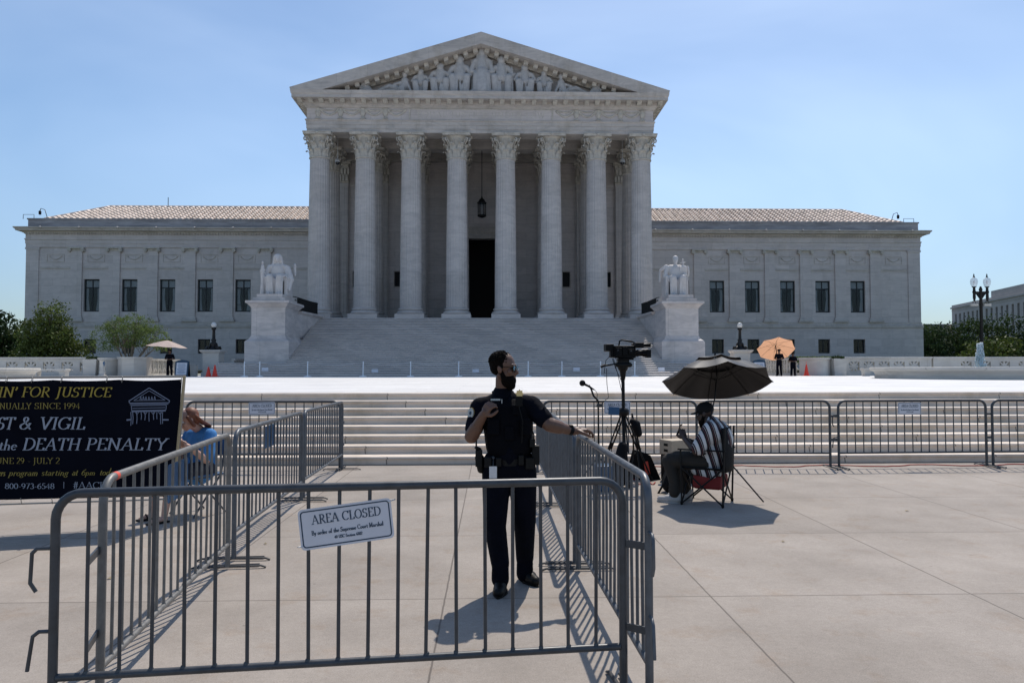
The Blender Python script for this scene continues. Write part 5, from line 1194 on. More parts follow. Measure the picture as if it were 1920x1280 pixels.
# ================================================================== CROWD BARRIERS
BR = random.Random(31)
def barrier(a, b, lab, h=1.085, zb=.245, n=18, mat='steel', near_foot=True, far_foot=True, hooks=(), name='crowd_barrier', lean=0.0, group='steel crowd barriers'):
    """a, b: ground points of the two legs"""
    a = Vector((a[0], a[1], 0)); b = Vector((b[0], b[1], 0)); d = b-a; Lh = d.length; ang_ = math.atan2(d.y, d.x)
    t = thing(name, lab, 'barrier', tuple(a), ang_, group)
    r = .0205; c = .115; pts = [(0, 0, .02), (0, 0, h-c)]
    for k in range(1, 7): an = pi-k*pi/12; pts.append((c+c*cos(an), 0, h-c+c*sin(an)))
    pts += [(Lh-c, 0, h)]
    for k in range(1, 7): an = pi/2-k*pi/12; pts.append((Lh-c+c*cos(an), 0, h-c+c*sin(an)))
    pts += [(Lh, 0, .02)]
    obj('frame_tube', MB().tube(pts, r, 14), mat, t, local=True)
    obj('bottom_rail', MB().tube([(r*.8, 0, zb), (Lh-r*.8, 0, zb)], .0175, 12), mat, t, local=True)
    bars = MB()
    for k in range(n):
        x = Lh*(k+1)/(n+1); zt_ = h-r*.7
        dx = min(x, Lh-x)
        if dx < c: zt_ = h-c+math.sqrt(max(0, c*c-(c-dx)**2))-r*.5
        j1, j2 = BR.gauss(0, .0022), BR.gauss(0, .0022)
        bars.tube([(x+j1, 0, zb+.012), (x+(j1+j2)/2, BR.gauss(0, .002), (zb+zt_)/2), (x+j2, 0, zt_)], .0088, 8)
        bars.lathe([(.0135, zb+.013), (.010, zb+.024)], 8, (x, 0, 0))
    obj('infill_bars', bars, mat, t, local=True)
    for x, on in ((.0, near_foot), (Lh, far_foot)):
        if not on: continue
        f = MB().tube([(x, -.30, .008), (x, -.26, .022), (x, .26, .022), (x, .30, .008)], .013, 6, flat=.6)
        f.tube([(x+.05, -.24, .018), (x+.05, .24, .018)], .010, 6)
        obj('foot', f, 'steel_dark', t, local=True)
    for (end, z, kind_) in hooks:
        x = 0 if end == 0 else Lh; sg = -1 if end == 0 else 1
        if kind_ == 'hook': m = MB().tube([(x+sg*.015, 0, z), (x+sg*.075, 0, z), (x+sg*.095, 0, z-.02), (x+sg*.10, 0, z-.15), (x+sg*.075, 0, z-.19)], .009, 8)
        elif kind_ == 'open': m = MB().tube([(x+sg*.015, 0, z), (x+sg*.06, 0, z), (x+sg*.085, 0, z-.02), (x+sg*.105, 0, z-.17)], .009, 8)
        else: m = MB().obox((x+sg*.055, 0, z), (.09, .012, .035)).tube([(x+sg*.11, 0, z-.02), (x+sg*.11, 0, z+.02)], .018, 8)
        obj('hook' if kind_ != 'loop' else 'hinge_loop', m, mat, t, local=True)
    return t, a, d.normalized(), Lh
def on_barrier(br, u, z, off=-.03): t, a, d, Lh = br; n = Vector((d.y, -d.x, 0)); p = a+d*u+n*(-off); return Vector((p.x, p.y, z)), math.atan2(d.y, d.x)

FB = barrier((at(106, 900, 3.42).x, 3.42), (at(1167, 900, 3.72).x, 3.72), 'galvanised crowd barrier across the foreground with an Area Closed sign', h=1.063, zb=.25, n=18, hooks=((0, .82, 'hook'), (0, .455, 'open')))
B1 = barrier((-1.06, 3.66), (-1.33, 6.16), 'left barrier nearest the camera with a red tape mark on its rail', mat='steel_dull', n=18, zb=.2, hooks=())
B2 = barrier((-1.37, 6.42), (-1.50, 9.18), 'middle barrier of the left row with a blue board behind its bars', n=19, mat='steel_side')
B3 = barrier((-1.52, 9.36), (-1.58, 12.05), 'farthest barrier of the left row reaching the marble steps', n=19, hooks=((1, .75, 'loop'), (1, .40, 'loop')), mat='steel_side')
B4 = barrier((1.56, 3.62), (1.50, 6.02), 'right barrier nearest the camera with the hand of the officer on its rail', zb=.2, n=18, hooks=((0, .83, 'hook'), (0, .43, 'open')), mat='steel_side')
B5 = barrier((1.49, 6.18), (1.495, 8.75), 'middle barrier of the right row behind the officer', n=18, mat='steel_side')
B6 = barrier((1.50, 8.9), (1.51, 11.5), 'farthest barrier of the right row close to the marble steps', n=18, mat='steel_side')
def bx(px, Y=12.1): return X(px, Y)
B7 = barrier((bx(349), 12.15), (bx(637), 12.15), 'barrier along the steps behind the seated woman, with a sign', n=16)
B8 = barrier((bx(1018), 12.1), (bx(1302), 12.0), 'barrier along the steps behind the television camera', n=17)
B9 = barrier((bx(1317), 12.1), (bx(1549), 12.0), 'shorter barrier along the steps behind the man with the umbrella', n=14, hooks=((1, .84, 'loop'), (1, .46, 'loop'), (0, .84, 'hook')))
B10 = barrier((bx(1565), 12.0), (bx(1846), 12.1), 'barrier along the steps at the right carrying an Area Closed sign', n=17, hooks=((1, .86, 'loop'), (1, .48, 'loop'), (0, .86, 'hook'), (0, .50, 'open')))
B11 = barrier((bx(1858), 12.1), (bx(2140), 12.1), 'barrier along the steps cut by the right edge of the photo', n=17, hooks=((0, .60, 'hook'),))
# connecting plates between the front barrier and the two side rows
for (px, z1, z2) in ((0, .755, .365), (1, .755, .35)):
    for z in (z1, z2):
        if px == 0: pa, pb = Vector((at(168, 900, 3.44).x, 3.445, z)), Vector((-1.07, 3.645, z))
        else: pa, pb = Vector((at(1167, 900, 3.72).x, 3.72, z)), Vector((1.56, 3.64, z))
        dd = pb-pa; m = MB().obox((pa+pb)/2, (dd.length, .010, .036), rot=Matrix.Rotation(math.atan2(dd.y, dd.x), 3, 'Z')); 
        pr_ = FB[0]; M_ = (Matrix.Translation(FB[1]) @ Matrix.Rotation(math.atan2(FB[2].y, FB[2].x), 4, 'Z')).inverted(); m.transform(M_); obj('link_plate', m, 'steel', pr_, local=True)
rt_tape = MB().tube([(.115, 0, 1.085), (.15, 0, 1.0855)], .0215, 14); 
obj('tape_mark', MB().tube([(.125, 0, 1.085), (.16, 0, 1.0855)], .0212, 14), 'redtape', B1[0], local=True)

# AREA CLOSED signs
def area_sign(br, u, z, lab, w=.445, h=.205, tilt=0.0, off=.034, back=False, full=True):
    p, an = on_barrier(br, u, z, -off if not back else off)
    t = thing('area_closed_sign', lab, 'sign', tuple(p), an, 'Area Closed signs on the barriers')
    T = Matrix.Rotation(-tilt, 4, 'Y')
    def rr(w_, h_, c=.02): 
        o = []
        for sx, sy, a0 in ((1, 1, 0), (-1, 1, 90), (-1, -1, 180), (1, -1, 270)):
            o += [(sx*(w_/2-c)+c*cos(R(a0+k*22.5)), sy*(h_/2-c)+c*sin(R(a0+k*22.5))) for k in range(5)]
        return o
    fy = -1 if not back else 1
    b = obj('sign_plate', MB().prism(rr(w, h), -.0015, .0015).transform(T), 'signwhite' if not back else 'blueback', t, local=True)
    if back: return t
    o1, o2 = rr(w-.018, h-.018, .017), rr(w-.03, h-.03, .012); n = len(o1)
    ring = MB().add([(x, -.0019, y) for x, y in o1]+[(x, -.0019, y) for x, y in o2], [(k, (k+1) % n, n+(k+1) % n, n+k) for k in range(n)]).transform(T)
    obj('border', ring, 'signblue', b, local=True)
    tx = MB()
    for s_, hh, wd, zz, wt in (('AREA CLOSED', h*.215, w*.74, h*.11, .15), ('By order of the Supreme Court Marshal', h*.105, w*.77, -h*.155, .2), ('40 USC Section 6102', h*.072, w*.30, -h*.305, .24)):
        q, tw = text(s_, hh, wt, .45, track=.05, width=wd); q.transform(Matrix.Translation((-wd/2+.004, -.0022, zz))); tx._mg(q)
    obj('lettering', tx.transform(T), 'signblue', b, local=True)
    for sx, sz in ((-1, -1), (1, 1)):
        obj('cable_tie', MB().tube([(sx*w*.47, -.003, sz*h*.42), (sx*w*.485, -.006, sz*h*.40), (sx*(w*.5+.02), .02, sz*h*.42), (sx*w*.45, .045, sz*h*.41)], .0025, 5).transform(T), 'tie', t, local=True)
    return t
def u_of(br, px):       # distance along a barrier where the photo column px crosses it
    t, a, d, Lh = br; best = min(range(401), key=lambda k: abs(col(a+d*Lh*k/400+Vector((0, 0, 1)))-px)); return Lh*best/400
def col(P):
    v = P-CAM; return 960+FPX*v.dot(rt)/v.dot(fw)
area_sign(FB, u_of(FB, 652), .895, 'tilted white Area Closed sign on the foreground barrier', w=.428, h=.188, tilt=R(6.5))
area_sign(B7, u_of(B7, 492), .98, 'small Area Closed sign on the barrier behind the seated woman', w=.42, h=.20, tilt=R(1))
area_sign(B8, u_of(B8, 1157), .985, 'Area Closed sign half hidden behind the television camera tripod', w=.42, h=.20)
area_sign(B10, u_of(B10, 1703), .96, 'Area Closed sign on the right barrier along the steps', w=.39, h=.20)
area_sign(B1, u_of(B1, 345), .90, 'blue board seen through the bars beside the seated woman', w=.42, h=.24, back=True)
area_sign(B2, u_of(B2, 512), .93, 'blue board on the middle barrier of the left row', w=.42, h=.22, back=True)

# ================================================================== BANNER
bR, bL = at(343, 708, 7.95), at(0, 706, 7.55); dB = Vector((bR.x-bL.x, bR.y-bL.y, 0)).normalized(); nB = Vector((dB.y, -dB.x, 0))
aB = math.atan2(dB.y, dB.x); t = thing('protest_banner', 'large navy banner about a vigil against the death penalty with gold and grey writing', 'banner', (bR.x, bR.y, 0), aB)
TB = Matrix.Translation((bR.x, bR.y, 0)) @ Matrix.Rotation(aB, 4, 'Z'); TBi = TB.inverted()
def onb(px, py):           # photo pixel -> banner plane (u, z)
    d_ = fw + rt*((px-960)/FPX) - up*((py-640)/FPX); o = Vector((bR.x, bR.y, 0)); k = (o-CAM).dot(nB)/d_.dot(nB); P = TBi @ (CAM+d_*k); return P.x, P.z
Lb = 3.6; K, J = 48, 10; vs = []
uR1, zT = onb(341, 711); uR0, zB_ = onb(325, 930); zL = onb(0, 935)[1]
for j in range(J+1):
    for k in range(K+1):
        tt = k/K; v = j/J; u = -Lb+(Lb+uR0+(uR1-uR0)*v)*tt; zb0 = zL+(zB_-zL)*max(0, (u+2.0)/2.0); z = zb0+(zT-zb0)*v
        sag = -.012*abs(sin(k*pi/8))*(v) ; vs.append((u, .014*sin(k*.62+v*3)*(1-abs(2*v-1)*.5)+.006*sin(k*1.7-v*5), z+sag))
obj('banner_sheet', MB().add(vs, [(j*(K+1)+k, j*(K+1)+k+1, (j+1)*(K+1)+k+1, (j+1)*(K+1)+k) for j in range(J) for k in range(K)], True), 'banner', t, local=True)
obj('top_pipe', MB().tube([(-Lb-.1, .03, zT+.02), (.02, .03, zT+.03)], .012, 8), 'pvc', t, local=True)
obj('bottom_pipe', MB().tube([(-Lb-.1, .02, zL-.03), (uR0, .02, zB_-.03)], .009, 8), 'pvc', t, local=True)
p1, p2 = onb(346, 704), onb(331, 866); obj('right_pole', MB().tube([(p1[0], -.02, p1[1]), (p2[0], -.02, p2[1])], .013, 8), 'wood', t, local=True)
obj('side_leg', MB().tube([(p1[0], .02, p1[1]), (p1[0]-.11, .15, 0.01)], .012, 8), 'pvc', t, local=True)
obj('left_leg', MB().tube([(-Lb, .02, zT), (-Lb, .1, 0.01)], .012, 8), 'pvc', t, local=True)
tl = MB()
for px in (12, 60, 115, 200, 229, 340): u, z = onb(px, 714); tl.tube([(u, -.02, z-.015), (u+.008, -.03, z+.03), (u, .03, z+.05), (u-.006, .04, z)], .0035, 5); tl.lathe([(.008, -.001), (.014, .002)], 8, (u, -.018, z))
for px in (40, 98): u, z = onb(px, 934); tl.tube([(u, -.02, z+.01), (u+.01, -.02, z-.05), (u-.01, .03, z-.02)], .0035, 5)
obj('tie_loops', tl, 'pvc', t, local=True)
def bline(s_, x0, x1, yb, yc, mat, wt=.15, slant=.0, thin=.35, nm='lettering', track=.03):
    u0, z0 = onb(x0, yb); u1, _ = onb(x1, yb); _, z1 = onb((x0+x1)/2, yc); h = z1-z0
    m, tw = text(s_, h, wt, thin, slant, track=track, width=u1-u0-slant*h*.6); zoff = z0
    z1b = onb(x1, yb)[1]
    m.transform(Matrix.Translation((u0, -.026, z0)) @ Matrix(((1, 0, 0, 0), (0, 1, 0, 0), ((z1b-z0)/(u1-u0)*1.0, 0, 1, 0), (0, 0, 0, 1)))); obj(nm, m, mat, t, local=True)
S_K = 4.572
def zx(x): return x/S_K
def zy(y): return 680+y/S_K
bline('VIN’', zx(-100), zx(158), zy(292), zy(206), 'gold', .145, .2)
bline('FOR', zx(188), zx(440), zy(290), zy(206), 'gold', .145, .2)
bline('JUSTICE', zx(480), zx(962), zy(290), zy(208), 'gold', .145, .2)
bline('ANNUALLY', zx(-100), zx(276), zy(394), zy(341), 'gold2', .115)
bline('SINCE', zx(302), zx(524), zy(392), zy(341), 'gold2', .115)
bline('1994', zx(548), zx(692), zy(392), zy(341), 'gold2', .115)
bline('FAST', zx(-185), zx(136), zy(566), zy(462), 'grey', .155, .2)
bline('&', zx(170), zx(286), zy(566), zy(462), 'grey', .15, .15)
bline('VIGIL', zx(340), zx(742), zy(566), zy(462), 'grey', .155, .2)
bline('the', zx(-8), zx(160), zy(743), zy(650), 'grey', .14, .2)
bline('DEATH', zx(196), zx(700), zy(744), zy(638), 'grey', .155, .2)
bline('PENALTY', zx(735), zx(1438), zy(743), zy(636), 'grey', .155, .2)
bline('JUNE', zx(-55), zx(126), zy(860), zy(808), 'gold2', .115)
bline('29', zx(150), zx(216), zy(860), zy(808), 'gold2', .115); bline('-', zx(246), zx(268), zy(860), zy(808), 'gold2', .115)
bline('JULY', zx(290), zx(460), zy(860), zy(808), 'gold2', .115); bline('2', zx(482), zx(520), zy(860), zy(808), 'gold2', .115)
bline('ers', zx(-10), zx(62), zy(964), zy(900), 'gold2', .12, .3); bline('program', zx(80), zx(340), zy(963), zy(900), 'gold2', .12, .3)
bline('starting', zx(360), zx(600), zy(961), zy(900), 'gold2', .12, .3); bline('at', zx(622), zx(680), zy(960), zy(898), 'gold2', .12, .3)
bline('6pm', zx(700), zx(830), zy(959), zy(906), 'gold2', .12, .3); bline('today', zx(855), zx(1020), zy(958), zy(897), 'gold2', .12, .3)
bline('800-973-6548', zx(50), zx(474), zy(1074), zy(1020), 'grey', .15); bline('|', zx(545), zx(562), zy(1066), zy(1018), 'grey', .08); bline('#AACE', zx(632), zx(905), zy(1070), zy(1012), 'grey', .12)
# line drawing of a temple front
lg = MB(); cnt = [0]
def ln(pts, w=.006):
    q = [Vector((*[onb(zx(a), zy(b)) for a, b in [p]][0], 0)) for p in pts]; cnt[0] += 1; o = -.025-.0002*cnt[0]
    for a, b in zip(q[:-1], q[1:]):
        d_ = (b-a).normalized(); nn = Vector((-d_.y, d_.x, 0))*w/2; lg.add([(v.x, o, v.y) for v in (a+nn, a-nn, b-nn, b+nn)], [(0, 1, 2, 3)])
ln([(1110, 326), (1283, 214), (1457, 322), (1452, 340), (1116, 344), (1110, 326)], .010); ln([(1150, 322), (1283, 238), (1420, 318), (1150, 322)])
ln([(1118, 356), (1446, 352)], .008); ln([(1130, 366), (1430, 362), (1426, 402), (1134, 408), (1130, 366)], .007); ln([(1140, 388), (1420, 382)], .007)
ln([(1132, 416), (1424, 410)], .012)
for x, yb in ((1126, 536), (1142, 524), (1176, 520), (1214, 486), (1246, 490), (1283, 500), (1322, 486), (1350, 480), (1382, 524), (1398, 520)): ln([(x, 420), (x+(4 if x < 1280 else -2), (420+yb)/2), (x, yb)], .007)
for x in (1180, 1250, 1318, 1378): ln([(x-16, 418), (x, 440), (x+16, 418)], .006)
ln([(1090, 488), (1128, 484)], .016); ln([(1400, 486), (1450, 486)], .016)
for a, b in ((1205, 318), (1228, 318), (1250, 320), (1275, 320), (1300, 320), (1325, 318)): ln([(a, b), (a+6, b-34), (a+14, b)], .006)
obj('line_drawing', lg, 'grey2', t, local=True)

# ================================================================== PEOPLE
def head(m, c, rot, s=1.0, nose=1.0, ears=True, jaw=1.0):
    """head volumes; local x forward, y to the person's left, z up; c = point between the eyes, inside the skull"""
    c = Vector(c)
    def P(x, y, z): return c + rot @ (Vector((x, y, z))*s)
    m.ell(P(-.014, 0, .032), (.098*s, .076*s, .090*s), rot, 20, 14)
    m.ell(P(.028, 0, -.045), (.060*s, .056*s*jaw, .070*s), rot, 16, 12); m.cap(P(.045, 0, -.098), P(.062, 0, -.100), .022*s, .020*s)
    m.cap(P(-.02, .045, -.06), P(.045, .025, -.095), .022*s, .018*s); m.cap(P(-.02, -.045, -.06), P(.045, -.025, -.095), .022*s, .018*s)
    m.cap(P(.082, 0, .010), P(.108*nose, 0, -.036), .009*s, .014*s); m.cap(P(.092, .012, -.040), P(.092, -.012, -.040), .010*s)
    m.cap(P(.076, -.034, .022), P(.076, .034, .022), .013*s); m.ell(P(.086, 0, -.062), (.014*s, .024*s, .008*s), rot, 10, 8); m.ell(P(.083, 0, -.075), (.014*s, .021*s, .008*s), rot, 10, 8)
    for sg in (-1, 1):
        m.ell(P(.060, sg*.040, -.028), (.022*s, .020*s, .024*s), rot, 10, 8)
        if ears: m.ell(P(-.008, sg*.078, -.012), (.020*s, .009*s, .032*s), rot @ Matrix.Rotation(R(-12), 3, 'Y'), 12, 8)
def eyes(par, c, rot, s=1.0, col_='white'):
    m = MB()
    for sg in (-1, 1): m.ell(Vector(c)+rot @ Vector((.0745, sg*.032, -.002))*s, .0125*s, None, 10, 8)
    obj('eyes', m, col_, par)
def finger(m, pts, r0, r1):
    n = len(pts)-1
    for i in range(n): m.cap(pts[i], pts[i+1], r0+(r1-r0)*i/n, r0+(r1-r0)*(i+1)/n, 8)
def hand(m, w, fdir, pdir, curl=.6, s=1.0, side=1, spread=.12, L_=1.0):
    """w wrist, fdir finger direction, pdir palm normal (towards what is held), side +1 thumb along cross(fdir, pdir)"""
    w = Vector(w); f = Vector(fdir).normalized(); p = Vector(pdir); p = (p-f*p.dot(f)).normalized(); a = f.cross(p)*side
    m.cap(w, w+f*.03*s, .026*s, .028*s); 
    for k in range(4):
        b = w+f*.035*s+a*(.027-.018*k)*s; e = w+f*(.088-.004*abs(k-1))*s+a*(.030-.0195*k)*s; m.cap(b, e, .014*s, .0115*s, 8)
        ln_ = (.072, .080, .074, .058)[k]*s*L_; q = e; ang0 = 0; pts = [q]; dd = (f+a*spread*(1.2-k*.8)).normalized()
        for seg, fr_ in enumerate((.42, .32, .26)):
            ang0 += curl*(.55, .75, .6)[seg]*(1+.08*k); d2 = dd*cos(ang0)+p*sin(ang0); q = q+d2*ln_*fr_; pts.append(q)
        finger(m, pts, .0098*s, .0072*s)
    tb = w+f*.025*s+a*.028*s; t1 = tb+(f*.5+a*.75+p*.25).normalized()*.038*s; t2 = t1+(f*.85+a*.2+p*.45).normalized()*.032*s; t3 = t2+(f*.8-a*.1+p*.5).normalized()*.024*s
    finger(m, [tb, t1, t2, t3], .0155*s, .0095*s)
def limb(m, pts, rs):
    for i in range(len(pts)-1): m.cap(pts[i], pts[i+1], rs[i], rs[i+1], 14)
def frame_rot(fwd, upv=(0, 0, 1)):
    f = Vector(fwd).normalized(); u = Vector(upv); l = u.cross(f).normalized(); u = f.cross(l); return Matrix(((f.x, l.x, u.x), (f.y, l.y, u.y), (f.z, l.z, u.z)))

# ---------------- officer
V = lambda px, py, Y: at(px, py, Y)
OF = thing('person', 'bearded officer in black uniform and sunglasses resting one hand on the barrier rail', 'person', (at(955, 1090, 5.55).x, 5.55, 0))
sR, eR_, wR = V(901, 764, 5.58), V(884, 818, 5.52), V(906, 778, 5.40)         # viewer's left arm, hand at the vest
sL, eL, wL = V(996, 761, 5.54), V(1030, 796, 5.44), V(1076, 808, 5.52)        # viewer's right arm, to the rail
hc = V(945, 689.5, 5.54); hrot = frame_rot((.93, -.34, -.03))
nk = V(943, 738, 5.57); ch = V(952, 785, 5.58); wa = V(955, 842, 5.57); pv = V(954, 878, 5.57)
hipA, hipB = V(931, 888, 5.56), V(979, 888, 5.57); knA, knB = V(928, 985, 5.50), V(984, 980, 5.62); anA, anB = V(938, 1082, 5.50), V(984, 1072, 5.74)
b = MB(); head(b, hc, hrot, .96)
limb(b, [nk+Vector((0, .02, -.05)), hc+Vector((-.01, .02, -.08))], [.060, .053])
b.cap(ch+Vector((-.09, 0, .03)), ch+Vector((.09, 0, .03)), .10); b.cap(wa, ch, .13, .14); b.cap(pv+Vector((-.07, 0, 0)), pv+Vector((.07, 0, 0)), .12); b.cap(pv, wa, .12, .13)
limb(b, [sR, eR_, wR], [.062, .052, .032]); b.cap(eR_*.9+wR*.1, eR_*.6+wR*.4, .054, .050)
limb(b, [sL, eL, wL], [.062, .052, .032]); b.cap(eL*.9+wL*.1, eL*.6+wL*.4, .054, .050)
hand(b, wR, (V(915, 763, 5.37)-wR), (.35, .6, -.3), curl=1.25, side=-1, s=1.0)
rd = (V(1104, 806, 5.55)-wL).normalized(); hand(b, wL, (rd.x, rd.y, rd.z+.06), (0, .1, -1), curl=.78, side=-1, s=1.08)
for h_, k_2, a_ in ((hipA, knA, anA), (hipB, knB, anB)): limb(b, [h_, k_2, a_], [.07, .042, .028])
body = fuse('body', b, 'skin_brown', OF, .0052, 2)
# face details
m = MB()
cap_ = lambda x, y, z: hc+hrot @ (Vector((x, y, z))*.96)
m.ell(cap_(-.030, 0, .043), (.089, .080, .084), hrot, 24, 16); m.ell(cap_(-.052, 0, .0), (.056, .073, .058), hrot, 16, 12)
rnd = random.Random(4)
for k in range(260):
    d = Vector((rnd.uniform(-1, .95), rnd.uniform(-1, 1), rnd.uniform(.0, 1))).normalized(); m.ell(cap_(-.030, 0, .043)+hrot @ Vector((d.x*.089, d.y*.080, d.z*.085)), rnd.uniform(.004, .0075), None, 6, 5)
for sg in (-1, 1): m.ell(cap_(-.005, sg*.074, .012), (.022, .009, .03), hrot, 10, 8)
obj('hair', m, 'hair_black', OF)
m = MB(); m.ell(cap_(.040, 0, -.096), (.058, .060, .056), hrot, 18, 12); m.cap(cap_(.055, 0, -.105), cap_(.062, 0, -.135), .044, .034)
for sg in (-1, 1): m.cap(cap_(.0, sg*.070, -.02), cap_(.022, sg*.058, -.085), .010, .022); m.cap(cap_(.022, sg*.056, -.085), cap_(.06, sg*.03, -.115), .022, .024); m.cap(cap_(.090, 0, -.055), cap_(.078, sg*.034, -.068), .007, .006); m.cap(cap_(.078, sg*.034, -.068), cap_(.062, sg*.042, -.10), .007, .016)
m.cap(cap_(.085, 0, -.088), cap_(.070, 0, -.12), .012, .024)
fuse('beard', m, 'hair_black', OF, .005, 1)
m = MB()
for sg in (-1, 1): m.tube([cap_(.098+.024*cos(a)*0, sg*.034+.026*cos(a), -.002+.021*sin(a)) + hrot @ Vector((-.006*abs(cos(a)), 0, 0)) for a in [k*pi/8 for k in range(16)]], .0028, 6, closed=True); m.tube([cap_(.092, sg*.060, .008), cap_(.04, sg*.078, .006), cap_(-.015, sg*.081, .002)], .003, 6)
m.tube([cap_(.099, -.010, .004), cap_(.103, 0, .008), cap_(.099, .010, .004)], .003, 6)
sg_ = obj('sunglasses', m, 'plastic', OF)
m = MB()
for sg in (-1, 1): m.ell(cap_(.096, sg*.034, -.002), (.004, .024, .019), hrot, 16, 8)
obj('lens', m, 'blueglass', sg_)
# shirt with short sleeves
m = MB(); m.cap(ch+Vector((-.095, 0, .04)), ch+Vector((.095, 0, .04)), .110); m.cap(wa, ch, .145, .150); m.cap(pv+Vector((-.06, 0, .02)), pv+Vector((.06, 0, .02)), .135); m.cap(pv, wa, .13, .15)
m.cap(sR+Vector((.05, 0, .015)), sR, .072, .076); m.cap(sR, sR*.28+eR_*.72, .080, .069); m.cap(sL+Vector((-.05, 0, .015)), sL, .072, .076); m.cap(sL, sL*.3+eL*.7, .080, .070)
m.cap(nk+Vector((-.0, .01, -.03)), nk+Vector((0, .01, .0)), .085, .078); m.cap(sR, nk+Vector((0, .02, -.04)), .058, .072); m.cap(sL, nk+Vector((0, .02, -.04)), .058, .072)
for k in range(7): # folds at the sleeve and side
    a = rnd.uniform(0, 1); m.cap(sL*(.9-a*.4)+eL*(.1+a*.4)+Vector((0, -.07, -.02)), sL*(.5)+eL*.5+Vector((.03, -.066, .02*k-.05)), .011, .006)
fuse('shirt', m, 'uniform', OF, .009, 3)
m = MB()
for sg in (-1, 1): m.cap(nk+Vector((sg*.055, -.055, -.03)), nk+Vector((sg*.028, -.09, -.075)), .016, .010); m.cap(nk+Vector((sg*.055, -.055, -.03)), nk+Vector((sg*.07, .03, .01)), .016, .014)
obj('collar', m, 'uniform', OF)
# armoured vest
m = MB(); m.cap(ch+Vector((-.062, -.015, .035)), ch+Vector((.062, -.015, .035)), .132); m.cap(wa+Vector((-.035, -.01, .03)), ch+Vector((-.045, -.015, 0)), .142, .146); m.cap(wa+Vector((.035, -.01, .03)), ch+Vector((.045, -.015, 0)), .142, .146)
for sg in (-1, 1): m.cap(nk+Vector((sg*.085, .03, -.055)), ch+Vector((sg*.09, -.10, .06)), .028, .04); m.cap(nk+Vector((sg*.085, .03, -.055)), ch+Vector((sg*.09, .12, .0)), .028, .04)
fuse('vest', m, 'vest', OF, .010, 4)
def front(px, py, off=0): return V(px, py, 5.58-.160-off)
m = MB()
for (px, py, w_, h_, d_) in ((925, 800, .085, .11, .035), (985, 800, .075, .12, .035), (955, 812, .07, .10, .03), (968, 768, .05, .075, .03)): c_ = front(px, py); m.obox(c_, (w_, d_, h_))
pk = obj('vest_pouches', m, 'vest', OF, bevel=.008)
obj('shoulder_radio', MB().obox(V(973, 752, 5.40), (.05, .03, .07)).tube([V(973, 762, 5.39), V(980, 790, 5.38), V(978, 830, 5.39)], .005, 6), 'plastic', OF, bevel=.004)
obj('name_tape', MB().obox(front(929, 749, .0), (.070, .008, .013)).obox(front(941, 752, .0), (.006, .01, .03)), 'patch', OF)
st = MB(); bc = V(974, 738, 5.42)
for k in range(2): st.prism([(bc.x+(.022 if i % 2 else .030)*cos(i*pi/8), bc.z+(.024 if i % 2 else .034)*sin(i*pi/8)) for i in range(16)], bc.y-.006*k, bc.y-.006*k-.006)
obj('badge', st, 'badge', OF)
pc = sR*.78+eR_*.22; nrm_ = (Vector((-.72, -.68, .12))).normalized(); rp = frame_rot(nrm_)
for rr_, of_, mt in ((.036, .079, 'badge'), (.033, .0815, 'patch'), (.012, .084, 'signblue')):
    q = MB(); cc = pc+nrm_*of_; q.add([cc+rp @ Vector((0, rr_*cos(k*pi/12), rr_*1.12*sin(k*pi/12))) for k in range(24)], [tuple(range(24))]); q.add([cc-nrm_*.008+rp @ Vector((0, rr_*cos(k*pi/12), rr_*1.12*sin(k*pi/12))) for k in range(24)], [tuple(range(24))[::-1]]); obj('shoulder_patch', q, mt, OF)
# belt, gear
m = MB(); bt = V(955, 862, 5.57); m.prism([(bt.x+.168*cos(k*pi/16), bt.y+.135*sin(k*pi/16)) for k in range(32)], bt.z-.028, bt.z+.028, 'xy'); obj('duty_belt', m, 'leather', OF)
m = MB(); m.cap(V(899, 858, 5.54), V(902, 880, 5.54), .034, .028); m.obox(V(898, 858, 5.53), (.05, .09, .12)); m.tube([V(892, 838, 5.50), V(898, 842, 5.52), V(899, 856, 5.53)], [.012, .02, .02], 8); m.tube([V(893, 822, 5.50), V(893, 840, 5.50)], .007, 6)
obj('holster', m, 'leather', OF, bevel=.006)
m = MB(); m.obox(V(1004, 852, 5.52), (.055, .09, .14)); m.obox(V(993, 868, 5.46), (.06, .05, .08)); m.obox(V(998, 830, 5.48), (.04, .04, .06)); m.tube([V(1000, 845, 5.47), V(1001, 815, 5.46), V(995, 800, 5.44)], .006, 6); obj('belt_pouches', m, 'leather', OF, bevel=.01)
for q_, z_ in ((V(977, 862, 5.44), (.04, .04, .075)), (V(915, 866, 5.43), (.05, .04, .075)), (V(935, 866, 5.42), (.04, .03, .065))): obj('magazine_pouch', MB().obox(q_, z_), 'leather', OF, bevel=.008)
obj('identity_card', MB().obox(V(924.5, 885, 5.41), (.055, .004, .085)), 'white', OF); obj('card_clip', MB().tube([V(924.5, 874, 5.41), V(925, 862, 5.43)], .004, 6).ell(V(925, 858, 5.43), .012, None, 8, 6), 'steel', OF)
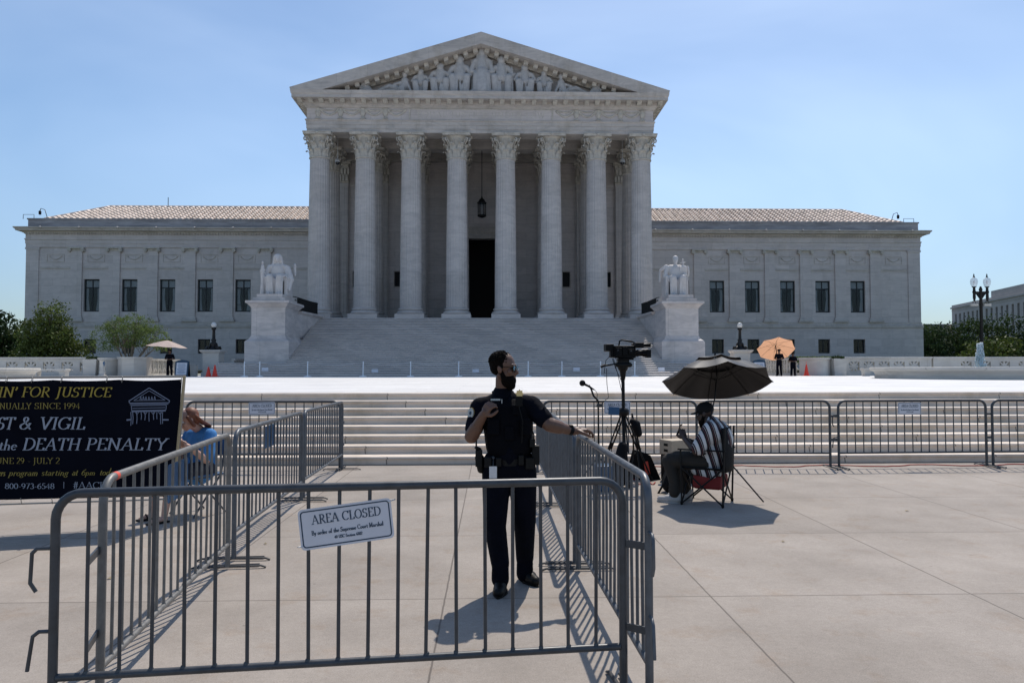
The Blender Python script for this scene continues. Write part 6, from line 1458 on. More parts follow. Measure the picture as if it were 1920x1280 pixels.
# trousers, shoes, watch
m = MB()
for h_, k_2, a_, sg in ((hipA, knA, anA, -1), (hipB, knB, anB, 1)):
    m.cap(h_+Vector((0, 0, .02)), h_*.5+k_2*.5, .110, .098); m.cap(h_*.5+k_2*.5, k_2, .098, .084); m.cap(k_2, a_+Vector((0, 0, .10)), .082, .068); m.cap(a_+Vector((0, 0, .10)), a_+Vector((0, -.01, -.01)), .062, .066)
    for q in range(3): m.cap(a_+Vector((-.05, -.045, .02+.045*q)), a_+Vector((.05, -.05, .035+.04*q)), .014, .016)
    for q in range(3): m.cap(k_2+Vector((-.05, -.05, -.02+.04*q)), k_2+Vector((.05, -.055, -.035+.05*q)), .012, .013)
m.cap(pv+Vector((-.07, 0, .03)), pv+Vector((.07, 0, .03)), .130); m.cap(pv+Vector((-.05, 0, -.03)), pv+Vector((.05, 0, -.03)), .125)
fuse('trousers', m, 'uniform', OF, .010, 3)
def shoe(heel, toe, mat, par, r=.042):
    m = MB(); heel = Vector(heel); toe = Vector(toe); d = (toe-heel); mid = heel+d*.55
    m.cap(heel+Vector((0, 0, .05)), mid+Vector((0, 0, .045)), r*1.0, r*1.05); m.cap(mid+Vector((0, 0, .035)), toe-d*.1+Vector((0, 0, .035)), r*1.1, r*.85); m.cap(heel+Vector((0, 0, .10)), heel+Vector((0, 0, .05)), r*.95)
    o = fuse('shoe', m, mat, par, .007, 2)
    s_ = MB(); dn = d.normalized(); sd = Vector((-dn.y, dn.x, 0)); out = []
    for k in range(20):
        a = 2*pi*k/20; u = cos(a)*.5+.5; wd = (.75+.45*sin(pi*min(1, u*1.1)))*r; p = heel-dn*.03+(d+dn*.05)*u+sd*sin(a)*wd; out.append((p.x, p.y))
    obj('sole', s_.prism(out, min(heel.z, toe.z)+.001, min(heel.z, toe.z)+.018, 'xy'), mat, o)
hA = V(941, 1092, 5.55); hA.z = 0; tA = V(934, 1110, 5.36); tA.z = 0; shoe(hA, (tA.x, 5.32, 0), 'leather', OF, .046)
hB = V(982, 1078, 5.82); hB.z = 0; tB_ = V(1006, 1098, 5.62); tB_.z = 0; shoe((hB.x, 5.80, 0), (tB_.x, 5.60, 0), 'leather', OF, .046)
wd = (wL-eL).normalized(); obj('wristwatch', MB().tube([wL-wd*.045, wL-wd*.015], .036, 16).ell(wL-wd*.03+Vector((.0, -.015, .032)), (.022, .022, .012), None, 12, 8), 'plastic', OF)

# ---------------- seated man, chair, umbrella
fM = Vector((-.87, .493, 0)); lM = Vector((-fM.y, fM.x, 0)); cM = Vector((3.40, 8.98, 0))
def Q(a, b_, z): return cM+fM*a+lM*b_+Vector((0, 0, z))
CHR = thing('folding_chair', 'black folding camping chair under the man with the umbrella', 'chair', tuple(Q(0, 0, 0)), math.atan2(fM.y, fM.x))
def loc(m): a_ = math.atan2(fM.y, fM.x); return m.transform((Matrix.Translation(cM) @ Matrix.Rotation(a_, 4, 'Z')).inverted())
m = MB(); g_ = .26
for (a0, b0), (a1, b1) in ((((-.24), -g_), (.24, -g_)), ((-.24, g_), (.24, g_)), ((-.24, -g_), (-.24, g_)), ((.24, -g_), (.24, g_))):
    m.tube([Q(a0, b0, .02), Q(a1, b1, .44)], .010, 8); m.tube([Q(a1, b1, .02), Q(a0, b0, .44)], .010, 8)
obj('crossed_legs', loc(m), 'black', CHR, local=True)
for bb in (-g_, g_):
    obj('back_post', loc(MB().tube([Q(-.24, bb, .02), Q(-.27, bb, .92)], .012, 8)), 'black', CHR, local=True); obj('arm_post', loc(MB().tube([Q(.24, bb, .02), Q(.25, bb, .66)], .010, 8)), 'black', CHR, local=True)
    obj('armrest', loc(MB().prism([(0, 0), (0, 0)], 0, 0) if False else MB().obox(Q(0, bb, .655), (.56, .055, .012), rot=Matrix.Rotation(math.atan2(fM.y, fM.x), 3, 'Z'))), 'nylon', CHR, local=True)
    for aa in (-.24, .24): obj('foot_cap', loc(MB().cap(Q(aa, bb, .015), Q(aa, bb, .03), .018)), 'plastic', CHR, local=True)
m = MB(); vs = []
for i in range(9):
    for j in range(7): u, v = i/8, j/6; p = Q(-.26+.02*v, -.25+.5*u, .40+.52*v); p += fM*(-.06*sin(pi*u)*(1-abs(v-.4))); vs.append(p)
m.add(vs, [(i*7+j, i*7+j+1, (i+1)*7+j+1, (i+1)*7+j) for i in range(8) for j in range(6)], True); bk = obj('backrest', loc(m), 'nylon', CHR, local=True); sm_ = bk.modifiers.new('s', 'SOLIDIFY'); sm_.thickness = .012
m = MB(); vs = []
for i in range(9):
    for j in range(9): u, v = i/8, j/8; p = Q(-.25+.5*u, -.25+.5*v, .44-.08*sin(pi*v)*sin(pi*(.15+.7*u))); vs.append(p)
m.add(vs, [(i*9+j, i*9+j+1, (i+1)*9+j+1, (i+1)*9+j) for i in range(8) for j in range(8)], True); st_ = obj('seat', loc(m), 'nylon', CHR, local=True); sm_ = st_.modifiers.new('s', 'SOLIDIFY'); sm_.thickness = .012
obj('red_pocket', loc(MB().obox(Q(-.04, 0, .27), (.34, .40, .16), rot=Matrix.Rotation(math.atan2(fM.y, fM.x), 3, 'Z'))), 'nylon_red', CHR, local=True, bevel=.03)
obj('rear_stay', loc(MB().tube([Q(-.24, -.26, .44), Q(-.62, -.20, .03)], .009, 6)), 'black', CHR, local=True)
MN = thing('person', 'man in black cap and striped shirt seated under the black umbrella looking at a phone', 'person', tuple(Q(0, 0, 0)))
hcM = Q(.02, .0, 1.075); hrM = frame_rot(fM+Vector((0, 0, -.18)))
kneeL, kneeR = Q(.42, .16, .50), Q(.43, -.15, .50); ankL, ankR = Q(.34, .18, .10), Q(.30, -.12, .10)
shL, shR = Q(-.09, .20, .90), Q(-.07, -.20, .90); elL, elR = Q(.06, .27, .64), Q(.10, -.26, .64); wrL, wrR = Q(.25, .08, .77), Q(.28, -.08, .74)
b = MB(); head(b, hcM, hrM, 1.03)
b.cap(Q(-.06, 0, .93), hcM+Vector((0, 0, -.07))-fM*.015, .072, .066); b.cap(Q(-.06, 0, .50), Q(-.10, 0, .80), .16, .16); b.cap(Q(-.10, -.10, .84), Q(-.10, .10, .84), .12)
limb(b, [shL, elL, wrL], [.06, .048, .032]); limb(b, [shR, elR, wrR], [.06, .048, .032])
hand(b, wrL, (fM*.35+Vector((0, 0, .95))-lM*.2), fM*.2-lM*.9, curl=.75, side=1, s=1.0); hand(b, wrR, (fM*.35+Vector((0, 0, .95))+lM*.25), fM*.2+lM*.9, curl=.75, side=-1, s=1.0)
for k_2, a_, hh in ((kneeL, ankL, .11), (kneeR, ankR, -.11)): limb(b, [Q(0, hh, .52), k_2, a_], [.08, .06, .04])
fuse('body', b, 'skin_dark', MN, .0065, 2)
m = MB(); m.cap(Q(-.05, 0, .50), Q(-.12, 0, .78), .215, .20); m.cap(Q(-.11, -.11, .84), Q(-.11, .11, .84), .155); m.cap(Q(-.09, 0, .94), Q(-.06, 0, .97), .10, .085); m.cap(Q(.04, 0, .50), Q(-.05, 0, .58), .19, .20)
m.cap(shL, shL*.2+elL*.8+Vector((0, 0, -.01)), .095, .092); m.cap(shR, shR*.2+elR*.8, .095, .09); m.cap(Q(-.10, .12, .38), Q(.08, .12, .42), .10, .09); m.cap(Q(-.10, -.12, .40), Q(.08, -.12, .42), .10, .09)
m.cap(shL, Q(-.08, 0, .95), .085, .09); m.cap(shR, Q(-.08, 0, .95), .085, .09)
fuse('shirt', m, 'stripe', MN, .011, 4)
m = MB()
for k_2, a_, hh in ((kneeL, ankL, .11), (kneeR, ankR, -.11)):
    m.cap(Q(-.02, hh, .50), k_2, .115, .088); m.cap(k_2, a_+Vector((0, 0, .14)), .086, .070); m.cap(a_+Vector((0, 0, .14)), a_+Vector((0, 0, .03)), .070, .078)
    for q in range(3): m.cap(a_+fM*.06+lM*.04+Vector((0, 0, .05+.05*q)), a_+fM*.065-lM*.04+Vector((0, 0, .07+.05*q)), .014)
fuse('trousers', m, 'trouser', MN, .011, 3)
for a_ in (ankL, ankR): h0 = a_-fM*.05; h0.z = 0; t0 = a_+fM*.21; t0.z = 0; shoe(h0, t0, 'shoe_white', MN, .047)
cm = lambda x, y, z: hcM+hrM @ Vector((x, y, z))
m = MB(); m.ell(cm(-.012, 0, .048), (.108, .088, .090), hrM, 24, 14); cp_ = fuse('cap', m, 'nylon', MN, .006, 1)
m = MB(); vs = []
for k in range(9):
    a = -pi/2+pi*k/8; vs += [cm(.075+.0*cos(a), .075*sin(a), .035), cm(.085+.085*cos(a), .070*sin(a), .022-.012*abs(sin(a)))]
m.add(vs, [(2*k, 2*k+1, 2*k+3, 2*k+2) for k in range(8)]); bo = obj('cap_visor', m, 'nylon', cp_); sm_ = bo.modifiers.new('s', 'SOLIDIFY'); sm_.thickness = .006
m = MB(); m.ell(cm(.040, 0, -.105), (.058, .058, .055), hrM, 16, 10); m.cap(cm(.055, 0, -.11), cm(.06, 0, -.155), .042, .03)
for sg in (-1, 1): m.cap(cm(.0, sg*.074, -.02), cm(.03, sg*.056, -.09), .012, .026)
fuse('beard', m, 'hair_black', MN, .006, 1); eyes(MN, hcM, hrM)
obj('glasses', MB().tube([cm(-.01, .085, .0), cm(.085, .07, .0), cm(.095, .03, .0), cm(.10, 0, .0), cm(.095, -.03, 0), cm(.085, -.07, 0)], .004, 6), 'plastic', MN)
ph = thing('phone', 'black phone held up in the hands of the seated man', 'phone', tuple(Q(.335, .0, .84))); rp2 = frame_rot(fM*.92+Vector((0, 0, .38)))
obj('phone_case', MB().obox(Q(.335, 0, .86), (.010, .078, .155), rot=rp2), 'plastic', ph, bevel=.003); obj('phone_screen', MB().obox(Q(.335, 0, .86)-rp2 @ Vector((.0055, 0, 0)), (.001, .070, .145), rot=rp2), 'lens', ph)
cU = at(1345, 712, 9.22); cU.z = 1.45
cU.z = 1.455
tU, TU = umbrella('umbrella', 'open black umbrella with a vented top shading the seated man', cU, .68, .28, R(21), R(84), 'umb', vent=True, curve=.35, spin=R(0))
tip = TU @ Vector((0, 0, .36)); hnd = Q(-.05, .16, .98)
base_ = Q(-.02, .20, .70)
obj('shaft', MB().tube([TU @ Vector((0, 0, .40)), TU @ Vector((0, 0, .1)), Vector((at(1341, 745, 8.85).x, 8.86, at(1341, 745, 8.85).z)), base_], .008, 8), 'black', tU)
obj('ferrule', MB().tube([TU @ Vector((0, 0, .34)), TU @ Vector((0, 0, .37))], .012, 8), 'plastic', tU); obj('grip', MB().tube([base_+Vector((0, 0, .06)), base_-Vector((0, 0, .10))], .016, 10), 'plastic', tU)
# backpack, crate, cases at his feet
def bag(name, lab, cat, m, mat, **k): t = obj(name, m, mat, None, **k); return props(t, lab, cat)
c = at(1253, 885, 9.75); t = thing('backpack', 'slumped black backpack with orange strap at the feet of the seated man', 'backpack', (c.x+.03, 9.8, 0))
m = MB(); x = c.x+.07; m.cap((x, 9.8, .14), (x+.02, 9.82, .27), .15, .11); m.cap((x-.06, 9.74, .10), (x-.03, 9.74, .2), .10, .08); m.cap((x+.1, 9.8, .1), (x+.1, 9.8, .3), .11, .09); fuse('bag_body', m, 'nylon', t, .014, 4)
obj('orange_strap', MB().tube([(x-.08, 9.66, .24), (x-.10, 9.64, .32), (x-.07, 9.66, .38), (x-.03, 9.72, .34)], .022, 8, flat=.4), 'orange_strap', t); obj('shoulder_strap', MB().tube([(x-.10, 9.64, .32), (x-.19, 9.5, .15), (x-.26, 9.5, .03), (x-.16, 9.55, .02)], .016, 6, flat=.4), 'nylon', t)
c = at(1272, 851, 10.6); t = thing('equipment_case', 'black hard case under the plywood crate behind the seated man', 'case', (c.x, 10.6, 0)); obj('case_body', MB().box(c.x-.2, c.x+.25, 10.45, 10.85, .003, c.z-.004), 'plastic', t, bevel=.02); obj('case_handle', MB().tube([(c.x-.07, 10.44, .3), (c.x-.07, 10.41, .3), (c.x+.07, 10.41, .3), (c.x+.07, 10.44, .3)], .01, 6), 'plastic', t)
t = thing('wooden_crate', 'beige plywood apple box with two dark hand holes', 'crate', (c.x, 10.6, c.z)); z0 = c.z; z1 = at(1272, 824, 10.6).z; x0, x1 = at(1250, 851, 10.5).x, at(1298, 851, 10.5).x
rc = Matrix.Translation(((x0+x1)/2, 10.65, 0)) @ Matrix.Rotation(R(24), 4, 'Z')
obj('crate_box', MB().box(-.20, .20, -.14, .14, z0, z1).transform(rc), 'plywood', t, bevel=.006)
mm = MB(); 
for dz in (-.045, .035): mm.box(-.2025, -.2005, -.055, .035, (z0+z1)/2+dz-.018, (z0+z1)/2+dz+.018)
obj('hand_hole', mm.transform(rc), 'plastic', t)

# ---------------- woman
fW = Vector((-.55, -.835, 0)); lW = Vector((-fW.y, fW.x, 0)); cW = Vector((at(368, 900, 8.45).x, 8.50, 0))
def U(a, b_, z): return cW+fW*a+lW*b_+Vector((0, 0, z))
rW = Matrix.Rotation(math.atan2(fW.y, fW.x), 3, 'Z')
t = thing('folding_chair', 'light metal folding chair under the woman in blue', 'chair', tuple(U(0, 0, 0)))
obj('seat', MB().obox(U(0, 0, .44), (.40, .40, .025), rot=rW), 'blueback', t, bevel=.008); obj('backrest', MB().obox(U(-.21, 0, .74), (.02, .42, .20), rot=rW), 'blueback', t, bevel=.008)
for sg in (-1, 1):
    obj('leg', MB().tube([U(.20, sg*.21, .01), U(-.14, sg*.21, .44), U(-.21, sg*.21, .85)], .011, 8), 'steel', t); obj('leg', MB().tube([U(-.22, sg*.19, .01), U(.15, sg*.19, .43)], .011, 8), 'steel', t)
WM = thing('person', 'woman with auburn hair and blue shirt seated beside the banner looking down at her hands', 'person', tuple(U(0, 0, 0)))
hcW = at(353, 786, 8.30); hrW = frame_rot(Vector((-.72, -.60, -.36)))
kL, kR = U(.42, .13, .50), U(.42, -.12, .50); aL, aR = U(.48, .12, .08), U(.42, -.15, .08)
b = MB(); head(b, hcW, hrW, .95); nkW = U(-.02, 0, .93); b.cap(nkW, hcW+Vector((.03, .03, -.06)), .052, .05)
b.cap(U(-.04, 0, .52), U(-.04, 0, .82), .13, .12); sA, sB = U(-.02, .17, .88), U(-.02, -.17, .88); eA, eB = U(.08, .25, .62), U(.08, -.22, .62)
wA = at(352, 836, 8.05); wB = at(345, 830, 8.15)
limb(b, [sA, eA, wA], [.05, .042, .028]); limb(b, [sB, eB, wB], [.05, .042, .028])
hand(b, wA, (-.7, -.1, .35), (.2, .9, .1), curl=.8, side=1, s=.92); hand(b, wB, (-.7, -.3, .1), (.0, -.9, .3), curl=.8, side=-1, s=.92)
for k_2, a_, hh in ((kL, aL, .10), (kR, aR, -.10)): limb(b, [U(-.02, hh, .50), k_2, a_], [.085, .055, .034]); b.cap(k_2*.75+a_*.25, k_2*.5+a_*.5, .05, .048); b.cap(a_+Vector((0, 0, -.04)), a_+fW*.16+Vector((0, 0, -.055)), .034, .022)
fuse('body', b, 'skin_pale', WM, .0065, 2)
cw_ = lambda x, y, z: hcW+hrW @ Vector((x, y, z))
m = MB(); m.ell(cw_(-.038, 0, .034), (.088, .082, .090), hrW, 22, 14); m.ell(cw_(-.07, 0, -.03), (.05, .06, .06), hrW, 14, 10)
for k in range(16): y_ = -.07+.14*k/15; m.tube([cw_(-.06, y_, .03), cw_(-.11, y_*1.1, -.07), U(-.07, y_*.6+.07, .98), U(-.03, y_*.5+.12, .90)], [.018, .020, .015, .006], 6)
for sg in (-1, 1): m.cap(cw_(.02, sg*.075, .04), cw_(-.01, sg*.082, -.07), .018, .022)
fuse('hair', m, 'hair_red', WM, .006, 1); eyes(WM, hcW, hrW, .95)
m = MB(); m.cap(U(-.04, 0, .50), U(-.04, 0, .80), .170, .150); m.cap(U(-.03, -.09, .85), U(-.03, .09, .85), .115); m.cap(sA, sA*.2+eA*.8, .078, .082); m.cap(sB, sB*.2+eB*.8, .075, .08); m.cap(U(.0, 0, .46), U(.10, 0, .50), .15, .13)
for k in range(5): m.cap(U(.10, -.10+.05*k, .55), U(.09, -.06+.04*k, .74), .016, .012)
fuse('shirt', m, 'blueshirt', WM, .010, 4)
m = MB()
for hh, k_2 in ((.10, kL), (-.10, kR)): m.cap(U(-.03, hh, .50), U(-.03, hh, .50)*.45+k_2*.55, .105, .088)
fuse('shorts', m, 'denim', WM, .011, 3)
for a_ in (aL, aR): h0 = a_-fW*.04; h0.z = .0; t0 = a_+fW*.19; t0.z = 0; m = MB(); m.obox((h0+t0)/2+Vector((0, 0, .012)), ((t0-h0).length, .085, .018), rot=rW); m.tube([a_+fW*.10+lW*.045+Vector((0, 0, -.06)), a_+fW*.10+Vector((0, 0, -.015)), a_+fW*.10-lW*.045+Vector((0, 0, -.06))], .009, 6); obj('sandal', m, 'leather', WM, bevel=.004)

# ---------------- distant guards
def guard(px, Y, lab, face=(0, -1, 0), hat=True, h=1.72, arms='front', zb=ZP, vest=False):
    x = X(px, Y); k = h/1.72; t = thing('person', lab, 'person', (x, Y, zb)); f = Vector(face).normalized(); l = Vector((-f.y, f.x, 0)); P = lambda a, b_, z: Vector((x, Y, zb))+(f*a+l*b_+Vector((0, 0, z)))*k
    hc = P(.01, 0, 1.60); hr_ = frame_rot(f+Vector((0, 0, -.2))); b = MB(); head(b, hc, hr_, k); b.cap(P(0, 0, 1.40), P(.0, 0, 1.54), .055); b.cap(P(0, 0, 1.0), P(0, 0, 1.3), .12, .14)
    for sg in (-1, 1):
        e = P(-.02, sg*.27, 1.12); w_ = P(.20, sg*.08, 1.10) if arms == 'front' else P(.05, sg*.27, .90)
        limb(b, [P(0, sg*.18, 1.38), e, w_], [.055, .045, .03]); fd = (-l*sg*.8+f*.3) if arms == 'front' else Vector((0, 0, -1)); hand(b, w_, fd, f*.1+Vector((0, 0, -.6)) if arms == 'front' else -l*sg, curl=.5, side=sg)
        limb(b, [P(0, sg*.09, .92), P(.02, sg*.11, .50), P(0, sg*.13, .08)], [.08, .06, .04])
    fuse('body', b, 'skin_brown', t, .014, 1)
    m = MB(); m.cap(P(0, 0, .98), P(0, 0, 1.28), .145, .16); m.cap(P(0, -.11, 1.34), P(0, .11, 1.34), .11)
    for sg in (-1, 1): m.cap(P(0, sg*.18, 1.38), P(-.015, sg*.255, 1.18), .075, .066)
    fuse('shirt', m, 'uniform', t, .018, 2)
    m = MB(); m.cap(P(0, -.06, .95), P(0, .06, .95), .13)
    for sg in (-1, 1): m.cap(P(0, sg*.09, .90), P(.02, sg*.11, .50), .10, .078); m.cap(P(.02, sg*.11, .50), P(0, sg*.13, .06), .078, .070)
    fuse('trousers', m, 'uniform', t, .018, 2)
    for sg in (-1, 1): a_ = P(0, sg*.13, 0); shoe(a_-f*.06, a_+f*.18+l*sg*.03, 'leather', t, .045)
    if hat:
        m = MB(); m.ell(hc+Vector((0, 0, .075)), (.115, .105, .07), None, 16, 8); c_ = obj('cap', m, 'uniform', t); obj('cap_visor', MB().obox(hc+f*.12+Vector((0, 0, .05)), (.12, .14, .008), rot=frame_rot(f)), 'leather', c_)
    else: obj('hair', MB().ell(hc-f*.02+Vector((0, 0, .045)), (.10, .09, .09), None, 16, 10), 'hair_black', t)
    obj('belt', MB().lathe([(.165, 0), (.165, .05)], 20, (x, Y, P(0, 0, 1.0).z)), 'leather', t)
guard(1461, 48.0, 'dark uniformed guard with a cap standing under the tan umbrella', face=(-.5, -.7, 0)); guard(1487, 48.3, 'shorter guard in black standing right of the tan umbrella', face=(-.2, -1, 0), hat=False, h=1.50)
guard(318, 48.8, 'uniformed guard standing under the pale umbrella at the left', face=(.1, -1, 0), h=1.74)

# ---------------- television camera on its tripod
Yt = 10.5; xc = at(1168, 700, Yt).x; t = thing('camera_tripod', 'tall black tripod with centre column and panning handle holding a television camera', 'tripod', (xc, Yt, 0))
def Z(py, Y=Yt): return at(1168, py, Y).z
hub = Vector((xc-.0, Yt, Z(772)))
obj('centre_column', MB().tube([(xc+.01, Yt, Z(850)), (xc, Yt, Z(705))], .024, 10).tube([(xc, Yt, Z(712)), (xc, Yt, Z(690))], [.03, .055], 12), 'black', t)
for (px, py, Y_) in ((1123, 880, 10.9), (1180, 905, 10.1), (1222, 898, 10.75)):
    q = at(px, py, Y_); q.z = .02; m = MB()
    for o in (-.022, .022): m.tube([hub+Vector((o, 0, -.02)), hub+(q-hub)*.55+Vector((o, 0, 0))], .011, 6)
    m.tube([hub+(q-hub)*.45, q], .012, 6); m.cap(q, q+Vector((0, 0, .02)), .02); obj('leg', m, 'black', t)
obj('crown', MB().lathe([(.05, hub.z-.06), (.085, hub.z-.03), (.085, hub.z+.03), (.04, hub.z+.06)], 14, (xc, Yt, 0)), 'black', t)
obj('fluid_head', MB().cap((xc, Yt, Z(688)), (xc, Yt, Z(680)), .075, .07).obox((xc, Yt, Z(677)), (.16, .13, .06)).cap((xc-.08, Yt-.05, Z(684)), (xc+.09, Yt-.05, Z(684)), .035), 'black', t)
obj('pan_handle', MB().tube([(xc-.07, Yt-.06, Z(681)), (at(1128, 686, Yt).x, Yt-.12, Z(686))], .012, 8).tube([(at(1132, 685, Yt).x, Yt-.11, Z(685)), (at(1124, 687, Yt).x, Yt-.12, Z(687.5))], .018, 8), 'black', t)
zc = Z(657); t = thing('television_camera', 'large black television camera with viewfinder, carry handle and lens facing right', 'camera', (xc, Yt, Z(672)))
X_ = lambda px: at(px, 657, Yt).x
obj('camera_body', MB().box(X_(1150), X_(1190), Yt-.09, Yt+.07, Z(671), Z(648)).box(X_(1158), X_(1186), Yt-.10, Yt+.06, Z(674.5), Z(671.2)), 'plastic', t, bevel=.008)
obj('battery', MB().box(X_(1143), X_(1149.6), Yt-.07, Yt+.06, Z(670), Z(645)), 'plastic', t, bevel=.008)
obj('rear_monitor', MB().obox((X_(1138), Yt-.06, Z(652)), (.085, .10, .10), rot=Matrix.Rotation(R(12), 3, 'Z')), 'plastic', t, bevel=.008)
obj('carry_handle', MB().tube([(X_(1160), Yt, Z(649)), (X_(1162), Yt, Z(639)), (X_(1166), Yt, Z(637.5)), (X_(1184), Yt, Z(640)), (X_(1189), Yt, Z(642)), (X_(1188), Yt, Z(649))], .012, 8), 'plastic', t)
obj('viewfinder', MB().box(X_(1188), X_(1204), Yt-.13, Yt-.05, Z(652), Z(643)).tube([(X_(1203), Yt-.09, Z(648)), (X_(1217), Yt-.09, Z(647))], [.024, .032], 10), 'plastic', t, bevel=.006)
obj('side_modules', MB().box(X_(1153), X_(1163), Yt-.125, Yt-.0905, Z(668), Z(652)).box(X_(1165), X_(1174), Yt-.115, Yt-.0905, Z(666), Z(650)).box(X_(1176), X_(1187), Yt-.12, Yt-.0905, Z(664), Z(655)).tube([(X_(1158), Yt-.13, Z(660)), (X_(1150), Yt-.15, Z(672)), (X_(1160), Yt-.14, Z(678)), (X_(1170), Yt-.12, Z(668))], .006, 5).tube([(X_(1186), Yt-.12, Z(660)), (X_(1193), Yt-.12, Z(658))], .02, 10), 'plastic', t, bevel=.004)
obj('camera_controls', MB().box(X_(1155), X_(1157), Yt-.128, Yt-.1255, Z(658), Z(656)).box(X_(1179), X_(1182), Yt-.123, Yt-.1205, Z(659), Z(657)).tube([(X_(1192), Yt-.05, Z(657)), (X_(1194), Yt-.05, Z(657))], .012, 8), 'steel', t)
ln_ = obj('lens_barrel', MB().tube([(X_(1190), Yt, Z(662)), (X_(1196), Yt, Z(662)), (X_(1197), Yt, Z(662)), (X_(1204), Yt, Z(662)), (X_(1205), Yt, Z(662)), (X_(1217), Yt, Z(662))], [.05, .05, .042, .042, .052, .056], 18), 'plastic', t)
obj('lens_hood', MB().box(X_(1211), X_(1219), Yt-.07, Yt+.07, Z(670), Z(655)), 'plastic', ln_, bevel=.006); obj('microphone', MB().tube([(X_(1186), Yt+.08, Z(645)), (X_(1210), Yt+.08, Z(644.5))], .014, 8), 'plastic', t)
m = MB()
for pts in (((1143, 668), (1136, 676), (1134, 690), (1133, 700)), ((1150, 672), (1158, 700), (1166, 735), (1168, 760)), ((1148, 672), (1154, 690), (1164, 712), (1170, 730)), ((1137, 690), (1138, 720), (1141, 745), (1128, 756))): m.tube([at(a, c_, Yt-.09) for a, c_ in pts], .0045, 5)
obj('cable', m, 'black', t)
# microphone stand
Ym = 10.2; xm = at(1122, 800, Ym).x; t = thing('microphone_stand', 'thin black microphone stand with a foam covered microphone on a bent arm', 'microphone stand', (xm, Ym, 0))
zz = lambda py: at(1122, py, Ym).z
obj('stand_pole', MB().tube([(xm, Ym, .10), (xm, Ym, zz(765)), (xm+.005, Ym, zz(752))], [.013, .011, .010], 8), 'black', t)
for a in (0, 2.1, 4.2): obj('leg', MB().tube([(xm, Ym, .42), (xm+.34*cos(a+.4), Ym+.34*sin(a+.4), .012)], .009, 6), 'black', t)
obj('boom_arm', MB().tube([at(1122, 752, Ym), at(1113, 742, Ym), at(1108, 728, Ym), at(1104, 722, Ym)], .013, 8), 'black', t)
obj('microphone_body', MB().tube([at(1115, 731, Ym), at(1104, 724, Ym), at(1096, 720, Ym)], [.008, .015, .018], 10), 'black', t); obj('foam_ball', MB().ell(at(1092, 718, Ym), (.042, .042, .042), None, 16, 12), 'nylon', t)
obj('clamp', MB().obox(at(1124, 760, Ym-.02), (.07, .05, .05)).tube([at(1112, 763, Ym-.02), at(1122, 760, Ym-.02)], .006, 6), 'steel_dark', t); obj('cable', MB().tube([at(1116, 731, Ym), at(1120, 738, Ym), at(1119, 750, Ym), at(1123, 790, Ym), at(1124, 850, Ym)], .004, 5), 'black', t)
# light stand with folded things, bags
Yl = 10.8; t = thing('light_stand', 'second black stand hung with a round bag right of the tripod', 'stand', (at(1192, 800, Yl).x, Yl, 0)); m = MB()
top = at(1185, 775, Yl)
for px, Y_ in ((1203, 10.6), (1212, 11.0), (1190, 11.1)): q = at(px, 880, Y_); q.z = .01; m.tube([top, q], .013, 6)
obj('stand_legs', m, 'black', t); obj('hanging_bag', MB().cap(at(1192, 797, Yl-.1), at(1197, 812, Yl-.1), .07, .055).cap(at(1186, 790, Yl-.1), at(1193, 795, Yl-.1), .045, .06), 'nylon', t)
obj('coiled_cable', MB().tube([at(1164+8*cos(k*pi/6), 805+9*sin(k*pi/6), Yl-.2+.004*k) for k in range(40)], .008, 5), 'black', t)
m = MB(); q = at(1162, 848, 10.2); m.cap((q.x, 10.2, .30), (q.x+.04, 10.2, .55), .10, .07); m.cap((q.x-.05, 10.2, .24), (q.x+.12, 10.2, .24), .09); m.cap((q.x, 10.2, .12), (q.x+.02, 10.2, .24), .12, .10)
o = fuse('camera_bag', m, 'nylon', None, .014, 3); props(o, 'slouched black bag between the tripod legs', 'bag'); 
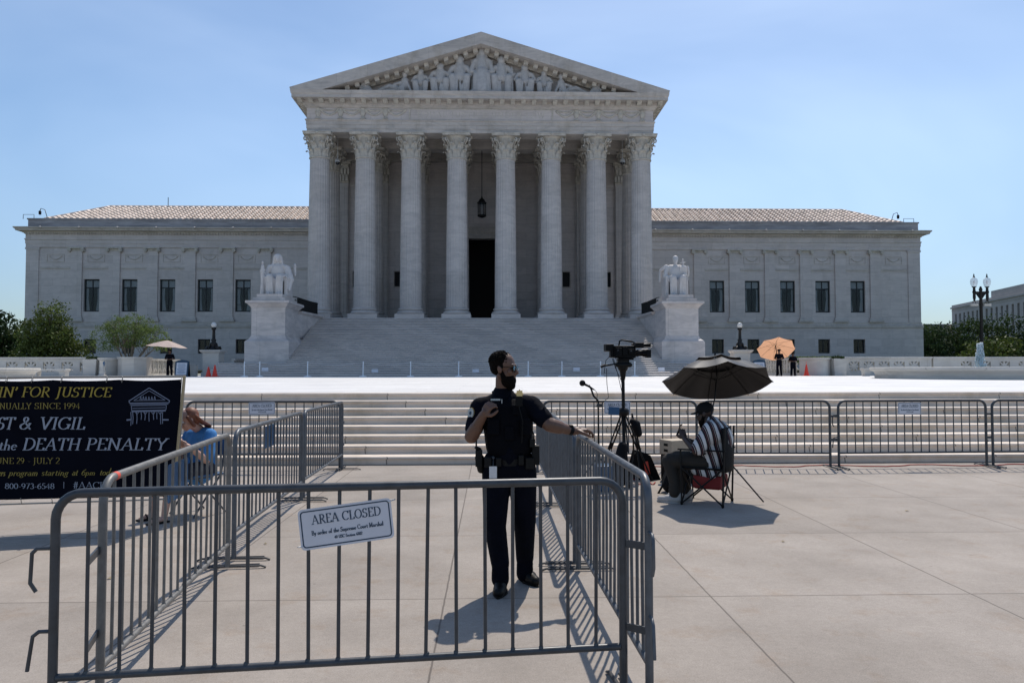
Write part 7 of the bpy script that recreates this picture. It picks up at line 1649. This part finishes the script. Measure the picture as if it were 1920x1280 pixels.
q = at(1208, 890, 10.95); t = thing('sandbag', 'black wedge shaped bag with a red tag at the foot of the tripod', 'bag', (q.x, 10.95, 0))
m = MB().prism([(q.x-.22, .003), (q.x+.19, .003), (q.x+.05, .33), (q.x-.12, .38)], 10.85, 11.1); obj('bag_body', m, 'nylon', t, bevel=.03); obj('red_tag', MB().prism([(q.x+.00, .08), (q.x+.07, .07), (q.x+.03, .27), (q.x-.03, .26)], 10.835, 10.85), 'redtape', t)
q = at(1151, 770, 10.0); t = obj('blue_folder', MB().obox((q.x, 10.0, q.z), (.145, .02, .105), rot=Matrix.Rotation(R(4), 3, 'Y')), 'blueback', bevel=.004); props(t, 'dark blue folder clipped beside the tripod in front of the pale sign', 'folder')
q = at(1128, 870, 9.9); t = obj('blue_case', MB().box(q.x-.10, q.x+.13, 9.8, 10.1, .003, .34), 'blueback', bevel=.02); props(t, 'blue case on the ground behind the bars left of the tripod', 'case')
# red cable along the barriers
pts = []
rnd = random.Random(12)
for k in range(60): x = bx(1150)+k*(bx(2000)-bx(1150))/59; pts.append((x, 12.22+.10*sin(k*.5)+rnd.uniform(-.03, .03), .012))
o = obj('red_cable', MB().tube(pts, .009, 5), 'red'); props(o, 'thin red cable lying along the foot of the right barriers', 'cable')
pts = [(at(1110+k*3, 900, 1).x*0+bx(1110+k*3, 10.6+.25*sin(k*.8)), 10.6+.25*sin(k*.8), .012) for k in range(40)]
o = obj('red_cable', MB().tube(pts, .008, 5), 'red'); props(o, 'loose red cable coiled on the ground around the tripod', 'cable')
# litter
for px, py, s_ in ((205, 1085, .02), (497, 1020, .015), (1468, 1016, .015), (1700, 958, .02)):
    p = atz(px, py); o = obj('leaf_scrap', MB().add([(p.x-s_, p.y, .004), (p.x, p.y-s_, .012), (p.x+s_*1.4, p.y, .006), (p.x, p.y+s_, .016)], [(0, 1, 2, 3)]), 'wood')
    props(o, 'tiny pale scrap on the concrete '+{205: 'inside the left corner of the barriers', 497: 'left of the foreground sign', 1468: 'right of the barriers in the open', 1700: 'far right below the steps'}[px], 'litter')
